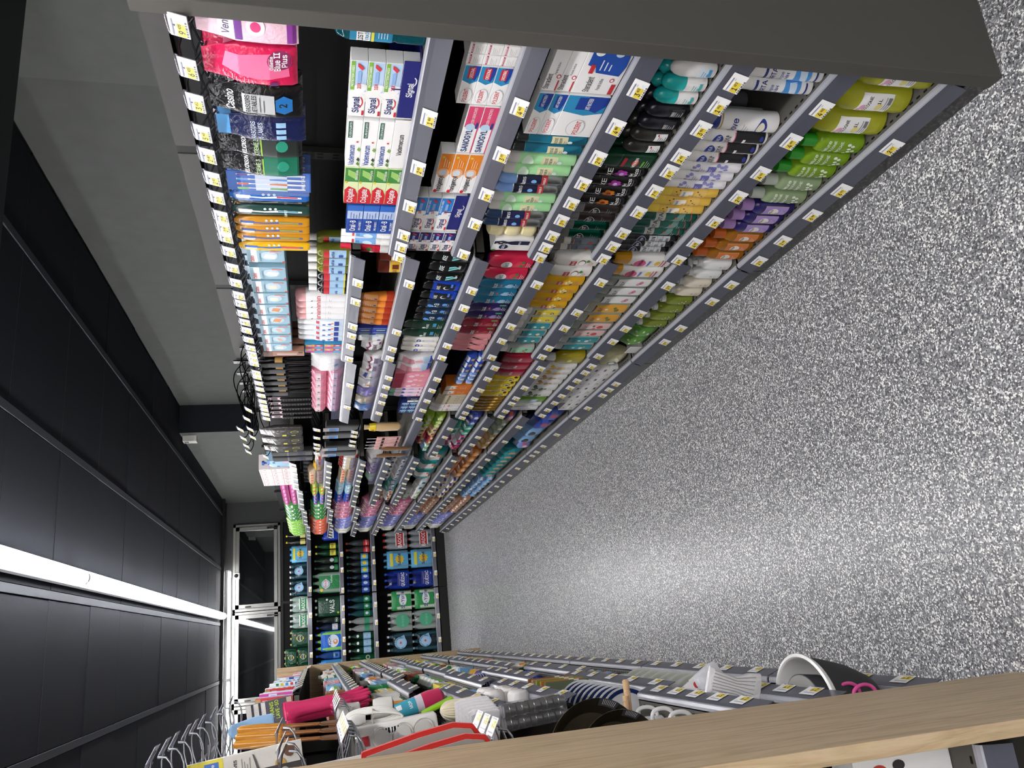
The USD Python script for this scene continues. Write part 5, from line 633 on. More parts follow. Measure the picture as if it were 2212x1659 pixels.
def tb(key, label, back, h1, h2, cardlook='g', txt=None): K(key, 'toothbrush_pack', 'pack', label, ('b', 'blister', '0:16,2 10:20,7 150:22,8 190:18,6 205:8,2', 2.6, back, cardlook), ('q', 'toothbrush', [(-3, 20), (4, 20), (7, 80), (2, 120), (4, 150), (8, 152), (8, 188), (-2, 188), (-2, 152), (-1, 150), (-4, 120), (-2, 80)], h1), ('q', 'grip', [(-1, 30), (4, 30), (6, 84), (0, 84)], h2), ('r', 'bristles', -6, 154, -1, 186, '#e6ecf4'), *([('t', 'lettering', txt, -8, 60, 7, '#dfe6e2', 36)] if txt else []), *[('e', 'icon', 12, z, 4, 4, '#cfd8d2') for z in (90, 104, 118)])
tb('tb_green', 'dark green toothbrush blister, white brush', '#24453f', '#eef2f2', '#2f8fae', txt='COMPLET'); tb('tb_blue', 'blue toothbrush blister, red mark', '#2563b4', '#eef2f6', '#c9303a'); tb('tb_amber', 'amber toothbrush blister', '#c98a1e', '#3f5a9c', '#9aa32a'); tb('tb_yellow', 'bright yellow children toothbrush blister', '#eab51e', '#2a62c0', '#e04a2a')
def plast(key, label, pic, pc): K(key, 'dressing_box', 'box', label, ('x', 'carton', (92, 34, 112, 0), '#8fb4c4', 'p'), ('x', 'hang_tab', (40, 1, 16, 112), '#c3d3dc', 'p'), ('r', 'white_field', -46, 82, 46, 112, '#eef1f2'), ('t', 'lettering', 'Casino', -20, 92, 11, '#c92a33', 44), ('e', 'pale_disc', 4, 46, 30, 26, '#b9d2de'), ('q', 'dressing', pic, pc), ('q', 'pink_figure', [(30, 10), (36, 10), (38, 44), (28, 44)], '#e58a84'), ('t', 'lettering', '20 COMPRESSES', -6, 70, 5, '#3a5a6c', 66), ('r', 'red_edge', -46, 0, -36, 8, '#d8472f'))
SQ = [(-20, 30), (8, 24), (16, 56), (-10, 64)]
plast('gauze_box', 'blue-grey box with white gauze squares', SQ, '#f1f2f2'); plast('plaster_tan', 'blue-grey box with tan plaster', [(-18, 36), (14, 28), (20, 54), (-12, 62)], '#d98f5a'); plast('plaster_pink', 'blue-grey box with rosy plasters', [(-22, 30), (10, 40), (14, 54), (-18, 46)], '#e0a284'); plast('plaster_clear', 'blue-grey box with pale dressings', [(-16, 34), (12, 34), (12, 60), (-16, 60)], '#e6ddc9')
K('bronze_box', 'beauty_tool_box', 'box', 'slim rose-bronze tweezer box', ('x', 'carton', (60, 26, 165, 0), '#a5765f', 'p'), ('r', 'silver_tool', -6, 30, 4, 110, '#d2d3d4'), ('r', 'dark_top', -30, 128, 30, 164, '#7c5340'), ('r', 'dark_tag', 8, 6, 26, 24, '#4a3a34'))
K('hair_brush', 'hair_brush', 'brush', 'black hairbrush with tan card wrap', ('b', 'head', '100:14,6 112:30,11 170:33,12 215:24,10 228:6,3', 2.2, '#121213', 'g'), ('b', 'handle', '0:8,8 20:12,11 80:9,8 102:13,7', 2, '#0f0f10', 'g'), ('b', 'bristles', '112:27,3 150:30,3 212:20,3', 2.2, '#1d1d1f', 'w', -16), ('b', 'card_wrap', '120:33,16 122:34,17 150:34,17 152:33,16', 3, '#b08a4a', 'p'), ('on', 3), ('q', 'white_corner', [(-26, 124), (20, 124), (26, 148), (4, 148)], '#f0eee8'))
K('comb_card', 'comb_pack', 'pack', 'black comb on a pale pink card', ('x', 'card', (40, 1.4, 60, 150), '#e9c3cf', 'p'), ('b', 'comb', '0:14,3 4:16,4 150:16,4 154:14,3', None, '#141416', 'g', -4), ('on', 0), ('r', 'dark_panel', -14, 165, 14, 196, '#3a3238'), ('on', 1), *[('r', 'teeth', -14, 10+14*k, 14, 14+14*k, '#2c2c30') for k in range(10)])
K('hair_bag', 'hair_accessory_bag', 'bag', 'clear bag of black scarves, yellow ring print', ('b', 'bag', '0:78,6 8:80,18 150:80,22 200:70,10 230:60,2', 3.4, '#3a3836', 'f'), ('e', 'yellow_ring', 30, 44, 24, 22, '#d8cf3a'), ('e', 'ring_core', 30, 44, 21, 19, '#1c1b1b'), ('r', 'yellow_tab', -60, 90, -20, 112, '#e2d63a'), ('r', 'yellow_tab', -56, 40, -40, 62, '#d8cf3a'), ('q', 'crease', [(-70, 150), (60, 170), (66, 176), (-60, 158)], '#c9c3bb'), ('q', 'crease', [(-60, 190), (40, 206), (30, 212), (-50, 198)], '#b49a8a'))
K('tights', 'tights_pack', 'pack', 'black folded tights with navy label', ('b', 'cloth', '0:60,12 6:66,20 250:66,20 256:60,12', 4, '#101012', 'w'), ('r', 'navy_label', -30, 50, 40, 96, '#1c2444'), ('e', 'red_dot', 10, 60, 5, 4, '#c4404a'), ('r', 'grey_line', -60, 150, 60, 160, '#5a5a60')); K('sock_card', 'sock_pack', 'pack', 'black socks with blue picture card', ('b', 'socks', '0:60,16 6:70,22 200:70,22 206:60,14', 4, '#0c0c0e', 'w'), ('x', 'card', (76, 2, 90, 130), '#c9c3c0', 'p', -24), ('on', 1), ('r', 'picture', -34, 134, 34, 186, '#3f8fd6'), ('e', 'legs', -4, 162, 14, 16, '#a9765a'), ('r', 'grey_strip', -34, 190, 34, 218, '#b4aaa6'))
K('loofah', 'bath_brush', 'brush', 'tan bath glove with yellow band', ('b', 'glove', '0:20,10 20:54,22 120:56,24 170:40,18 190:14,8', 2.2, '#c3a270', 'w'), ('b', 'band', '150:44,22 152:46,23 186:40,20 188:38,18', 2.4, '#e8cf2c', 'g'), ('b', 'bristle_tip', '186:26,12 215:30,14', 2, '#d9c08a', 'w'), ('on', 1), ('r', 'red_print', -10, 160, 12, 176, '#b4502a'))
K('pink_card', 'hair_clip_card', 'card', 'pink hair accessory card', ('x', 'card', (66, 8, 150, 0), '#e9b4ae', 'p'), ('x', 'hang_tab', (10, 2, 60, 150), '#e8e2e2', 'p'), ('r', 'black_band', -33, 100, 33, 116, '#1a1a1c'), ('r', 'black_band', -33, 14, 33, 24, '#2a2022'), ('q', 'pale_bow', [(-20, 50), (0, 70), (20, 50), (20, 84), (0, 72), (-20, 84)], '#f3d3cf'))
K('twist_bow', 'hair_bow', 'bow', 'brown twisted ribbon bow', ('b', 'bow', '0:12,6 40:26,12 90:20,10 150:30,14 190:10,6', 2, '#7a542c', 'w'))
HP = [('venus', 1.315, 1.362), ('blueii', 1.43, None), ('casino_black', 1.545, None), ('navy_razor', 1.645, None), ('wilk_black', 1.715, None), ('wilk_green', 1.80, None), ('family_brush', 1.895, None), ('tb_blue', 1.955, None), ('tb_green', 2.03, None), ('tb_amber', 2.095, None), ('tb_amber', 2.14, None), ('tb_amber', 2.185, None), ('tb_yellow', 2.245, None)]
cnt = {}
for key, y, _ in HP:
    kind_of(key); h = KIND[key][5][2]; i = cnt.get(key, 0); cnt[key] = i+1
    many = sum(1 for k in HP if k[0] == key)
    for r in range(3 if key.startswith('tb') or key in ('family_brush', 'wilk_green') else 2):
        q = KIND[key]; lab = q[2]+' hanging on a top hook'+(suffix(i, many, 0, 1, 0, 1) if many > 1 else '')+(', %s behind the front one' % ORD[r-1] if r else '')
        put(key, lab, (1.150+r*max(.03, q[5][1]+.004), y, 1.803-h+.0), -90+(8 if r == 0 else 0), q[0].replace('_', ' ')+'s on the top hooks')
PL = [('gauze_box', 2.325), ('gauze_box', 2.45), ('plaster_clear', 2.555), ('plaster_clear', 2.655), ('plaster_tan', 2.755), ('plaster_tan', 2.855), ('plaster_pink', 2.955), ('plaster_pink', 3.055), ('plaster_clear', 3.15), ('bronze_box', 3.24)]
cnt2 = {}
for key, y in PL:
    kind_of(key); q = KIND[key]; i = cnt2.get(key, 0); cnt2[key] = i+1; many = sum(1 for k in PL if k[0] == key); h = .118 if key != 'bronze_box' else .165
    for r in range(4):
        put(key, q[2]+suffix(i, many, r, 4, 0, 1)+', on a top hook', (1.152+.019+r*.037, y, 1.797-h-.004), -90, 'dressing boxes on the top hooks', (.95, 1, 1))
for i in range(6):
    for r in range(2): put('hair_brush', 'black hairbrush with tan card wrap'+suffix(i, 6, r, 2, 0, 1)+', third-bay hooks', (1.165+.05*r, 3.36+.085*i, 1.60), -90, 'hairbrushes on the third-bay hooks') if kind_of('hair_brush') else 0
for i in range(5): kind_of('comb_card'); put('comb_card', 'black comb on a pale pink card'+suffix(i, 5, 0, 1, 0, 1)+', beyond the hairbrushes', (1.16, 3.90+.085*i, 1.60), -90, 'combs on the third-bay hooks')
# fourth bay: loose hooks above the open shelf
for i, (y, z) in enumerate([(4.29, 1.95), (4.49, 1.95), (4.67, 1.95), (4.83, 1.95), (3.91, 1.88), (4.08, 1.90), (4.29, 1.90), (4.47, 1.90), (4.98, 1.86)]):
    hook('R', 1.115, y, z, hkb, 'long black wire hook sticking out above the fourth bay, %s' % ORD[i], 'empty black hooks above the fourth bay')
    key = tagkind(FAR[i % 8], True); kind_of(key); put(key, 'hook price tag above the fourth bay, %s of nine' % ORD[i], (1.098, y, z+.006), -90, 'price tags on the black hooks', rx=-30)
for i, y in enumerate((4.50, 4.70, 4.90)): kind_of('hair_bag'); put('hair_bag', 'clear bag of black scarves, yellow ring print'+suffix(i, 3, 0, 1, 0, 1), (1.15, y, 1.655), -90, 'hair accessory bags')
for i, y in enumerate((5.12, 5.28)): kind_of('tights'); put('tights', 'black folded tights with navy label'+suffix(i, 2, 0, 1, 0, 1), (1.17, y, 1.60), -90, 'tights on the fourth-bay hooks')
for i, (y, z) in enumerate([(4.35, 1.55), (4.54, 1.55), (4.71, 1.55), (4.81, 1.55), (4.95, 1.55), (4.43, 1.34), (4.53, 1.34), (4.66, 1.34), (4.77, 1.34)]):
    hook('R', 1.135, y+.06, z, hkb, 'black wire hook in the fourth bay, %s of nine below the top row' % ORD[i], 'black hooks in the fourth bay'); key = tagkind(FAR[(i+3) % 8], True); kind_of(key)
    put(key, 'hook price tag in the fourth bay, %s of nine below the top row' % ORD[i], (1.118, y+.06, z+.008), -90, 'price tags in the fourth bay', rx=-14)
for i, y in enumerate((4.62, 4.80, 5.14, 5.31)): kind_of('sock_card'); put('sock_card', 'black socks with blue picture card'+suffix(i, 4, 0, 1, 0, 1), (1.20, y, 1.32), -90, 'socks in the fourth bay')
kind_of('loofah'); put('loofah', 'tan bath glove with yellow band', (1.17, 4.56, 1.09), -90)
for i in range(4): kind_of('pink_card'); put('pink_card', 'pink hair accessory card'+suffix(i, 4, 0, 1, 0, 1), (1.18, 4.90+.085*i, 1.06), -90, 'pink hair accessory cards')
kind_of('twist_bow'); put('twist_bow', 'brown twisted ribbon bow', (1.135, 5.0, .99), -90); put('twist_bow', 'brown twisted ribbon bow, farther and lower', (1.14, 5.22, 1.0), -90)
# ---------------------------------------------------------------- mineral water across the aisle end
def water_pack(key, label, nb, r, h, bcol, blook, ccol, film, z1, *dec):
    K(key, 'water_pack', 'water pack', label); q = KIND[key]; c = stage.CreateClassPrim('/World/Kinds/'+key)
    pr = [(0, r*.9, r*.9), (.004, r, r), (h*.62, r, r), (h*.74, r*.82, r*.82), (h*.86, r*.42, r*.42), (h*.93, r*.33, r*.33)]
    for j in (1, -1):
        for i in range(nb):
            b = loft(pr, 2); b.apply_translation(((i-(nb-1)/2)*2*r, j*r, 0)); o = mesh('bottle', b, mat(bcol, blook), c, smooth=40)
            k = loft([(h*.925, r*.36, r*.36), (h, r*.36, r*.36)], 2); k.apply_translation(((i-(nb-1)/2)*2*r, j*r, 0)); mesh('cap', k, mat(ccol, 'g'), o, smooth=40)
    if film:
        a, b = nb*r+.0012, 2*r+.0012; fp = [(.0005, a*.93, b*.93), (.012, a, b), (h*z1*.8, a, b), (h*z1*.97, a*.97, b*.9), (h*z1, a*.93, b*.82)]
        mesh('wrap', loft(fp, 5), mat(*film), c, smooth=40)
    else: fp = [(0, nb*r, 2*r), (h, nb*r, 2*r)]
    off = .002
    for d in dec:
        if d[0] == 'r': v, f = grid(*[x*.001 for x in d[2:6]], 6, 2)
        elif d[0] == 'e': v, f = disc(*[x*.001 for x in d[2:6]])
        elif d[0] == 'q': v, f = poly2([(x*.001, y*.001) for x, y in d[2]])
        else:
            v, f, w = text_flat(d[2], 1); hh = d[5]*.001; v = v*[min(hh, (d[7]*.001 if len(d) > 7 else 9)/max(w, 1e-6)), hh]+[d[3]*.001, d[4]*.001]
        off += .0003; mesh(d[1], trimesh.Trimesh(wrap(np.asarray(v, float), fp, 5, off), f, process=False), mat(d[3] if d[0] == 'q' else d[6], 'p'), c)
    q[4] = c.GetPath(); q[5] = [2*nb*r, 4*r, h]
def star(cx, cz, r): return [(cx+(r if k % 2 == 0 else r*.42)*math.sin(math.pi*k/5), cz+(r if k % 2 == 0 else r*.42)*math.cos(math.pi*k/5)) for k in range(10)]
def arc_text(s, cx, cz, R, a0, a1, h): return [('t', 'lettering', ch, cx+R*math.sin(math.radians(a0+(a1-a0)*i/(len(s)-1))), cz+R*math.cos(math.radians(a0+(a1-a0)*i/(len(s)-1)))-h/2, h, '#15233c') for i, ch in enumerate(s) if ch != ' ']
def pelle(key, label, r, h, s): water_pack(key, label, 3, r, h, '#3a6a78', 't', '#dfe3e6', ('#16344a', 'c'), .8, ('e', 'blue_disc', 0, h*480, 70*s, 74*s, '#8fc0e6'), ('q', 'blue_tail', [(20*s, h*260), (90*s, h*330), (60*s, h*560)], '#8fc0e6'), ('e', 'disc_rim', 0, h*480, 50*s, 54*s, '#a5cdea'), ('q', 'red_star', star(0, h*480, 20*s), '#d2302e'), *arc_text('S.PELLEGRINO', 0, h*480, 60*s, -110, 110, 17*s))
water_pack('salvetat', 'sky-blue wrapped water pack with yellow sun', 3, .038, .30, '#8fc3dc', 't', '#3f9fd0', ('#5fb4e6', 'f'), .88, ('r', 'yellow_band', -112, 190, 112, 228, '#e6dc3a'), ('q', 'sun_rays', [(62*(1 if k % 2 else .72)*math.cos(k*math.pi/10), 110+62*(1 if k % 2 else .72)*math.sin(k*math.pi/10)) for k in range(20)], '#ecd832'), ('e', 'sun', 0, 110, 42, 42, '#e9c21e'), ('t', 'lettering', 'Salvetat', 0, 96, 36, '#16306c', 150))
water_pack('salvetat_s', 'small sky-blue water pack with yellow sun', 3, .0335, .205, '#8fc3dc', 't', '#3f9fd0', ('#5fb4e6', 'f'), .9, ('r', 'yellow_band', -98, 140, 98, 168, '#e6dc3a'), ('q', 'sun_rays', [(48*(1 if k % 2 else .72)*math.cos(k*math.pi/10), 80+48*(1 if k % 2 else .72)*math.sin(k*math.pi/10)) for k in range(20)], '#ecd832'), ('e', 'sun', 0, 80, 32, 32, '#e9c21e'), ('t', 'lettering', 'Salvetat', 0, 70, 26, '#16306c', 120))
pelle('pelle', 'clear-wrapped green water pack, round blue label with red star', .039, .30, 1.0); pelle('pelle_s', 'small clear-wrapped water pack, round blue label with red star', .032, .21, .72)
water_pack('badoit_red', 'clear water pack with wide red label', 3, .039, .30, '#c3c8cc', 't', '#e0402a', ('#e6eaee', 'c'), .84, ('r', 'white_edge', -115, 40, 115, 150, WW), ('r', 'red_label', -116, 54, 116, 138, '#c3232c'), ('t', 'lettering', 'BADOIT', 0, 76, 44, WW, 200))
water_pack('badoit_s', 'small clear water pack with green label', 3, .032, .21, '#b9d0c6', 't', '#e3e6e6', ('#e6eeea', 'c'), .84, ('r', 'white_edge', -94, 6, 94, 104, WW), ('r', 'green_label', -95, 18, 95, 92, '#1f8a54'), ('t', 'lettering', 'BADOIT', 0, 36, 38, WW, 164))
water_pack('quezac', 'royal blue wrapped water pack with white lettering', 3, .0375, .30, '#2a4ec0', 't', '#2f5ad8', ('#2f52c0', 'c'), .86, ('r', 'blue_label', -112, 4, 112, 150, '#1c3a9c'), ('t', 'lettering', 'QUÉZAC', 0, 62, 40, WW, 170), ('e', 'gold_line', 0, 126, 80, 3, '#c9a25a'), ('r', 'small_tag', 40, 24, 64, 36, '#a9bce6'))
water_pack('yorre', 'green and blue wrapped water pack', 3, .0395, .285, '#cfd3c3', 'g', '#d9d3c3', ('#2b9a50', 'f'), .86, ('q', 'cream_top', [(-116, 180), (116, 180), (110, 230), (-110, 230)], '#d3c9ae'), ('q', 'blue_corner', [(20, 4), (116, 4), (116, 176), (60, 176)], '#2a4fc0'), ('q', 'sky_field', [(60, 120), (116, 120), (116, 178), (40, 178)], '#3f9ae0'), ('e', 'white_disc', 6, 108, 74, 46, '#eef2f4'), ('t', 'lettering', 'St-Yorre', 4, 90, 42, '#1a3a7c', 200))
water_pack('mint', 'clear water pack with round mint label', 3, .0385, .29, '#c3d0c9', 't', '#e6e9e6', ('#e9f0ec', 'c'), .9, ('e', 'mint_disc', 4, 120, 82, 84, '#4fae86'), ('t', 'lettering', 'Ste Syngrina', 0, 104, 30, '#7fcaa6', 130))
water_pack('green_end', 'dark green bottle pack half hidden behind the oak board', 3, .038, .29, '#1d5a3f', 't', '#1d4f38', ('#1f5a40', 'c'), .86)
def perrier(key, label, nb, r, h, s): water_pack(key, label, nb, r, h, '#0f4a33', 't', '#d9c46a', ('#12462f', 'f'), .92, ('e', 'pale_ring', 0, h*460, 50*s, 44*s, '#e2e6cf'), ('e', 'ring_core', 0, h*460, 44*s, 38*s, '#12462f'), ('r', 'gold_tab', -20*s, h*460+36*s, 20*s, h*460+54*s, '#d2b050'), ('r', 'gold_tab', -20*s, h*460-54*s, 20*s, h*460-36*s, '#d2b050'), ('t', 'lettering', 'perrier', 0, h*460-10*s, 20*s, '#e9ecd9', 74*s), ('r', 'red_tab', 40*s, h*700, 56*s, h*780, '#d8702a'))
perrier('perrier', 'dark green shrink-wrapped water pack', 3, .034, .21, .8); perrier('perrier_s', 'small dark green shrink-wrapped pack', 3, .0325, .138, .62)
water_pack('cristal', 'green wrapped water pack with white round seal', 3, .0425, .32, '#b9cfc3', 't', '#2f9a5a', ('#24884a', 'f'), .78, ('e', 'white_seal', -20, 168, 52, 50, '#dfe8ee'), ('e', 'blue_ring', -20, 168, 46, 44, '#8fb0dc'), ('e', 'white_core', -20, 168, 36, 34, '#e9eef2'), ('r', 'red_band', -78, 158, 40, 182, '#f0e9e6'), ('t', 'lettering', 'CRISTALINE', -20, 162, 18, '#c9303a', 106), ('t', 'lettering', 'Pétillante', 40, 90, 22, '#bfe0c8', 100), ('e', 'lemon_tab', -90, 220, 20, 18, '#e9c93a'))
water_pack('vals', 'dark green wrapped water pack, white lettering', 3, .041, .30, '#2a5a44', 't', '#d0d6d2', ('#1d4a36', 'f'), .88, ('t', 'lettering', 'VALS', 0, 74, 54, '#eef2ee', 160), ('e', 'white_ring', 84, 160, 14, 14, '#dfe6e0'), ('e', 'green_dot', -80, 30, 14, 14, '#8fc83a'), *[('e', 'bubble', x, z, 4, 4, '#cfe0d6') for x, z in ((40, 190), (10, 170), (60, 130), (-30, 200))])
water_pack('vichy', 'blue wrapped water pack with white glow and green corner', 3, .0395, .30, '#8fd05a', 'g', '#2a5ac0', ('#1f6fe0', 'f'), .8, ('q', 'green_corner', [(-116, 170), (116, 170), (110, 238), (-110, 238)], '#8fc83a'), ('e', 'white_glow', 0, 96, 74, 66, '#dceaf8'), ('e', 'orange_swirl', -10, 70, 30, 26, '#e98a3a'), ('e', 'white_core', -2, 72, 16, 14, '#e3eef9'), ('t', 'lettering', 'VICHY', 0, 124, 34, '#16306c', 140))
water_pack('sky_end', 'bright sky-blue wrapped water pack', 3, .039, .29, '#5fb4e6', 't', '#2f6fc0', ('#3f9ae6', 'f'), .84, ('r', 'white_label', -40, 70, 60, 130, '#e3ecf4'), ('e', 'navy_mark', 10, 94, 30, 14, '#1c3a7c'), ('r', 'yellow_line', -40, 126, 60, 134, '#e6c84a')); water_pack('royal_s', 'royal blue wrapped pack behind the toiletries shelf', 2, .036, .2, '#2f52c0', 'g', '#2f52c0', ('#1f3fb0', 'f'), .92, ('r', 'white_bar', -50, 60, 50, 78, '#dfe6f4'))
def wb(key, label, r, h, col, look, cap, *dec, neck=.36): K(key, 'water_bottle', 'bottle', label, ('b', 'bottle', '0:%g 4:%g %g:%g %g:%g %g:%g %g:%g' % (r*.9, r, h*.55, r, h*.68, r*.84, h*.84, r*neck, h*.93, r*.32), 2, col, look), ('b', 'cap', '%g:%g %g:%g' % (h*.925, r*.37, h, r*.36), 2, cap, 'g'), *dec)
def band(r, z0, z1, c): return ('r', 'label', -r*.96, z0, r*.96, z1, c)
wb('lemon_bottle', 'slim green bottle, yellow label and cap', 37, 285, '#16502f', 't', '#e6d83a', band(37, 40, 110, '#e0d24a'), ('t', 'lettering', 'PER', 0, 66, 26, '#2a5a2c', 44)); wb('black_small', 'black bottle with yellow cap on the top shelf', 34, 250, '#141816', 'g', '#e6d22a', band(34, 20, 80, '#d8d07a')); wb('dark_bottle', 'dark clear bottle, green oval label', 42, 300, '#2c3a34', 't', '#1d4a36', ('e', 'white_oval', 0, 90, 22, 26, '#c3ccd0'), ('r', 'green_strip', -34, 20, 34, 62, '#1f7a44')); wb('vals_bottle', 'dark clear bottle, black-green label', 36, 285, '#2a3634', 't', '#20443a', band(36, 26, 80, '#1d4032'), ('t', 'lettering', 'VALS', 0, 42, 20, W, 50)); wb('navy_bottle', 'navy blue bottle, white label', 44, 290, '#1a3052', 't', '#2f52d0', band(44, 40, 104, '#cfdcec'), ('e', 'orange_mark', 0, 72, 12, 12, '#e0a080')); wb('blue_bottle', 'blue tinted bottle with blue cap', 40, 300, '#2a5aa8', 't', '#2a4fc0', band(40, 30, 100, '#3f7ac8'), ('e', 'navy_mark', 0, 60, 16, 16, '#16306c'), ('r', 'yellow_line', -20, 84, 20, 92, '#e6c84a'))
wb('badoit_bottle', 'dark bottle with red cap and label', 41, 305, '#4a4e50', 't', '#d8402a', band(41, 20, 90, '#c3232c'), ('t', 'lettering', 'BADOIT', 0, 44, 20, W, 66)); wb('salvetat_bottle', 'dark bottle with sky-blue sun label', 40, 300, '#2f3a40', 't', '#1f7a4a', band(40, 40, 128, '#5fb4e6'), ('e', 'sun', 0, 84, 24, 26, '#ecd232')); wb('bluecap_bottle', 'dark navy bottle with blue cap and label', 41, 300, '#16283a', 't', '#1f4ab8', band(41, 36, 124, '#2f5ab8'), ('e', 'white_shape', 2, 80, 20, 26, '#c9d6ea')); wb('yorre_bottle', 'teal bottle with small round badge', 40, 300, '#1d5a60', 't', '#1f4ac0', band(40, 40, 110, '#2c8a52'), ('e', 'badge', 0, 76, 17, 19, '#cfdcec')); wb('clear_bottle', 'clear bottle with mint label', 42, 295, '#b4bdbb', 't', '#e9ece9', band(42, 50, 110, '#3f9a74')); wb('pelle_bottle', 'dark green bottle, white foil neck, pale blue label', 40, 305, '#1a4a36', 't', '#e6e6e2', band(40, 40, 130, '#9cc6e2'), ('q', 'red_star', star(0, 86, 8), RED), ('e', 'neck_label', 0, 196, 18, 15, '#e9eef0')); wb('perrier_bottle', 'green pear-shaped bottle, round crest', 40, 290, '#125a3a', 't', '#1a5a3a', ('e', 'crest', 0, 84, 24, 26, '#d9dfc0'), ('e', 'crest_core', 0, 84, 18, 20, '#14503a'))
def wrow(z, *items):
    for key, x0, x1, n, s in items: run('B', key, z, x0, x1, n, 1, s)
wrow(1.69, ('black_small', 1.245, 1.09, 2, 1), ('salvetat_s', 1.138, .93, 1, 1)) if 0 else None
wrow(1.69, ('black_small', 1.30, 1.145, 2, 1), ('salvetat_s', 1.14, .932, 1, 1), ('pelle_s', .925, .535, 2, 1), ('badoit_s', .533, .158, 2, 1), ('perrier', .154, -.054, 1, 1), ('perrier_s', -.06, -.262, 1, 2))
wrow(1.308, ('royal_s', 1.34, 1.16, 1, 1), ('lemon_bottle', 1.15, .985, 2, 1), ('dark_bottle', .98, .802, 2, 1), ('cristal', .80, .541, 1, 1), ('vals', .505, .292-.03, 1, 1), ('vals_bottle', .262, .188, 1, 1), ('navy_bottle', .186, .126-.02, 1, 1), ('vichy', .105, -.135, 1, 1), ('blue_bottle', -.137, -.22, 1, 1), ('sky_end', -.222, -.46, 1, 1))
wrow(.92, ('badoit_bottle', 1.165, .998, 2, 1), ('salvetat_bottle', .995, .75, 3, 1), ('bluecap_bottle', .748, .513, 3, 1), ('yorre_bottle', .483, .23, 3, 1), ('clear_bottle', .228, .054, 2, 1), ('pelle_bottle', .05, -.195, 3, 1), ('perrier_bottle', -.197, -.28, 1, 1))
wrow(.161, ('badoit_red', 1.25, 1.01, 1, 2), ('salvetat', 1.0, .765, 1, 2), ('quezac', .752, .522, 1, 2), ('yorre', .506, .262, 1, 2), ('mint', .256, .018, 1, 2), ('pelle', .006, -.234, 1, 2), ('green_end', -.245, -.48, 1, 2))
for l, (z, X) in enumerate(((1.69, [1.03, .60, .30, .05, -.15]), (1.308, [.99, .80, .56, .35, .20, -.01, -.16]), (.92, [1.03, .87, .62, .36, .15, -.1]), (.161, [1.10, .91, .68, .40, .16, -.12]))):
    for i, x in enumerate(X):
        key = tagkind(FAR[(i*3+l) % 8]); kind_of(key); put(key, 'price tag, %s along shelf rail %s of the water shelves' % (ORD[i], NUM[l+1]), (x, 10.13-.0372, z-.0452), 0, 'price tags on the water shelf rails', rx=-19.5)
K('cardboard_box', 'cardboard_box', 'box', 'brown open cardboard box on the water shelf', ('x', 'carton', (120, 240, 120, 0), '#b48a5a', 'p'), ('x', 'flap', (118, 60, 2, 121), '#c39a68', 'p', -150))
# ---------------------------------------------------------------- household goods along the oak-board side
def putr(key, label, xr, y, z, rz=0, grp=None, rx=0, ry=0):
    kind_of(key); return put(key, label, (xr-KIND[key][5][0]/2, y, z), rz, grp, None, rx, ry)
def lathe(prof, seg=40):
    p = np.array(prof, float); k = len(p); g = np.arange(seg)*2*np.pi/seg
    v = np.concatenate([np.c_[r*np.cos(g), r*np.sin(g), np.full(seg, z)] for r, z in p]); f = []
    for i in range(k-1):
        for j in range(seg):
            a, b, c, d = i*seg+j, i*seg+(j+1) % seg, (i+1)*seg+(j+1) % seg, (i+1)*seg+j; f += [[a, b, c], [a, c, d]]
    return trimesh.Trimesh(v, f, process=False)
# hanging packs that show their faces down the aisle
K('cutting_card', 'kitchen_tool_card', 'pack', 'long card of kitchen tools, yellow header', ('x', 'card', (200, 10, 260, 0), '#dcd6cc', 'p'), ('r', 'yellow_header', -99, 180, 99, 259, '#dfcf38'), ('r', 'blue_label', 40, 190, 92, 222, '#3f6fc0'), ('t', 'lettering', 'la chaise', 66, 200, 8, '#dfe6f2', 44), ('t', 'lettering', 'ECLAVES', 66, 150, 7, INK, 46), *lines('small_print', 50, 138, 36, 4, 6, '#8a8580'), ('e', 'biscuit', 56, 52, 15, 13, '#c99a4a'), ('e', 'biscuit', 84, 30, 15, 13, '#6a4632'), ('q', 'tool_print', [(20, 90), (90, 110), (92, 114), (20, 98)], '#5a5a56'), ('r', 'picture', 44, 104, 60, 120, '#8f6a72'))
K('black_card', 'kitchen_tool_card', 'pack', 'black tool card with white oval', ('x', 'card', (150, 8, 250, 0), '#1d1e20', 'p'), ('e', 'white_oval', 56, 120, 14, 16, '#efece6'), ('e', 'white_leaf', 60, 156, 8, 9, '#d9d4cc'), ('r', 'grey_panel', 30, 8, 74, 84, '#4a4543'), ('e', 'silver_spot', 58, 46, 12, 10, '#c9c6c0'))
K('teal_card', 'kitchen_tool_card', 'pack', 'white and petrol blue hanging card', ('x', 'card', (110, 6, 230, 0), '#e6e2da', 'p'), ('r', 'petrol_band', -54, 8, 54, 84, '#1c5560'), ('r', 'blue_picture', 20, 176, 52, 226, '#3f5fc0'), ('e', 'grey_oval', 30, 130, 12, 8, '#8a8a88'))
K('trans_box', 'dishcloth_pack', 'pack', 'dark grey cloth pack with lime lettering', ('x', 'carton', (160, 40, 190, 0), '#4c4950', 'p'), ('r', 'white_top', -79, 110, 79, 189, '#dcd8d2'), ('r', 'black_stripe', -79, 128, 79, 138, '#2a2a2e'), ('r', 'black_stripe', -79, 158, 79, 168, '#2a2a2e'), ('t', 'lettering', 'TRANS', 40, 78, 15, '#b9d83a', 66), ('t', 'lettering', 'LAVE-SO', 40, 56, 15, '#b9d83a', 74), ('t', 'lettering', 'Casino', 48, 112, 13, '#f0f0ee', 50), ('r', 'paper_foot', -79, 1, 79, 22, '#b9aa94'))
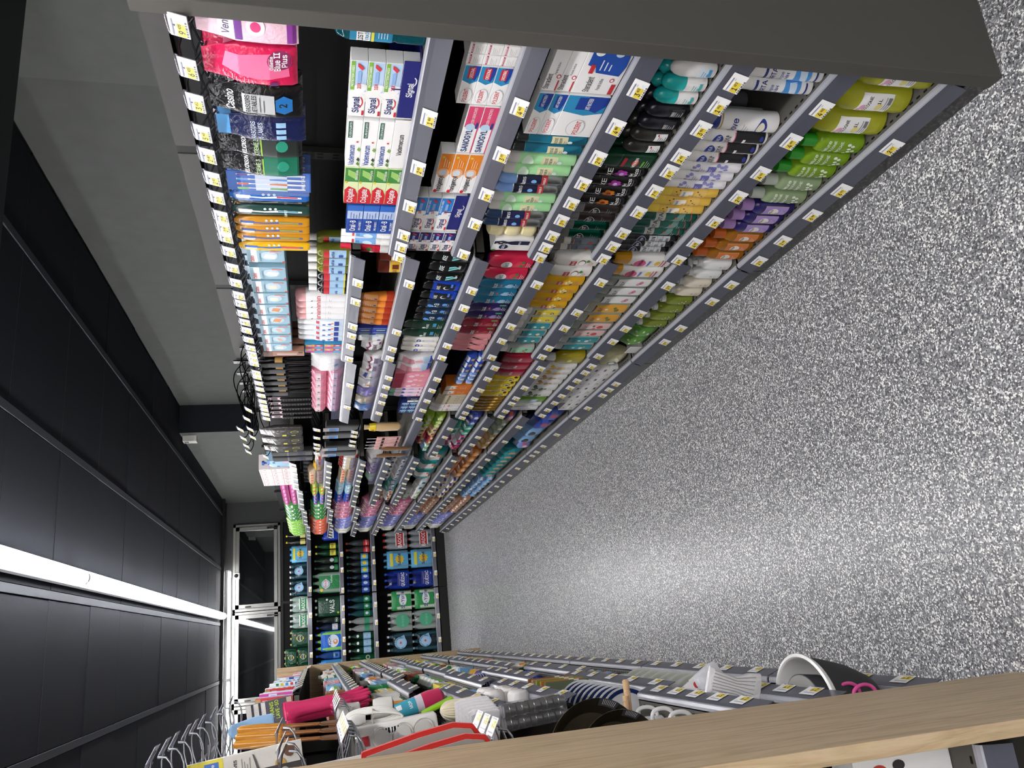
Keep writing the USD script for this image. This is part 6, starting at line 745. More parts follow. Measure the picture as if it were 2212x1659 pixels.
K('red_pack', 'bin_bag_box', 'box', 'red carton with kraft end', ('x', 'carton', (140, 70, 185, 0), '#cf2a2a', 'p'), ('r', 'kraft_end', -69, 160, 69, 184, '#b9965a'), ('r', 'white_corner', 20, 120, 60, 150, '#e9e2ea'), ('e', 'picture', 40, 60, 22, 26, '#e0704a')); K('pink_pack', 'bin_bag_box', 'box', 'magenta carton with lilac lettering', ('x', 'carton', (140, 70, 190, 0), '#d94aa6', 'p'), ('r', 'white_band', -69, 96, 69, 140, '#ece8f2'), ('r', 'lilac_mark', 10, 104, 60, 130, '#7a62c0'), ('r', 'kraft_tab', 36, 54, 62, 90, '#b99a62'), ('e', 'picture', 30, 36, 24, 18, '#8fa6e0'))
K('blue_pack', 'bin_bag_box', 'box', 'pale blue and navy carton', ('x', 'carton', (140, 70, 190, 0), '#a9c6e6', 'p'), ('r', 'navy_band', -69, 60, 69, 96, '#26439a'), ('r', 'white_band', -69, 120, 69, 170, '#eceef2'), ('r', 'red_bar', 10, 130, 50, 150, '#d03a3a')); K('stripe_pack', 'bin_bag_box', 'box', 'carton with red, blue and white stripes', ('x', 'carton', (140, 70, 200, 0), '#ecebe6', 'p'), *[('r', 'stripe', -69, 10+32*k, 69, 28+32*k, c) for k, c in enumerate(('#26439a', '#d03a3a', '#3f8fd0', '#d8c23a', '#2a7a4a'))])
putr('cutting_card', 'long card of kitchen tools with yellow header, by the oak board', -.222, 2.15, 1.63, 0, None, 0, -6); putr('black_card', 'black tool card with white oval, by the oak board', -.243, 1.95, 1.62, 0, None, 0, -5); putr('teal_card', 'white and petrol blue card hanging on a lower hook', -.236, 1.90, 1.40, 0, None, 0, -4)
putr('trans_box', 'dark grey cloth pack with lime lettering', -.214, 3.80, 1.70, 0, None, 0, -7)
K('spatula', 'wooden_spatula', 'spatula', 'spatula', ('b', 'handle', '170:9,8 176:13,11 250:15,13 296:13,11 304:7,6', 2.4, '#c2832f', 'g'), ('b', 'neck', '60:9,5 120:8,6 182:10,8', 2.4, '#8a5526', 'g'), ('b', 'blade', '0:22,2 10:28,3 50:24,3 66:10,3', 2.6, '#6a4220', 'g'))
for i in range(3): putr('spatula', 'bamboo-handled wooden spatula, %s from the oak board' % ORD[2-i], -.214-.014*i, 2.66-.06*i, 1.535, 82, 'wooden spatulas', 0, 9)
K('blue_cloth', 'microfibre_cloth', 'cloth', 'folded sky-blue microfibre cloth', ('b', 'cloth', '0:22,3 6:26,6 60:30,7 140:22,5 156:10,3', 3, '#93b6d8', 'w'))
for i in range(4): putr('blue_cloth', 'folded sky-blue microfibre cloth, %s of four hanging together' % ORD[i], -.227-.004*i, 3.16+.022*i, 1.752, 0, 'sky-blue microfibre cloths', 0, -8)
for i, (k, y) in enumerate([('red_pack', 4.52), ('pink_pack', 4.62), ('blue_pack', 4.76), ('pink_pack', 4.90), ('stripe_pack', 5.06), ('blue_pack', 5.22), ('red_pack', 5.38), ('stripe_pack', 5.60), ('blue_pack', 5.80), ('stripe_pack', 6.1), ('blue_pack', 6.4), ('stripe_pack', 6.7), ('blue_pack', 7.0), ('red_pack', 7.25)]):
    kind_of(k); putr(k, KIND[k][2]+', %s along the highest shelf' % ORD[i], -.256-.004*(i % 3), y, 1.7212, 0, 'cartons on the highest household shelf')
# rubber gloves
def glove(label, loc, rz, ry):
    t = thing('rubber_glove', label, 'glove', loc, rz, 'pink rubber gloves', 0, ry); m_ = mat('#d63468', 'g')
    parts = [loft([(-.09, .024, .012), (-.06, .03, .016), (0, .036, .018), (.09, .034, .02), (.15, .042, .026), (.156, .04, .024)], 2.4)]
    for k, (x, l) in enumerate(((-.026, .06), (-.009, .075), (.009, .072), (.026, .056))): parts.append(tube([(x*.9, 0, -.06), (x*1.1, -.004, -.09-l*.5), (x*1.25, -.012, -.09-l)], [.011, .0105, .007], 8))
    parts.append(tube([(-.03, 0, -.01), (-.05, -.012, -.05), (-.052, -.02, -.085)], [.013, .012, .008], 8))
    import manifold3d as mf
    u = None
    for q in parts:
        q.fix_normals(); mm = mf.Manifold(mf.Mesh(np.asarray(q.vertices, np.float32), np.asarray(q.faces, np.uint32))); u = mm if u is None else u+mm
    if u.is_empty(): hand = cat_(parts)
    else: hand = u.refine_to_length(.012); mm = hand.to_mesh(); hand = trimesh.Trimesh(mm.vert_properties[:, :3], mm.tri_verts); trimesh.smoothing.filter_taubin(hand, iterations=6)
    mesh('hand', hand, m_, t, smooth=True); mesh('cuff_rim', lathe([(.0405, 0), (.044, .004), (.0405, .008)], 24).apply_transform(np.diag([1, .62, 1, 1])).apply_translation((0, 0, .15)), m_, t, smooth=True)
glove('crumpled pink rubber glove hanging above the white sockets', (-.225, 3.28, 1.565), 60, -10); glove('pink rubber glove half hidden behind another', (-.255, 3.36, 1.56), 60, -8)
# power strip
t = thing('power_strip', 'white three-socket power strip with red switch', 'power strip', (-.247, 2.32, 1.285), 0, None, 0, -5); wpl = mat('#e6e3dc', 'g')
mesh('body', loft([(0, .030, .018), (.006, .036, .023), (.214, .036, .023), (.22, .030, .018)], 5), wpl, t, smooth=40)
for k in range(3):
    d = lathe([(.0275, .004), (.027, -.001), (.022, -.002), (.0215, .005), (.0, .005)], 28); d.apply_transform(trimesh.transformations.rotation_matrix(-math.pi/2, [1, 0, 0])); d.apply_transform(trimesh.transformations.rotation_matrix(math.pi, [0, 0, 1])); d.apply_translation((0, -.0232, .04+.056*k))
    o = mesh('socket', d, mat('#d8d5ce', 'g'), t, smooth=40)
    mesh('pin_hole', cat_([trimesh.creation.cylinder(.0028, .003, transform=trimesh.transformations.translation_matrix((x, -.0195, .04+.056*k)) @ trimesh.transformations.rotation_matrix(math.pi/2, [1, 0, 0]), sections=8) for x in (-.009, .009)]), SLOT, o)
mesh('switch', bx(-.012, .012, -.028, -.022, .186, .206), mat('#b8323a', 'g'), t); o = mesh('barcode_label', bx(.004, .026, -.0238, -.0232, .10, .17), mat(WW), t); mesh('barcode', cat_([bx(.008, .022, -.0242, -.0239, .105+.008*k, .108+.008*k+.002*(k % 2)) for k in range(7)]), SLOT, o)
t = thing('power_cable', 'white cable coil with plug beside the power strip', 'cable', (-.222, 2.47, 1.45)); loops = []
for k in range(5): a = np.linspace(0, 2*np.pi, 26)[:-1]; loops.append(tube(np.c_[.018*np.cos(a)+.003*k-.006, .012*np.sin(a*1)+.007*k-.01, (.085-.004*k)*np.sin(a)], .0038, 7, True))
mesh('coil', cat_(loops), wpl, t, smooth=True); mesh('plug', loft([(-.02, .012, .009), (.0, .017, .014), (.018, .014, .011), (.03, .006, .006)], 3).apply_translation((.0, -.03, .04)), wpl, t, smooth=40); mesh('tie', tube([(-.014, -.02, 0), (.022, -.02, 0), (.022, .03, 0), (-.014, .03, 0)], .0022, 6, True), wpl, t)
t = thing('socket_adapter', 'white round socket adapter on a card', 'adapter', (-.225, 2.75, 1.40)); mesh('body', lathe([(0, .03), (.03, .028), (.034, .01), (.034, -.03), (.026, -.034), (0, -.034)], 28), wpl, t, smooth=40); mesh('ring', lathe([(.0, -.0345), (.022, -.0345), (.022, -.036), (0, -.036)], 24), SLOT, t)
for i in range(3): t = thing('socket_pack', 'white multi-socket adapter in a clear pack, %s of three' % ORD[i], 'adapter', (-.235-.012*i, 2.95+.1*i, 1.46)); mesh('body', loft([(0, .02, .02), (.004, .024, .024), (.07, .024, .024), (.076, .018, .018)], 3), wpl, t, smooth=40); mesh('plug_pins', cat_([tube([(x, -.02, .03), (x, -.04, .03)], .004, 8) for x in (-.009, .009)]), mat('#c9c5bb', 'g'), t)
# pot holders
def pad(label, loc, rz):
    from shapely.geometry import Polygon
    o = Polygon([(-.10, .24), (-.012, .235), (.012, .12), (.022, .05), (.016, .012), (-.004, -.002), (-.10, -.002)]).buffer(.008).buffer(-.002)
    t = thing('pot_holder', label, 'pot holder', loc, rz, 'quilted pot holders')
    def ex(p, y0, y1): e = trimesh.creation.extrude_polygon(p, y1-y0, engine='earcut'); v = e.vertices.copy(); e.vertices = np.c_[v[:, 0], v[:, 2]+y0, v[:, 1]]; e.invert(); return e
    mesh('red_border', ex(o, -.006, .010), mat('#c8281f', 'w'), t); mesh('grey_quilt', ex(o.buffer(-.010), -.013, -.006), mat('#9b978f', 'w'), t)
    zz = np.linspace(.02, .2, 30); mesh('stitching', cat_([bx(x_-.004, x_+.002, -.0118, -.0112, z-.0012, z+.0012) for z in zz for x_ in [np.interp(z, [0, .05, .12, .24], [-.004, .010, .0, -.026])]]), mat('#c8281f', 'w'), t)
pad('red-edged grey pot holder, the taller one by the oak board', (-.217, 1.78, 1.275), 0); pad('red-edged grey pot holder, lower and nearer the oak board', (-.236, 1.735, 1.258), 0)
# microfibre mop, hand brush, string mop, clear bags
K('pink_mop', 'microfibre_mop', 'mop', 'mop', ('b', 'sleeve', '0:10,10 12:30,26 60:36,30 120:32,26 200:24,18 260:14,10 270:6,5', 2.2, '#c82a5a', 'w'), ('r', 'turquoise_label', -30, 110, 30, 190, '#3fa6bc'), ('r', 'white_label', -33, 84, 33, 110, '#dcd2da'), ('r', 'white_tag', 2, 166, 20, 186, '#eef2f4'), ('t', 'lettering', 'MOP', 8, 126, 12, '#e6f2f4', 28)); put('pink_mop', 'raspberry pink microfibre mop sleeve with turquoise label', (-.238, 3.2, 1.134), 10, None, None, 0, -14) if kind_of('pink_mop') else 0
t = thing('hand_brush', 'lime green hand brush with black bristles', 'brush', (-.212, 2.66, 1.185), 0, None, 0, -20); mesh('handle', loft([(0, .007, .02), (.006, .009, .026), (.1, .009, .026), (.106, .006, .02)], 3), mat('#8cc21f', 'g'), t, smooth=40)
rb = np.random.default_rng(5); mesh('bristles', cat_([tube([(-.006, y, z), (-.03, y+rb.uniform(-.003, .003), z-.012+rb.uniform(-.003, .003)), (-.05, y+rb.uniform(-.006, .006), z-.03)], .0016, 4) for z in np.linspace(.006, .1, 14) for y in (-.018, -.009, 0, .009, .018)]), mat('#1b1b1d', 'd'), t)
t = thing('string_mop', 'cream cotton string mop head with white tag', 'mop', (-.232, 2.5, 1.122)); rs = np.random.default_rng(8)
mesh('strands', cat_([tube(smooth_pts([(.0, 0, .125), (.012*math.cos(a)+rs.uniform(-.004, .004), .014*math.sin(a), .118), (.026*math.cos(a), .03*math.sin(a), .07), (.034*math.cos(a), .036*math.sin(a), .004)], 4), .0042, 6) for a in np.linspace(0, 2*np.pi, 26)[:-1]]), mat('#d8cdb0', 'w'), t, smooth=True); mesh('tag', bx(-.004, .024, -.043, -.0415, .05, .09), mat(WW), t)
for i in range(6): t = thing('plastic_bag_pack', 'thin white plastic bag pack, %s of six leaning together' % ORD[i], 'pack', (-.246-.004*i, 2.40-.026*i, 1.1215), -14-3*i, 'white plastic bag packs'); mesh('sheet', loft([(0, .05, .003), (.01, .055, .005), (.085-.004*i, .052, .004), (.10-.004*i, .044, .001)], 4), mat('#e9e6e6', 'f'), t, smooth=40)
K('storage_box', 'storage_box', 'box', 'white lidded storage box', ('x', 'body', (90, 190, 118, 0), '#ebe7df', 'g'), ('x', 'lid', (94, 194, 8, 118), '#c9a86a', 'g')); putr('storage_box', 'white lidded storage box beside the pink mop', -.254, 3.9, 1.2412)
K('green_crate', 'plastic_crate', 'crate', 'grass-green plastic crate', ('x', 'body', (100, 190, 150, 0), '#2a8a4a', 'g'), ('x', 'rim', (106, 196, 12, 138), '#34a05a', 'g'), ('x', 'rib', (104, 194, 8, 70), '#34a05a', 'g')); putr('green_crate', 'grass-green plastic crate behind the white storage box', -.256, 4.62, 1.1912)
# towels, foil trays, pans
for i, (x, y, z) in enumerate([(-.275, 2.78, .906), (-.275, 2.90, .906), (-.275, 3.02, .906), (-.27, 2.84, .978), (-.27, 2.96, .978)]):
    t = thing('terry_towel', 'white rolled terry towel, %s of five by the foil tins' % ORD[i], 'towel', (x, y, z), 0, 'rolled terry towels'); g = lathe([(.0, -.055), (.028, -.055), (.0355, -.045), (.036, .045), (.028, .055), (0, .055)], 24); g.apply_transform(trimesh.transformations.rotation_matrix(math.pi/2, [0, 1, 0])); g.vertices += .0035*(meshkit.noise(g.vertices*140+i)[:, None]-.5)*np.array([[1, 1, 1]]); g.apply_translation((0, 0, .0375)); mesh('roll', g, mat('#ebe6e2', 'w'), t, smooth=True)
    mesh('fold', tube([(.056, .012*math.cos(a)*(1-a/14), .0375+.024*math.sin(a)*(1-a/14)) for a in np.linspace(0, 12, 30)], .002, 5), mat('#cfc8c6', 'w'), t)
t = thing('foil_tin_pack', 'clear-wrapped pack of round foil tins', 'pack', (-.2285, 2.2, .955), 0, None, 0, -4); foil = mat('#a9a7a3', 'm')
for j in range(2):
    for k in range(5): mesh('foil_tin', lathe([(0, 0), (.0125, 0), (.014, .0135), (.0155, .0145), (.0155, .017), (.0145, .018), (.0145, .031), (0, .031)], 20).apply_translation((.016-.033*j, 0, .034*k)), foil, t, smooth=40)
    for k in range(5): mesh('foil_tin', lathe([(0, 0), (.0125, 0), (.014, .0135), (.0155, .0145), (.0155, .017), (.0145, .018), (.0145, .031), (0, .031)], 20).apply_translation((.016-.033*j, .034, .034*k)), foil, t, smooth=40)
mesh('wrap', loft([(-.002, .034, .034), (.17, .034, .034)], 8, .017), mat('#dcdce0', 'c'), t)
def pan(label, c, r, tilt, rz):
    t = thing('frying_pan', label, 'pan', c, rz, 'dark frying pans', 90+tilt, 0); inner = usdkit_pan
    mesh('pan', lathe([(0, -.044), (r*.74, -.044), (r*.93, -.01), (r*1.0, .0), (r*1.0, .003), (r*.95, -.002), (r*.88, -.012), (r*.72, -.04), (0, -.04)], 56), inner, t, smooth=35)
    mesh('handle', tube([(-r*.95, .0, -.008), (-r-.05, 0, .004), (-r-.15, 0, .004)], [.008, .011, .012], 10), mat('#161617', 'g'), t, smooth=40)
    sl = np.radians(np.linspace(-32, -8, 8)); v = np.vstack([np.c_[r*1.004*np.cos(sl), r*1.004*np.sin(sl), np.full(8, z)] for z in (.005, -.016)]); f = [[i, i+1, i+9] for i in range(7)]+[[i, i+9, i+8] for i in range(7)]
    lb = mesh('label_sleeve', trimesh.Trimesh(v, f, process=False), mat('#5d5c5a', 'p'), t); q = np.vstack([[[r*1.0*math.cos(a), r*1.0*math.sin(a), .0055], [r*.86*math.cos(a), r*.86*math.sin(a), -.009]] for a in sl]); mesh('label_front', trimesh.Trimesh(q, [[2*i, 2*i+1, 2*i+3] for i in range(7)]+[[2*i, 2*i+3, 2*i+2] for i in range(7)], process=False), mat('#46464a', 'p'), lb)
    mesh('barcode', cat_([trimesh.Trimesh([[r*.985*math.cos(a), r*.985*math.sin(a), .0058], [r*.985*math.cos(a+.012), r*.985*math.sin(a+.012), .0058], [r*.89*math.cos(a+.012), r*.89*math.sin(a+.012), -.003], [r*.89*math.cos(a), r*.89*math.sin(a), -.003]], [[0, 1, 2], [0, 2, 3]], process=False) for a in np.radians(np.linspace(-28, -13, 8))]), mat('#d8d6d2', 'p'), lb)
usdkit_pan = usdkit.material(stage, '/World/Looks/pan', {'p': ('principled_bsdf', dict(base_color=lin('#5a5142'), roughness=.3, metallic=.7))}, [], surface='p.BSDF')
pan('larger dark frying pan facing down the aisle', (-.332, 2.03, .93), .132, 4, 0); pan('smaller dark frying pan nested before the larger', (-.318, 1.86, .93), .104, 2, 0)
for i, (y, z) in enumerate([(2.30, .735), (2.24, .757), (2.20, .778)]): t = thing('wooden_pestle', 'pale wooden handle pointing into the aisle, %s of three' % ORD[i], 'utensil', (-.27, y, z), 0, 'wooden handles'); mesh('handle', tube([(0, 0, 0), (.05, 0, 0), (.078-.022*i, 0, 0), (.083-.022*i, 0, 0)], [.008, .009, .0105, .006], 12), mat('#d8b48a', 'g'), t, smooth=40)
def plate(name, label, c, r, c1, c2, grp): t = thing(name, label, 'plate', c, 0, grp, 90); mesh('plate', lathe([(0, -.004), (r*.6, -.004), (r, .012), (r, .0145), (r*.62, -.001), (0, -.001)], 40), mat(c1, 'g'), t, smooth=40); mesh('rim_band', lathe([(r*.93, .0122), (r*.8, .0072), (r*.8, .0076), (r*.93, .0126)], 40), mat(c2, 'g'), t)
for i in range(9): plate('dinner_plate', 'white plate with navy rim, %s of nine standing in a row' % ORD[i], (-.31, 2.46+.055*i, .684), .092, '#e9e8e8', '#26376a', 'navy-rimmed plates')
for i in range(10): plate('side_plate', 'plain white plate, %s of ten standing on the lowest shelf' % ORD[i], (-.315, 2.45+.085*i, .329), .092, '#eceae8', '#d9e0c9', 'plain white plates')
for i in range(7): plate('dark_plate', 'dark flat plate, %s of seven on the pan shelf' % ORD[i], (-.347, 1.70+.05*i, .585), .092, '#2a2423', '#7a5a48', 'dark plates')
for i, c in enumerate(('#5f6a50', '#b4742a', '#7a8a2c', '#a9835c', '#8c5a34')): t = thing('cutting_board', 'upright %s cutting board' % ('grey-green', 'orange-brown', 'olive', 'pale beige', 'chestnut')[i], 'cutting board', (-.318, 3.08+.065*i, .5912), 0, 'cutting boards'); mesh('board', loft([(0, .088, .005), (.002, .09, .006), (.172, .09, .006), (.174, .088, .005)], 20), mat(c, 'p'), t); mesh('end_band', bx(.086, .0905, -.0062, .0062, .04, .06), mat('#e6e2d6', 'p'), t)
def nested(name, cat, label, n, c, r, h, step, col, rim, grp):
    for i in range(n):
        t = thing(name, label % ORD[i], cat, (c[0], c[1], c[2]+step*i), 0, grp); mesh('basin', lathe([(0, 0), (r*.72, 0), (r*.93, h-.006), (r, h-.004), (r, h), (r*.928, h-.001), (r*.714, .002), (0, .002)], 44), mat(col, 'g'), t, smooth=35); mesh('rim', lathe([(r*1.002, h-.005), (r*1.01, h-.001), (r*.985, h+.001)], 44), mat(rim, 'g'), t, smooth=35)
nested('washing_up_bowl', 'bowl', 'navy blue washing-up bowl, %s from the bottom of its stack', 7, (-.375, 3.98, .7362), .155, .085, .012, '#151b4a', '#8a8fb8', 'navy washing-up bowls'); nested('plastic_bowl', 'bowl', 'bright blue plastic bowl, %s from the bottom of its stack', 7, (-.352, 4.14, .4912), .11, .07, .016, '#1d48d0', '#3f6af0', 'bright blue bowls')
for i, y in enumerate((3.62, 3.78)): t = thing('grey_strainer', 'grey strainer with lime handle, %s one' % ('nearer', 'farther')[i], 'strainer', (-.326, y, .4912)); mesh('cup', lathe([(0, 0), (.05, 0), (.062, .08), (.064, .08), (.064, .084), (.058, .082), (.046, .004), (0, .004)], 32), mat('#8f9092', 'g'), t, smooth=35); mesh('handle', tube(smooth_pts([(.02, -.055, .082), (.05, -.03, .11), (.062, .0, .118), (.05, .03, .11), (.02, .055, .082)], 4), .008, 8), mat('#6fc81f', 'g'), t, smooth=True)
# passoire pack, striped sleeve, salad bowl, mugs, scissors
K('passoire', 'strainer_pack', 'pack', 'bag', ('b', 'bag', '-60:44,16 -40:48,26 0:46,24 30:44,6', 3, '#d3d3d6', 'f'), ('x', 'card', (84, 1.5, 110, 4), '#ece8e4', 'p', -8), ('on', 1), ('t', 'lettering', 'PASSOIRE', 2, 66, 11, '#8a868a', 70), ('t', 'lettering', 'en acier inoxydable', 2, 54, 5, '#55535a', 70), ('r', 'black_line', -16, 88, 24, 94, '#4a484e'), *[('e', 'vegetable', x, z, 9, 7, c) for x, z, c in ((-34, 74, '#5f7a3a'), (-28, 58, '#d8b82a'), (-16, 42, '#c02a3a'), (4, 30, '#3a3038'), (24, 22, '#c0303a'))]); kind_of('passoire'); put('passoire', 'clear bag with white vegetable-print strainer card', (-.222, 2.16, .552), 12, None, None, -10, -28)
t = thing('paper_sleeve', 'crumpled white ribbed paper sleeve sticking out over the rail', 'sleeve', (-.235, 2.0, .4925), 0, None, 0, 20); mesh('sleeve', loft([(0, .052, .02), (.03, .045, .022), (.06, .03, .018), (.09, .026, .016), (.125, .034, .012), (.14, .036, .006)], 3), mat('#e6e3e3', 'f'), t, smooth=40); mesh('ribs', cat_([tube([(x*1.35, -.0225, .02), (x*.8, -.02, .07), (x, -.0135, .13)], .0013, 4) for x in np.linspace(-.028, .028, 8)]), mat('#c4c0c0', 'p'), t)
t = thing('salad_bowl', 'charcoal salad bowl with white rim, jutting out over the rail', 'bowl', (-.272, 1.86, .2418))
mesh('shell', lathe([(0, 0), (.036, .001), (.07, .03), (.098, .085), (.118, .15), (.128, .197), (.125, .197), (.114, .15), (.094, .088), (.066, .034), (0, .006)], 56), mat('#3b3b3d', 'd'), t, smooth=35); mesh('white_rim', lathe([(.1285, .188), (.134, .196), (.134, .201), (.127, .203), (.122, .198), (.112, .15), (.092, .09), (.064, .037), (0, .008)], 56), mat('#eceae6', 'g'), t, smooth=35)
t = thing('small_bowl', 'smaller charcoal bowl with paper label nested in the salad bowl', 'bowl', (-.272, 1.86, .296)); mesh('shell', lathe([(0, 0), (.03, .002), (.062, .05), (.08, .10), (.086, .148), (.083, .148), (.076, .1), (.058, .052), (0, .006)], 44), mat('#47474a', 'd'), t, smooth=35)
mesh('paper_label', bx(-.05, .05, -.062, .0, .1495, .1503), mat('#dedbd6', 'p'), t); mesh('grey_lid', lathe([(0, .1485), (.084, .1485), (.084, .1492), (0, .1492)], 40), mat('#8d8c88', 'g'), t)
for i, (x, y) in enumerate([(-.315, 1.98), (-.315, 2.09), (-.32, 2.20)]): t = thing('white_mug', 'white mug, %s of three on the shelf over the dark plates' % ORD[i], 'mug', (x, y, .6762), 0, 'white mugs'); mesh('cup', lathe([(0, 0), (.034, 0), (.04, .006), (.04, .09), (.0365, .09), (.0365, .01), (0, .008)], 32), mat('#ecebe8', 'g'), t, smooth=35); mesh('handle', tube(smooth_pts([(.038, 0, .075), (.058, 0, .07), (.064, 0, .045), (.056, 0, .022), (.038, 0, .016)], 4), .0055, 8), mat('#ecebe8', 'g'), t, smooth=True); mesh('red_line', lathe([(.0402, .07), (.0402, .074)], 32), mat('#a02a3a', 'p'), t)
for i in range(2): t = thing('scissors_pack', 'pink-handled scissors in a clear pack, %s' % ('nearer', 'farther')[i], 'scissors', (-.255, 1.70+.06*i, .2362), 0, 'pink scissors'); a = np.linspace(0, 2*np.pi, 25)[:-1]; mesh('handle', cat_([tube(np.c_[.022*np.cos(a)+dx, .0*a, .03*np.sin(a)+.15], .0045, 7, True) for dx in (-.024, .024)]), mat('#e0559a', 'g'), t, smooth=True); mesh('blades', cat_([bx(-.01, -.001, -.002, .0, .0, .125), bx(.001, .01, .0, .002, .0, .125)]), mat('#b9bbbe', 'm'), t)
# box with strawberry print on the head shelf
K('berry_box', 'cereal_box', 'box', 'white box with strawberry and orange print', ('x', 'carton', (200, 60, 190, 0), '#efeeec', 'p'), ('q', 'orange_slice', [(20, 150), (44, 164), (46, 128), (36, 122)], '#dd8a1e'), ('e', 'strawberry', 70, 142, 12, 16, '#c03a22'), ('e', 'raspberry', 46, 96, 18, 14, '#c8274a'), ('e', 'seed', 78, 104, 8, 12, '#2a2622'), ('r', 'red_edge', -99, 1, -60, 189, '#b8301c')); putr('berry_box', 'white box with strawberry and orange print on the head shelf', -.262, 1.29, .5612)
# chrome hooks and their tags
hc = hook_kind('chrome', .30, mat('#b9bbc0', 'm'))
def lhook(y, z, label, grp, price, x=-.205):
    hook('L', x, y, z, hc, 'chrome wire hook '+label, 'chrome hooks '+grp); key = tagkind(price, True); kind_of(key); put(key, 'hook price tag '+label, (x+.022, y, z+.03), 90, 'price tags '+grp, rx=-62)
for i, y in enumerate((1.98, 2.12, 2.25, 2.45, 2.59, 2.76, 3.06, 3.30, 3.63)): lhook(y, 1.905, '%s along the highest household row' % ORD[i], 'of the highest household row', FAR[i % 8])
for i, y in enumerate((1.93, 2.0, 2.07, 2.14, 2.21, 2.28)): lhook(y, 1.505, '%s of six beside the power strip' % ORD[i], 'beside the power strip', FAR[(i+2) % 8])
for i, y in enumerate((2.80, 2.92, 3.04, 3.16, 3.3)): lhook(y, 1.50, '%s of five above the hand brush' % ORD[i], 'above the hand brush', FAR[(i+4) % 8])
for i, (y, z) in enumerate(((1.80, 1.63), (1.93, 1.64), (2.3, 1.66))): lhook(y, z, '%s of three below the yellow card' % ORD[i], 'below the yellow card', FAR[(i+1) % 8])
for i, y in enumerate((1.72, 1.80, 1.88)): lhook(y, 1.215, '%s of three above the frying pans' % ORD[i], 'above the frying pans', FAR[(i+5) % 8])
# rails' price tags and the many small goods farther along
rl = np.random.default_rng(21)
HK = []
def hbox(key, label, w, d, h, c, c2, c3): K(key, 'household_box', 'box', label, ('x', 'carton', (w, d, h, 0), c, 'p'), ('r', 'colour_band', -w*.49, h*.3, w*.49, h*.62, c2), ('e', 'picture', w*.1, h*.48, w*.2, h*.15, c3), ('r', 'top_tab', -w*.4, h*.78, w*.1, h*.88, c3)); HK.append((key, w, h))
def hbot(key, label, r, h, c, c2, cc): K(key, 'cleaning_bottle', 'bottle', label, ('b', 'bottle', '0:%g 4:%g %g:%g %g:%g' % (r*.9, r, h*.62, r, h*.82, r*.45), 2.6, c, 'g'), ('b', 'cap', '%g:%g %g:%g' % (h*.815, r*.48, h, r*.42), 2, cc, 'g'), ('r', 'label', -r*.9, h*.16, r*.9, h*.55, c2)); HK.append((key, 2*r, h))
def hbag(key, label, w, h, c, c2, c3): soft(key, label, w, h, c, c2, c3, 'household_pack', 80); HK.append((key, w, h))
hbox('h_sky', 'sky-blue box with dark motif', 90, 80, 88, '#7fb6e0', '#9ccbee', '#26344a'); hbox('h_navy', 'white box framed in navy', 150, 80, 90, '#eceaf0', '#2a2f9a', '#c9a26a'); hbox('h_brown', 'brown kraft box', 90, 80, 96, '#8f5426', '#a9682f', '#e0c8a0'); hbox('h_pink', 'old-pink box with dark lettering', 170, 80, 100, '#e0a0aa', '#efeae8', '#5a3a46'); hbox('h_white', 'white box with red and blue print', 110, 80, 104, '#efedea', '#5fa6d6', '#d2403a'); hbox('h_yellow', 'yellow and white box', 100, 70, 84, '#e3cf4a', '#f0eee2', '#3f6fb0'); hbox('h_rust', 'rust box with barcode panel', 130, 70, 92, '#a0583a', '#7c3f2a', '#e6e2dc')
hbot('h_lime', 'lime green bottle', 32, 120, '#9ccb3a', '#e9eed0', '#7fb82a'); hbot('h_clear', 'pale bottle with orange label', 30, 130, '#e6e4dc', '#e0913a', '#e9e7e2'); hbot('h_green', 'dark green jar bottle', 34, 110, '#1d6a3f', '#dfe0d2', '#174f30')
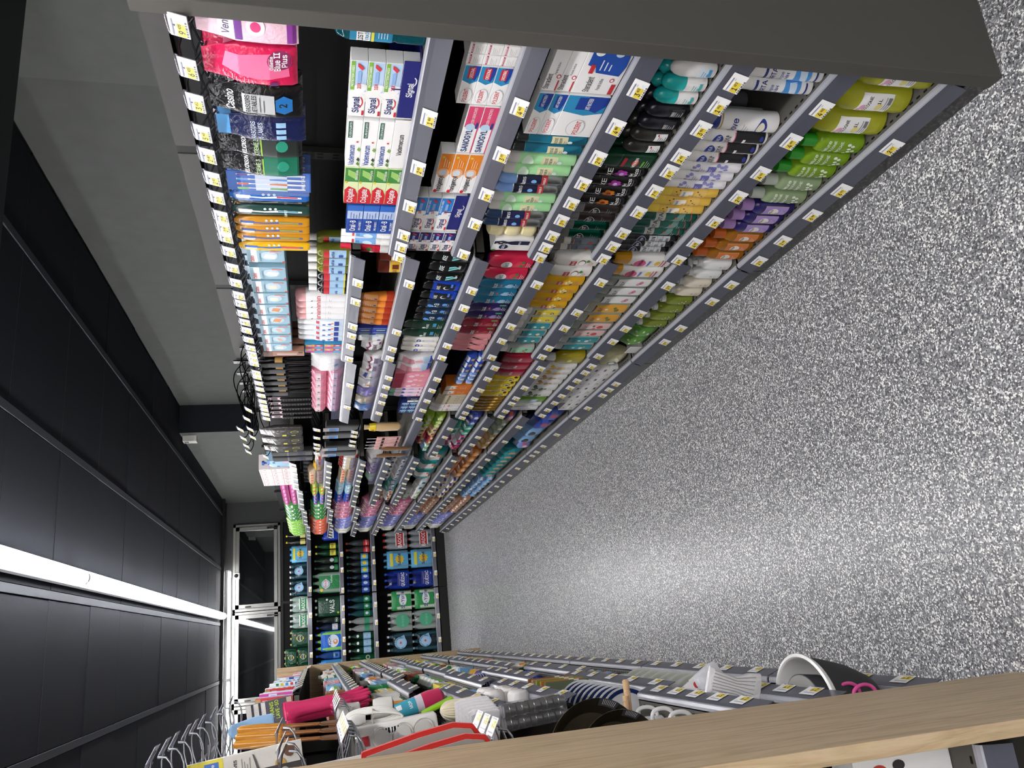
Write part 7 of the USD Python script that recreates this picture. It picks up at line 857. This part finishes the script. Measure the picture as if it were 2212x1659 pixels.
hbag('h_teal', 'teal and white sponge pack', 110, 90, '#3fa6a0', '#ecefe9', '#d8423a'); hbag('h_cream', 'cream napkin pack with red numerals', 140, 80, '#efe9dd', '#8fbfe6', '#d23a2e'); hbag('h_gold', 'golden sponge pack', 110, 70, '#d8a23a', '#efdf9a', '#3f7a4a'); hbag('h_violet', 'violet and black pack', 100, 76, '#6a4a8c', '#1e1c24', '#d86a9a'); hbag('h_green2', 'white pack with grass-green swirl', 150, 80, '#eceee6', '#6fae3a', '#3f8fae')
occupied = {(0, .235): 9, (0, .49): 9, (0, .675): 9, (1, .235): 9, (1, .59): 9, (1, .905): 9, (1, 1.12): 9, (2, .50): 3.62}
for b in range(7):
    for z in LLEV[b]:
        n = int(rl.integers(4, 6))
        if b >= 3:
            for y in np.linspace(LB[b]+.12, LB[b+1]-.1, n): fartag(LX+.0372, y, z-.0452, 90)
            n = 0
        for i, y in enumerate(np.linspace(LB[b]+.12, LB[b+1]-.1, max(n, 1))[:n]):
            key = tagkind(FAR[int(rl.integers(0, 8))]); kind_of(key); put(key, 'price tag, %s along shelf rail %s of household bay %s' % (ORD[i], NUM[LLEV[b].index(z)+1], NUM[b+1]), (LX+.0372, y, z-.0452), 90, 'price tags on the household rails', rx=-19.5)
        if (b, z) in occupied and occupied[(b, z)] == 9 or z == 1.72: continue
        above = min([q for q in LLEV[b] if q > z]+[2.05])-z-.04; y = LB[b]+.03; i = 0
        while y < LB[b+1]-.12 and i < 13:
            fit = [k for k in HK if k[2]/1000 < above]
            if not fit: break
            k = fit[int(rl.integers(0, len(fit)))]; kind_of(k[0]); w, d, h = KIND[k[0]][5]; cnt_ = int(rl.integers(1, 4))
            for c_ in range(cnt_):
                if y+w > LB[b+1]-.05: break
                if not (b == 2 and ((z == .735 and 3.80 < y+w and y < 4.16) or (z == .50 and 3.5 < y+w) or (z == 1.24 and 3.76 < y+w and y < 4.03))) and not (b == 3 and z == 1.19 and 4.50 < y+w and y < 4.74):
                    put(k[0], '%s, %s on shelf %s of household bay %s' % (KIND[k[0]][2], ORD[i], NUM[LLEV[b].index(z)+1], NUM[b+1]), (LX-.012-d/2, y+w/2, z+.0012), 90, 'goods on the household shelves'); i += 1
                y += w+.004
                if i > 13: break
t = thing('price_tag', 'the many small price tags on the shelf rails farther down the aisle', 'price tag', (0, 0, 0), kind='stuff')
mesh('cards', cat_(FARTAGS[0]), mat('#f4f3f1'), t); mesh('yellow_patches', cat_(FARTAGS[1]), mat('#ead24a'), t)
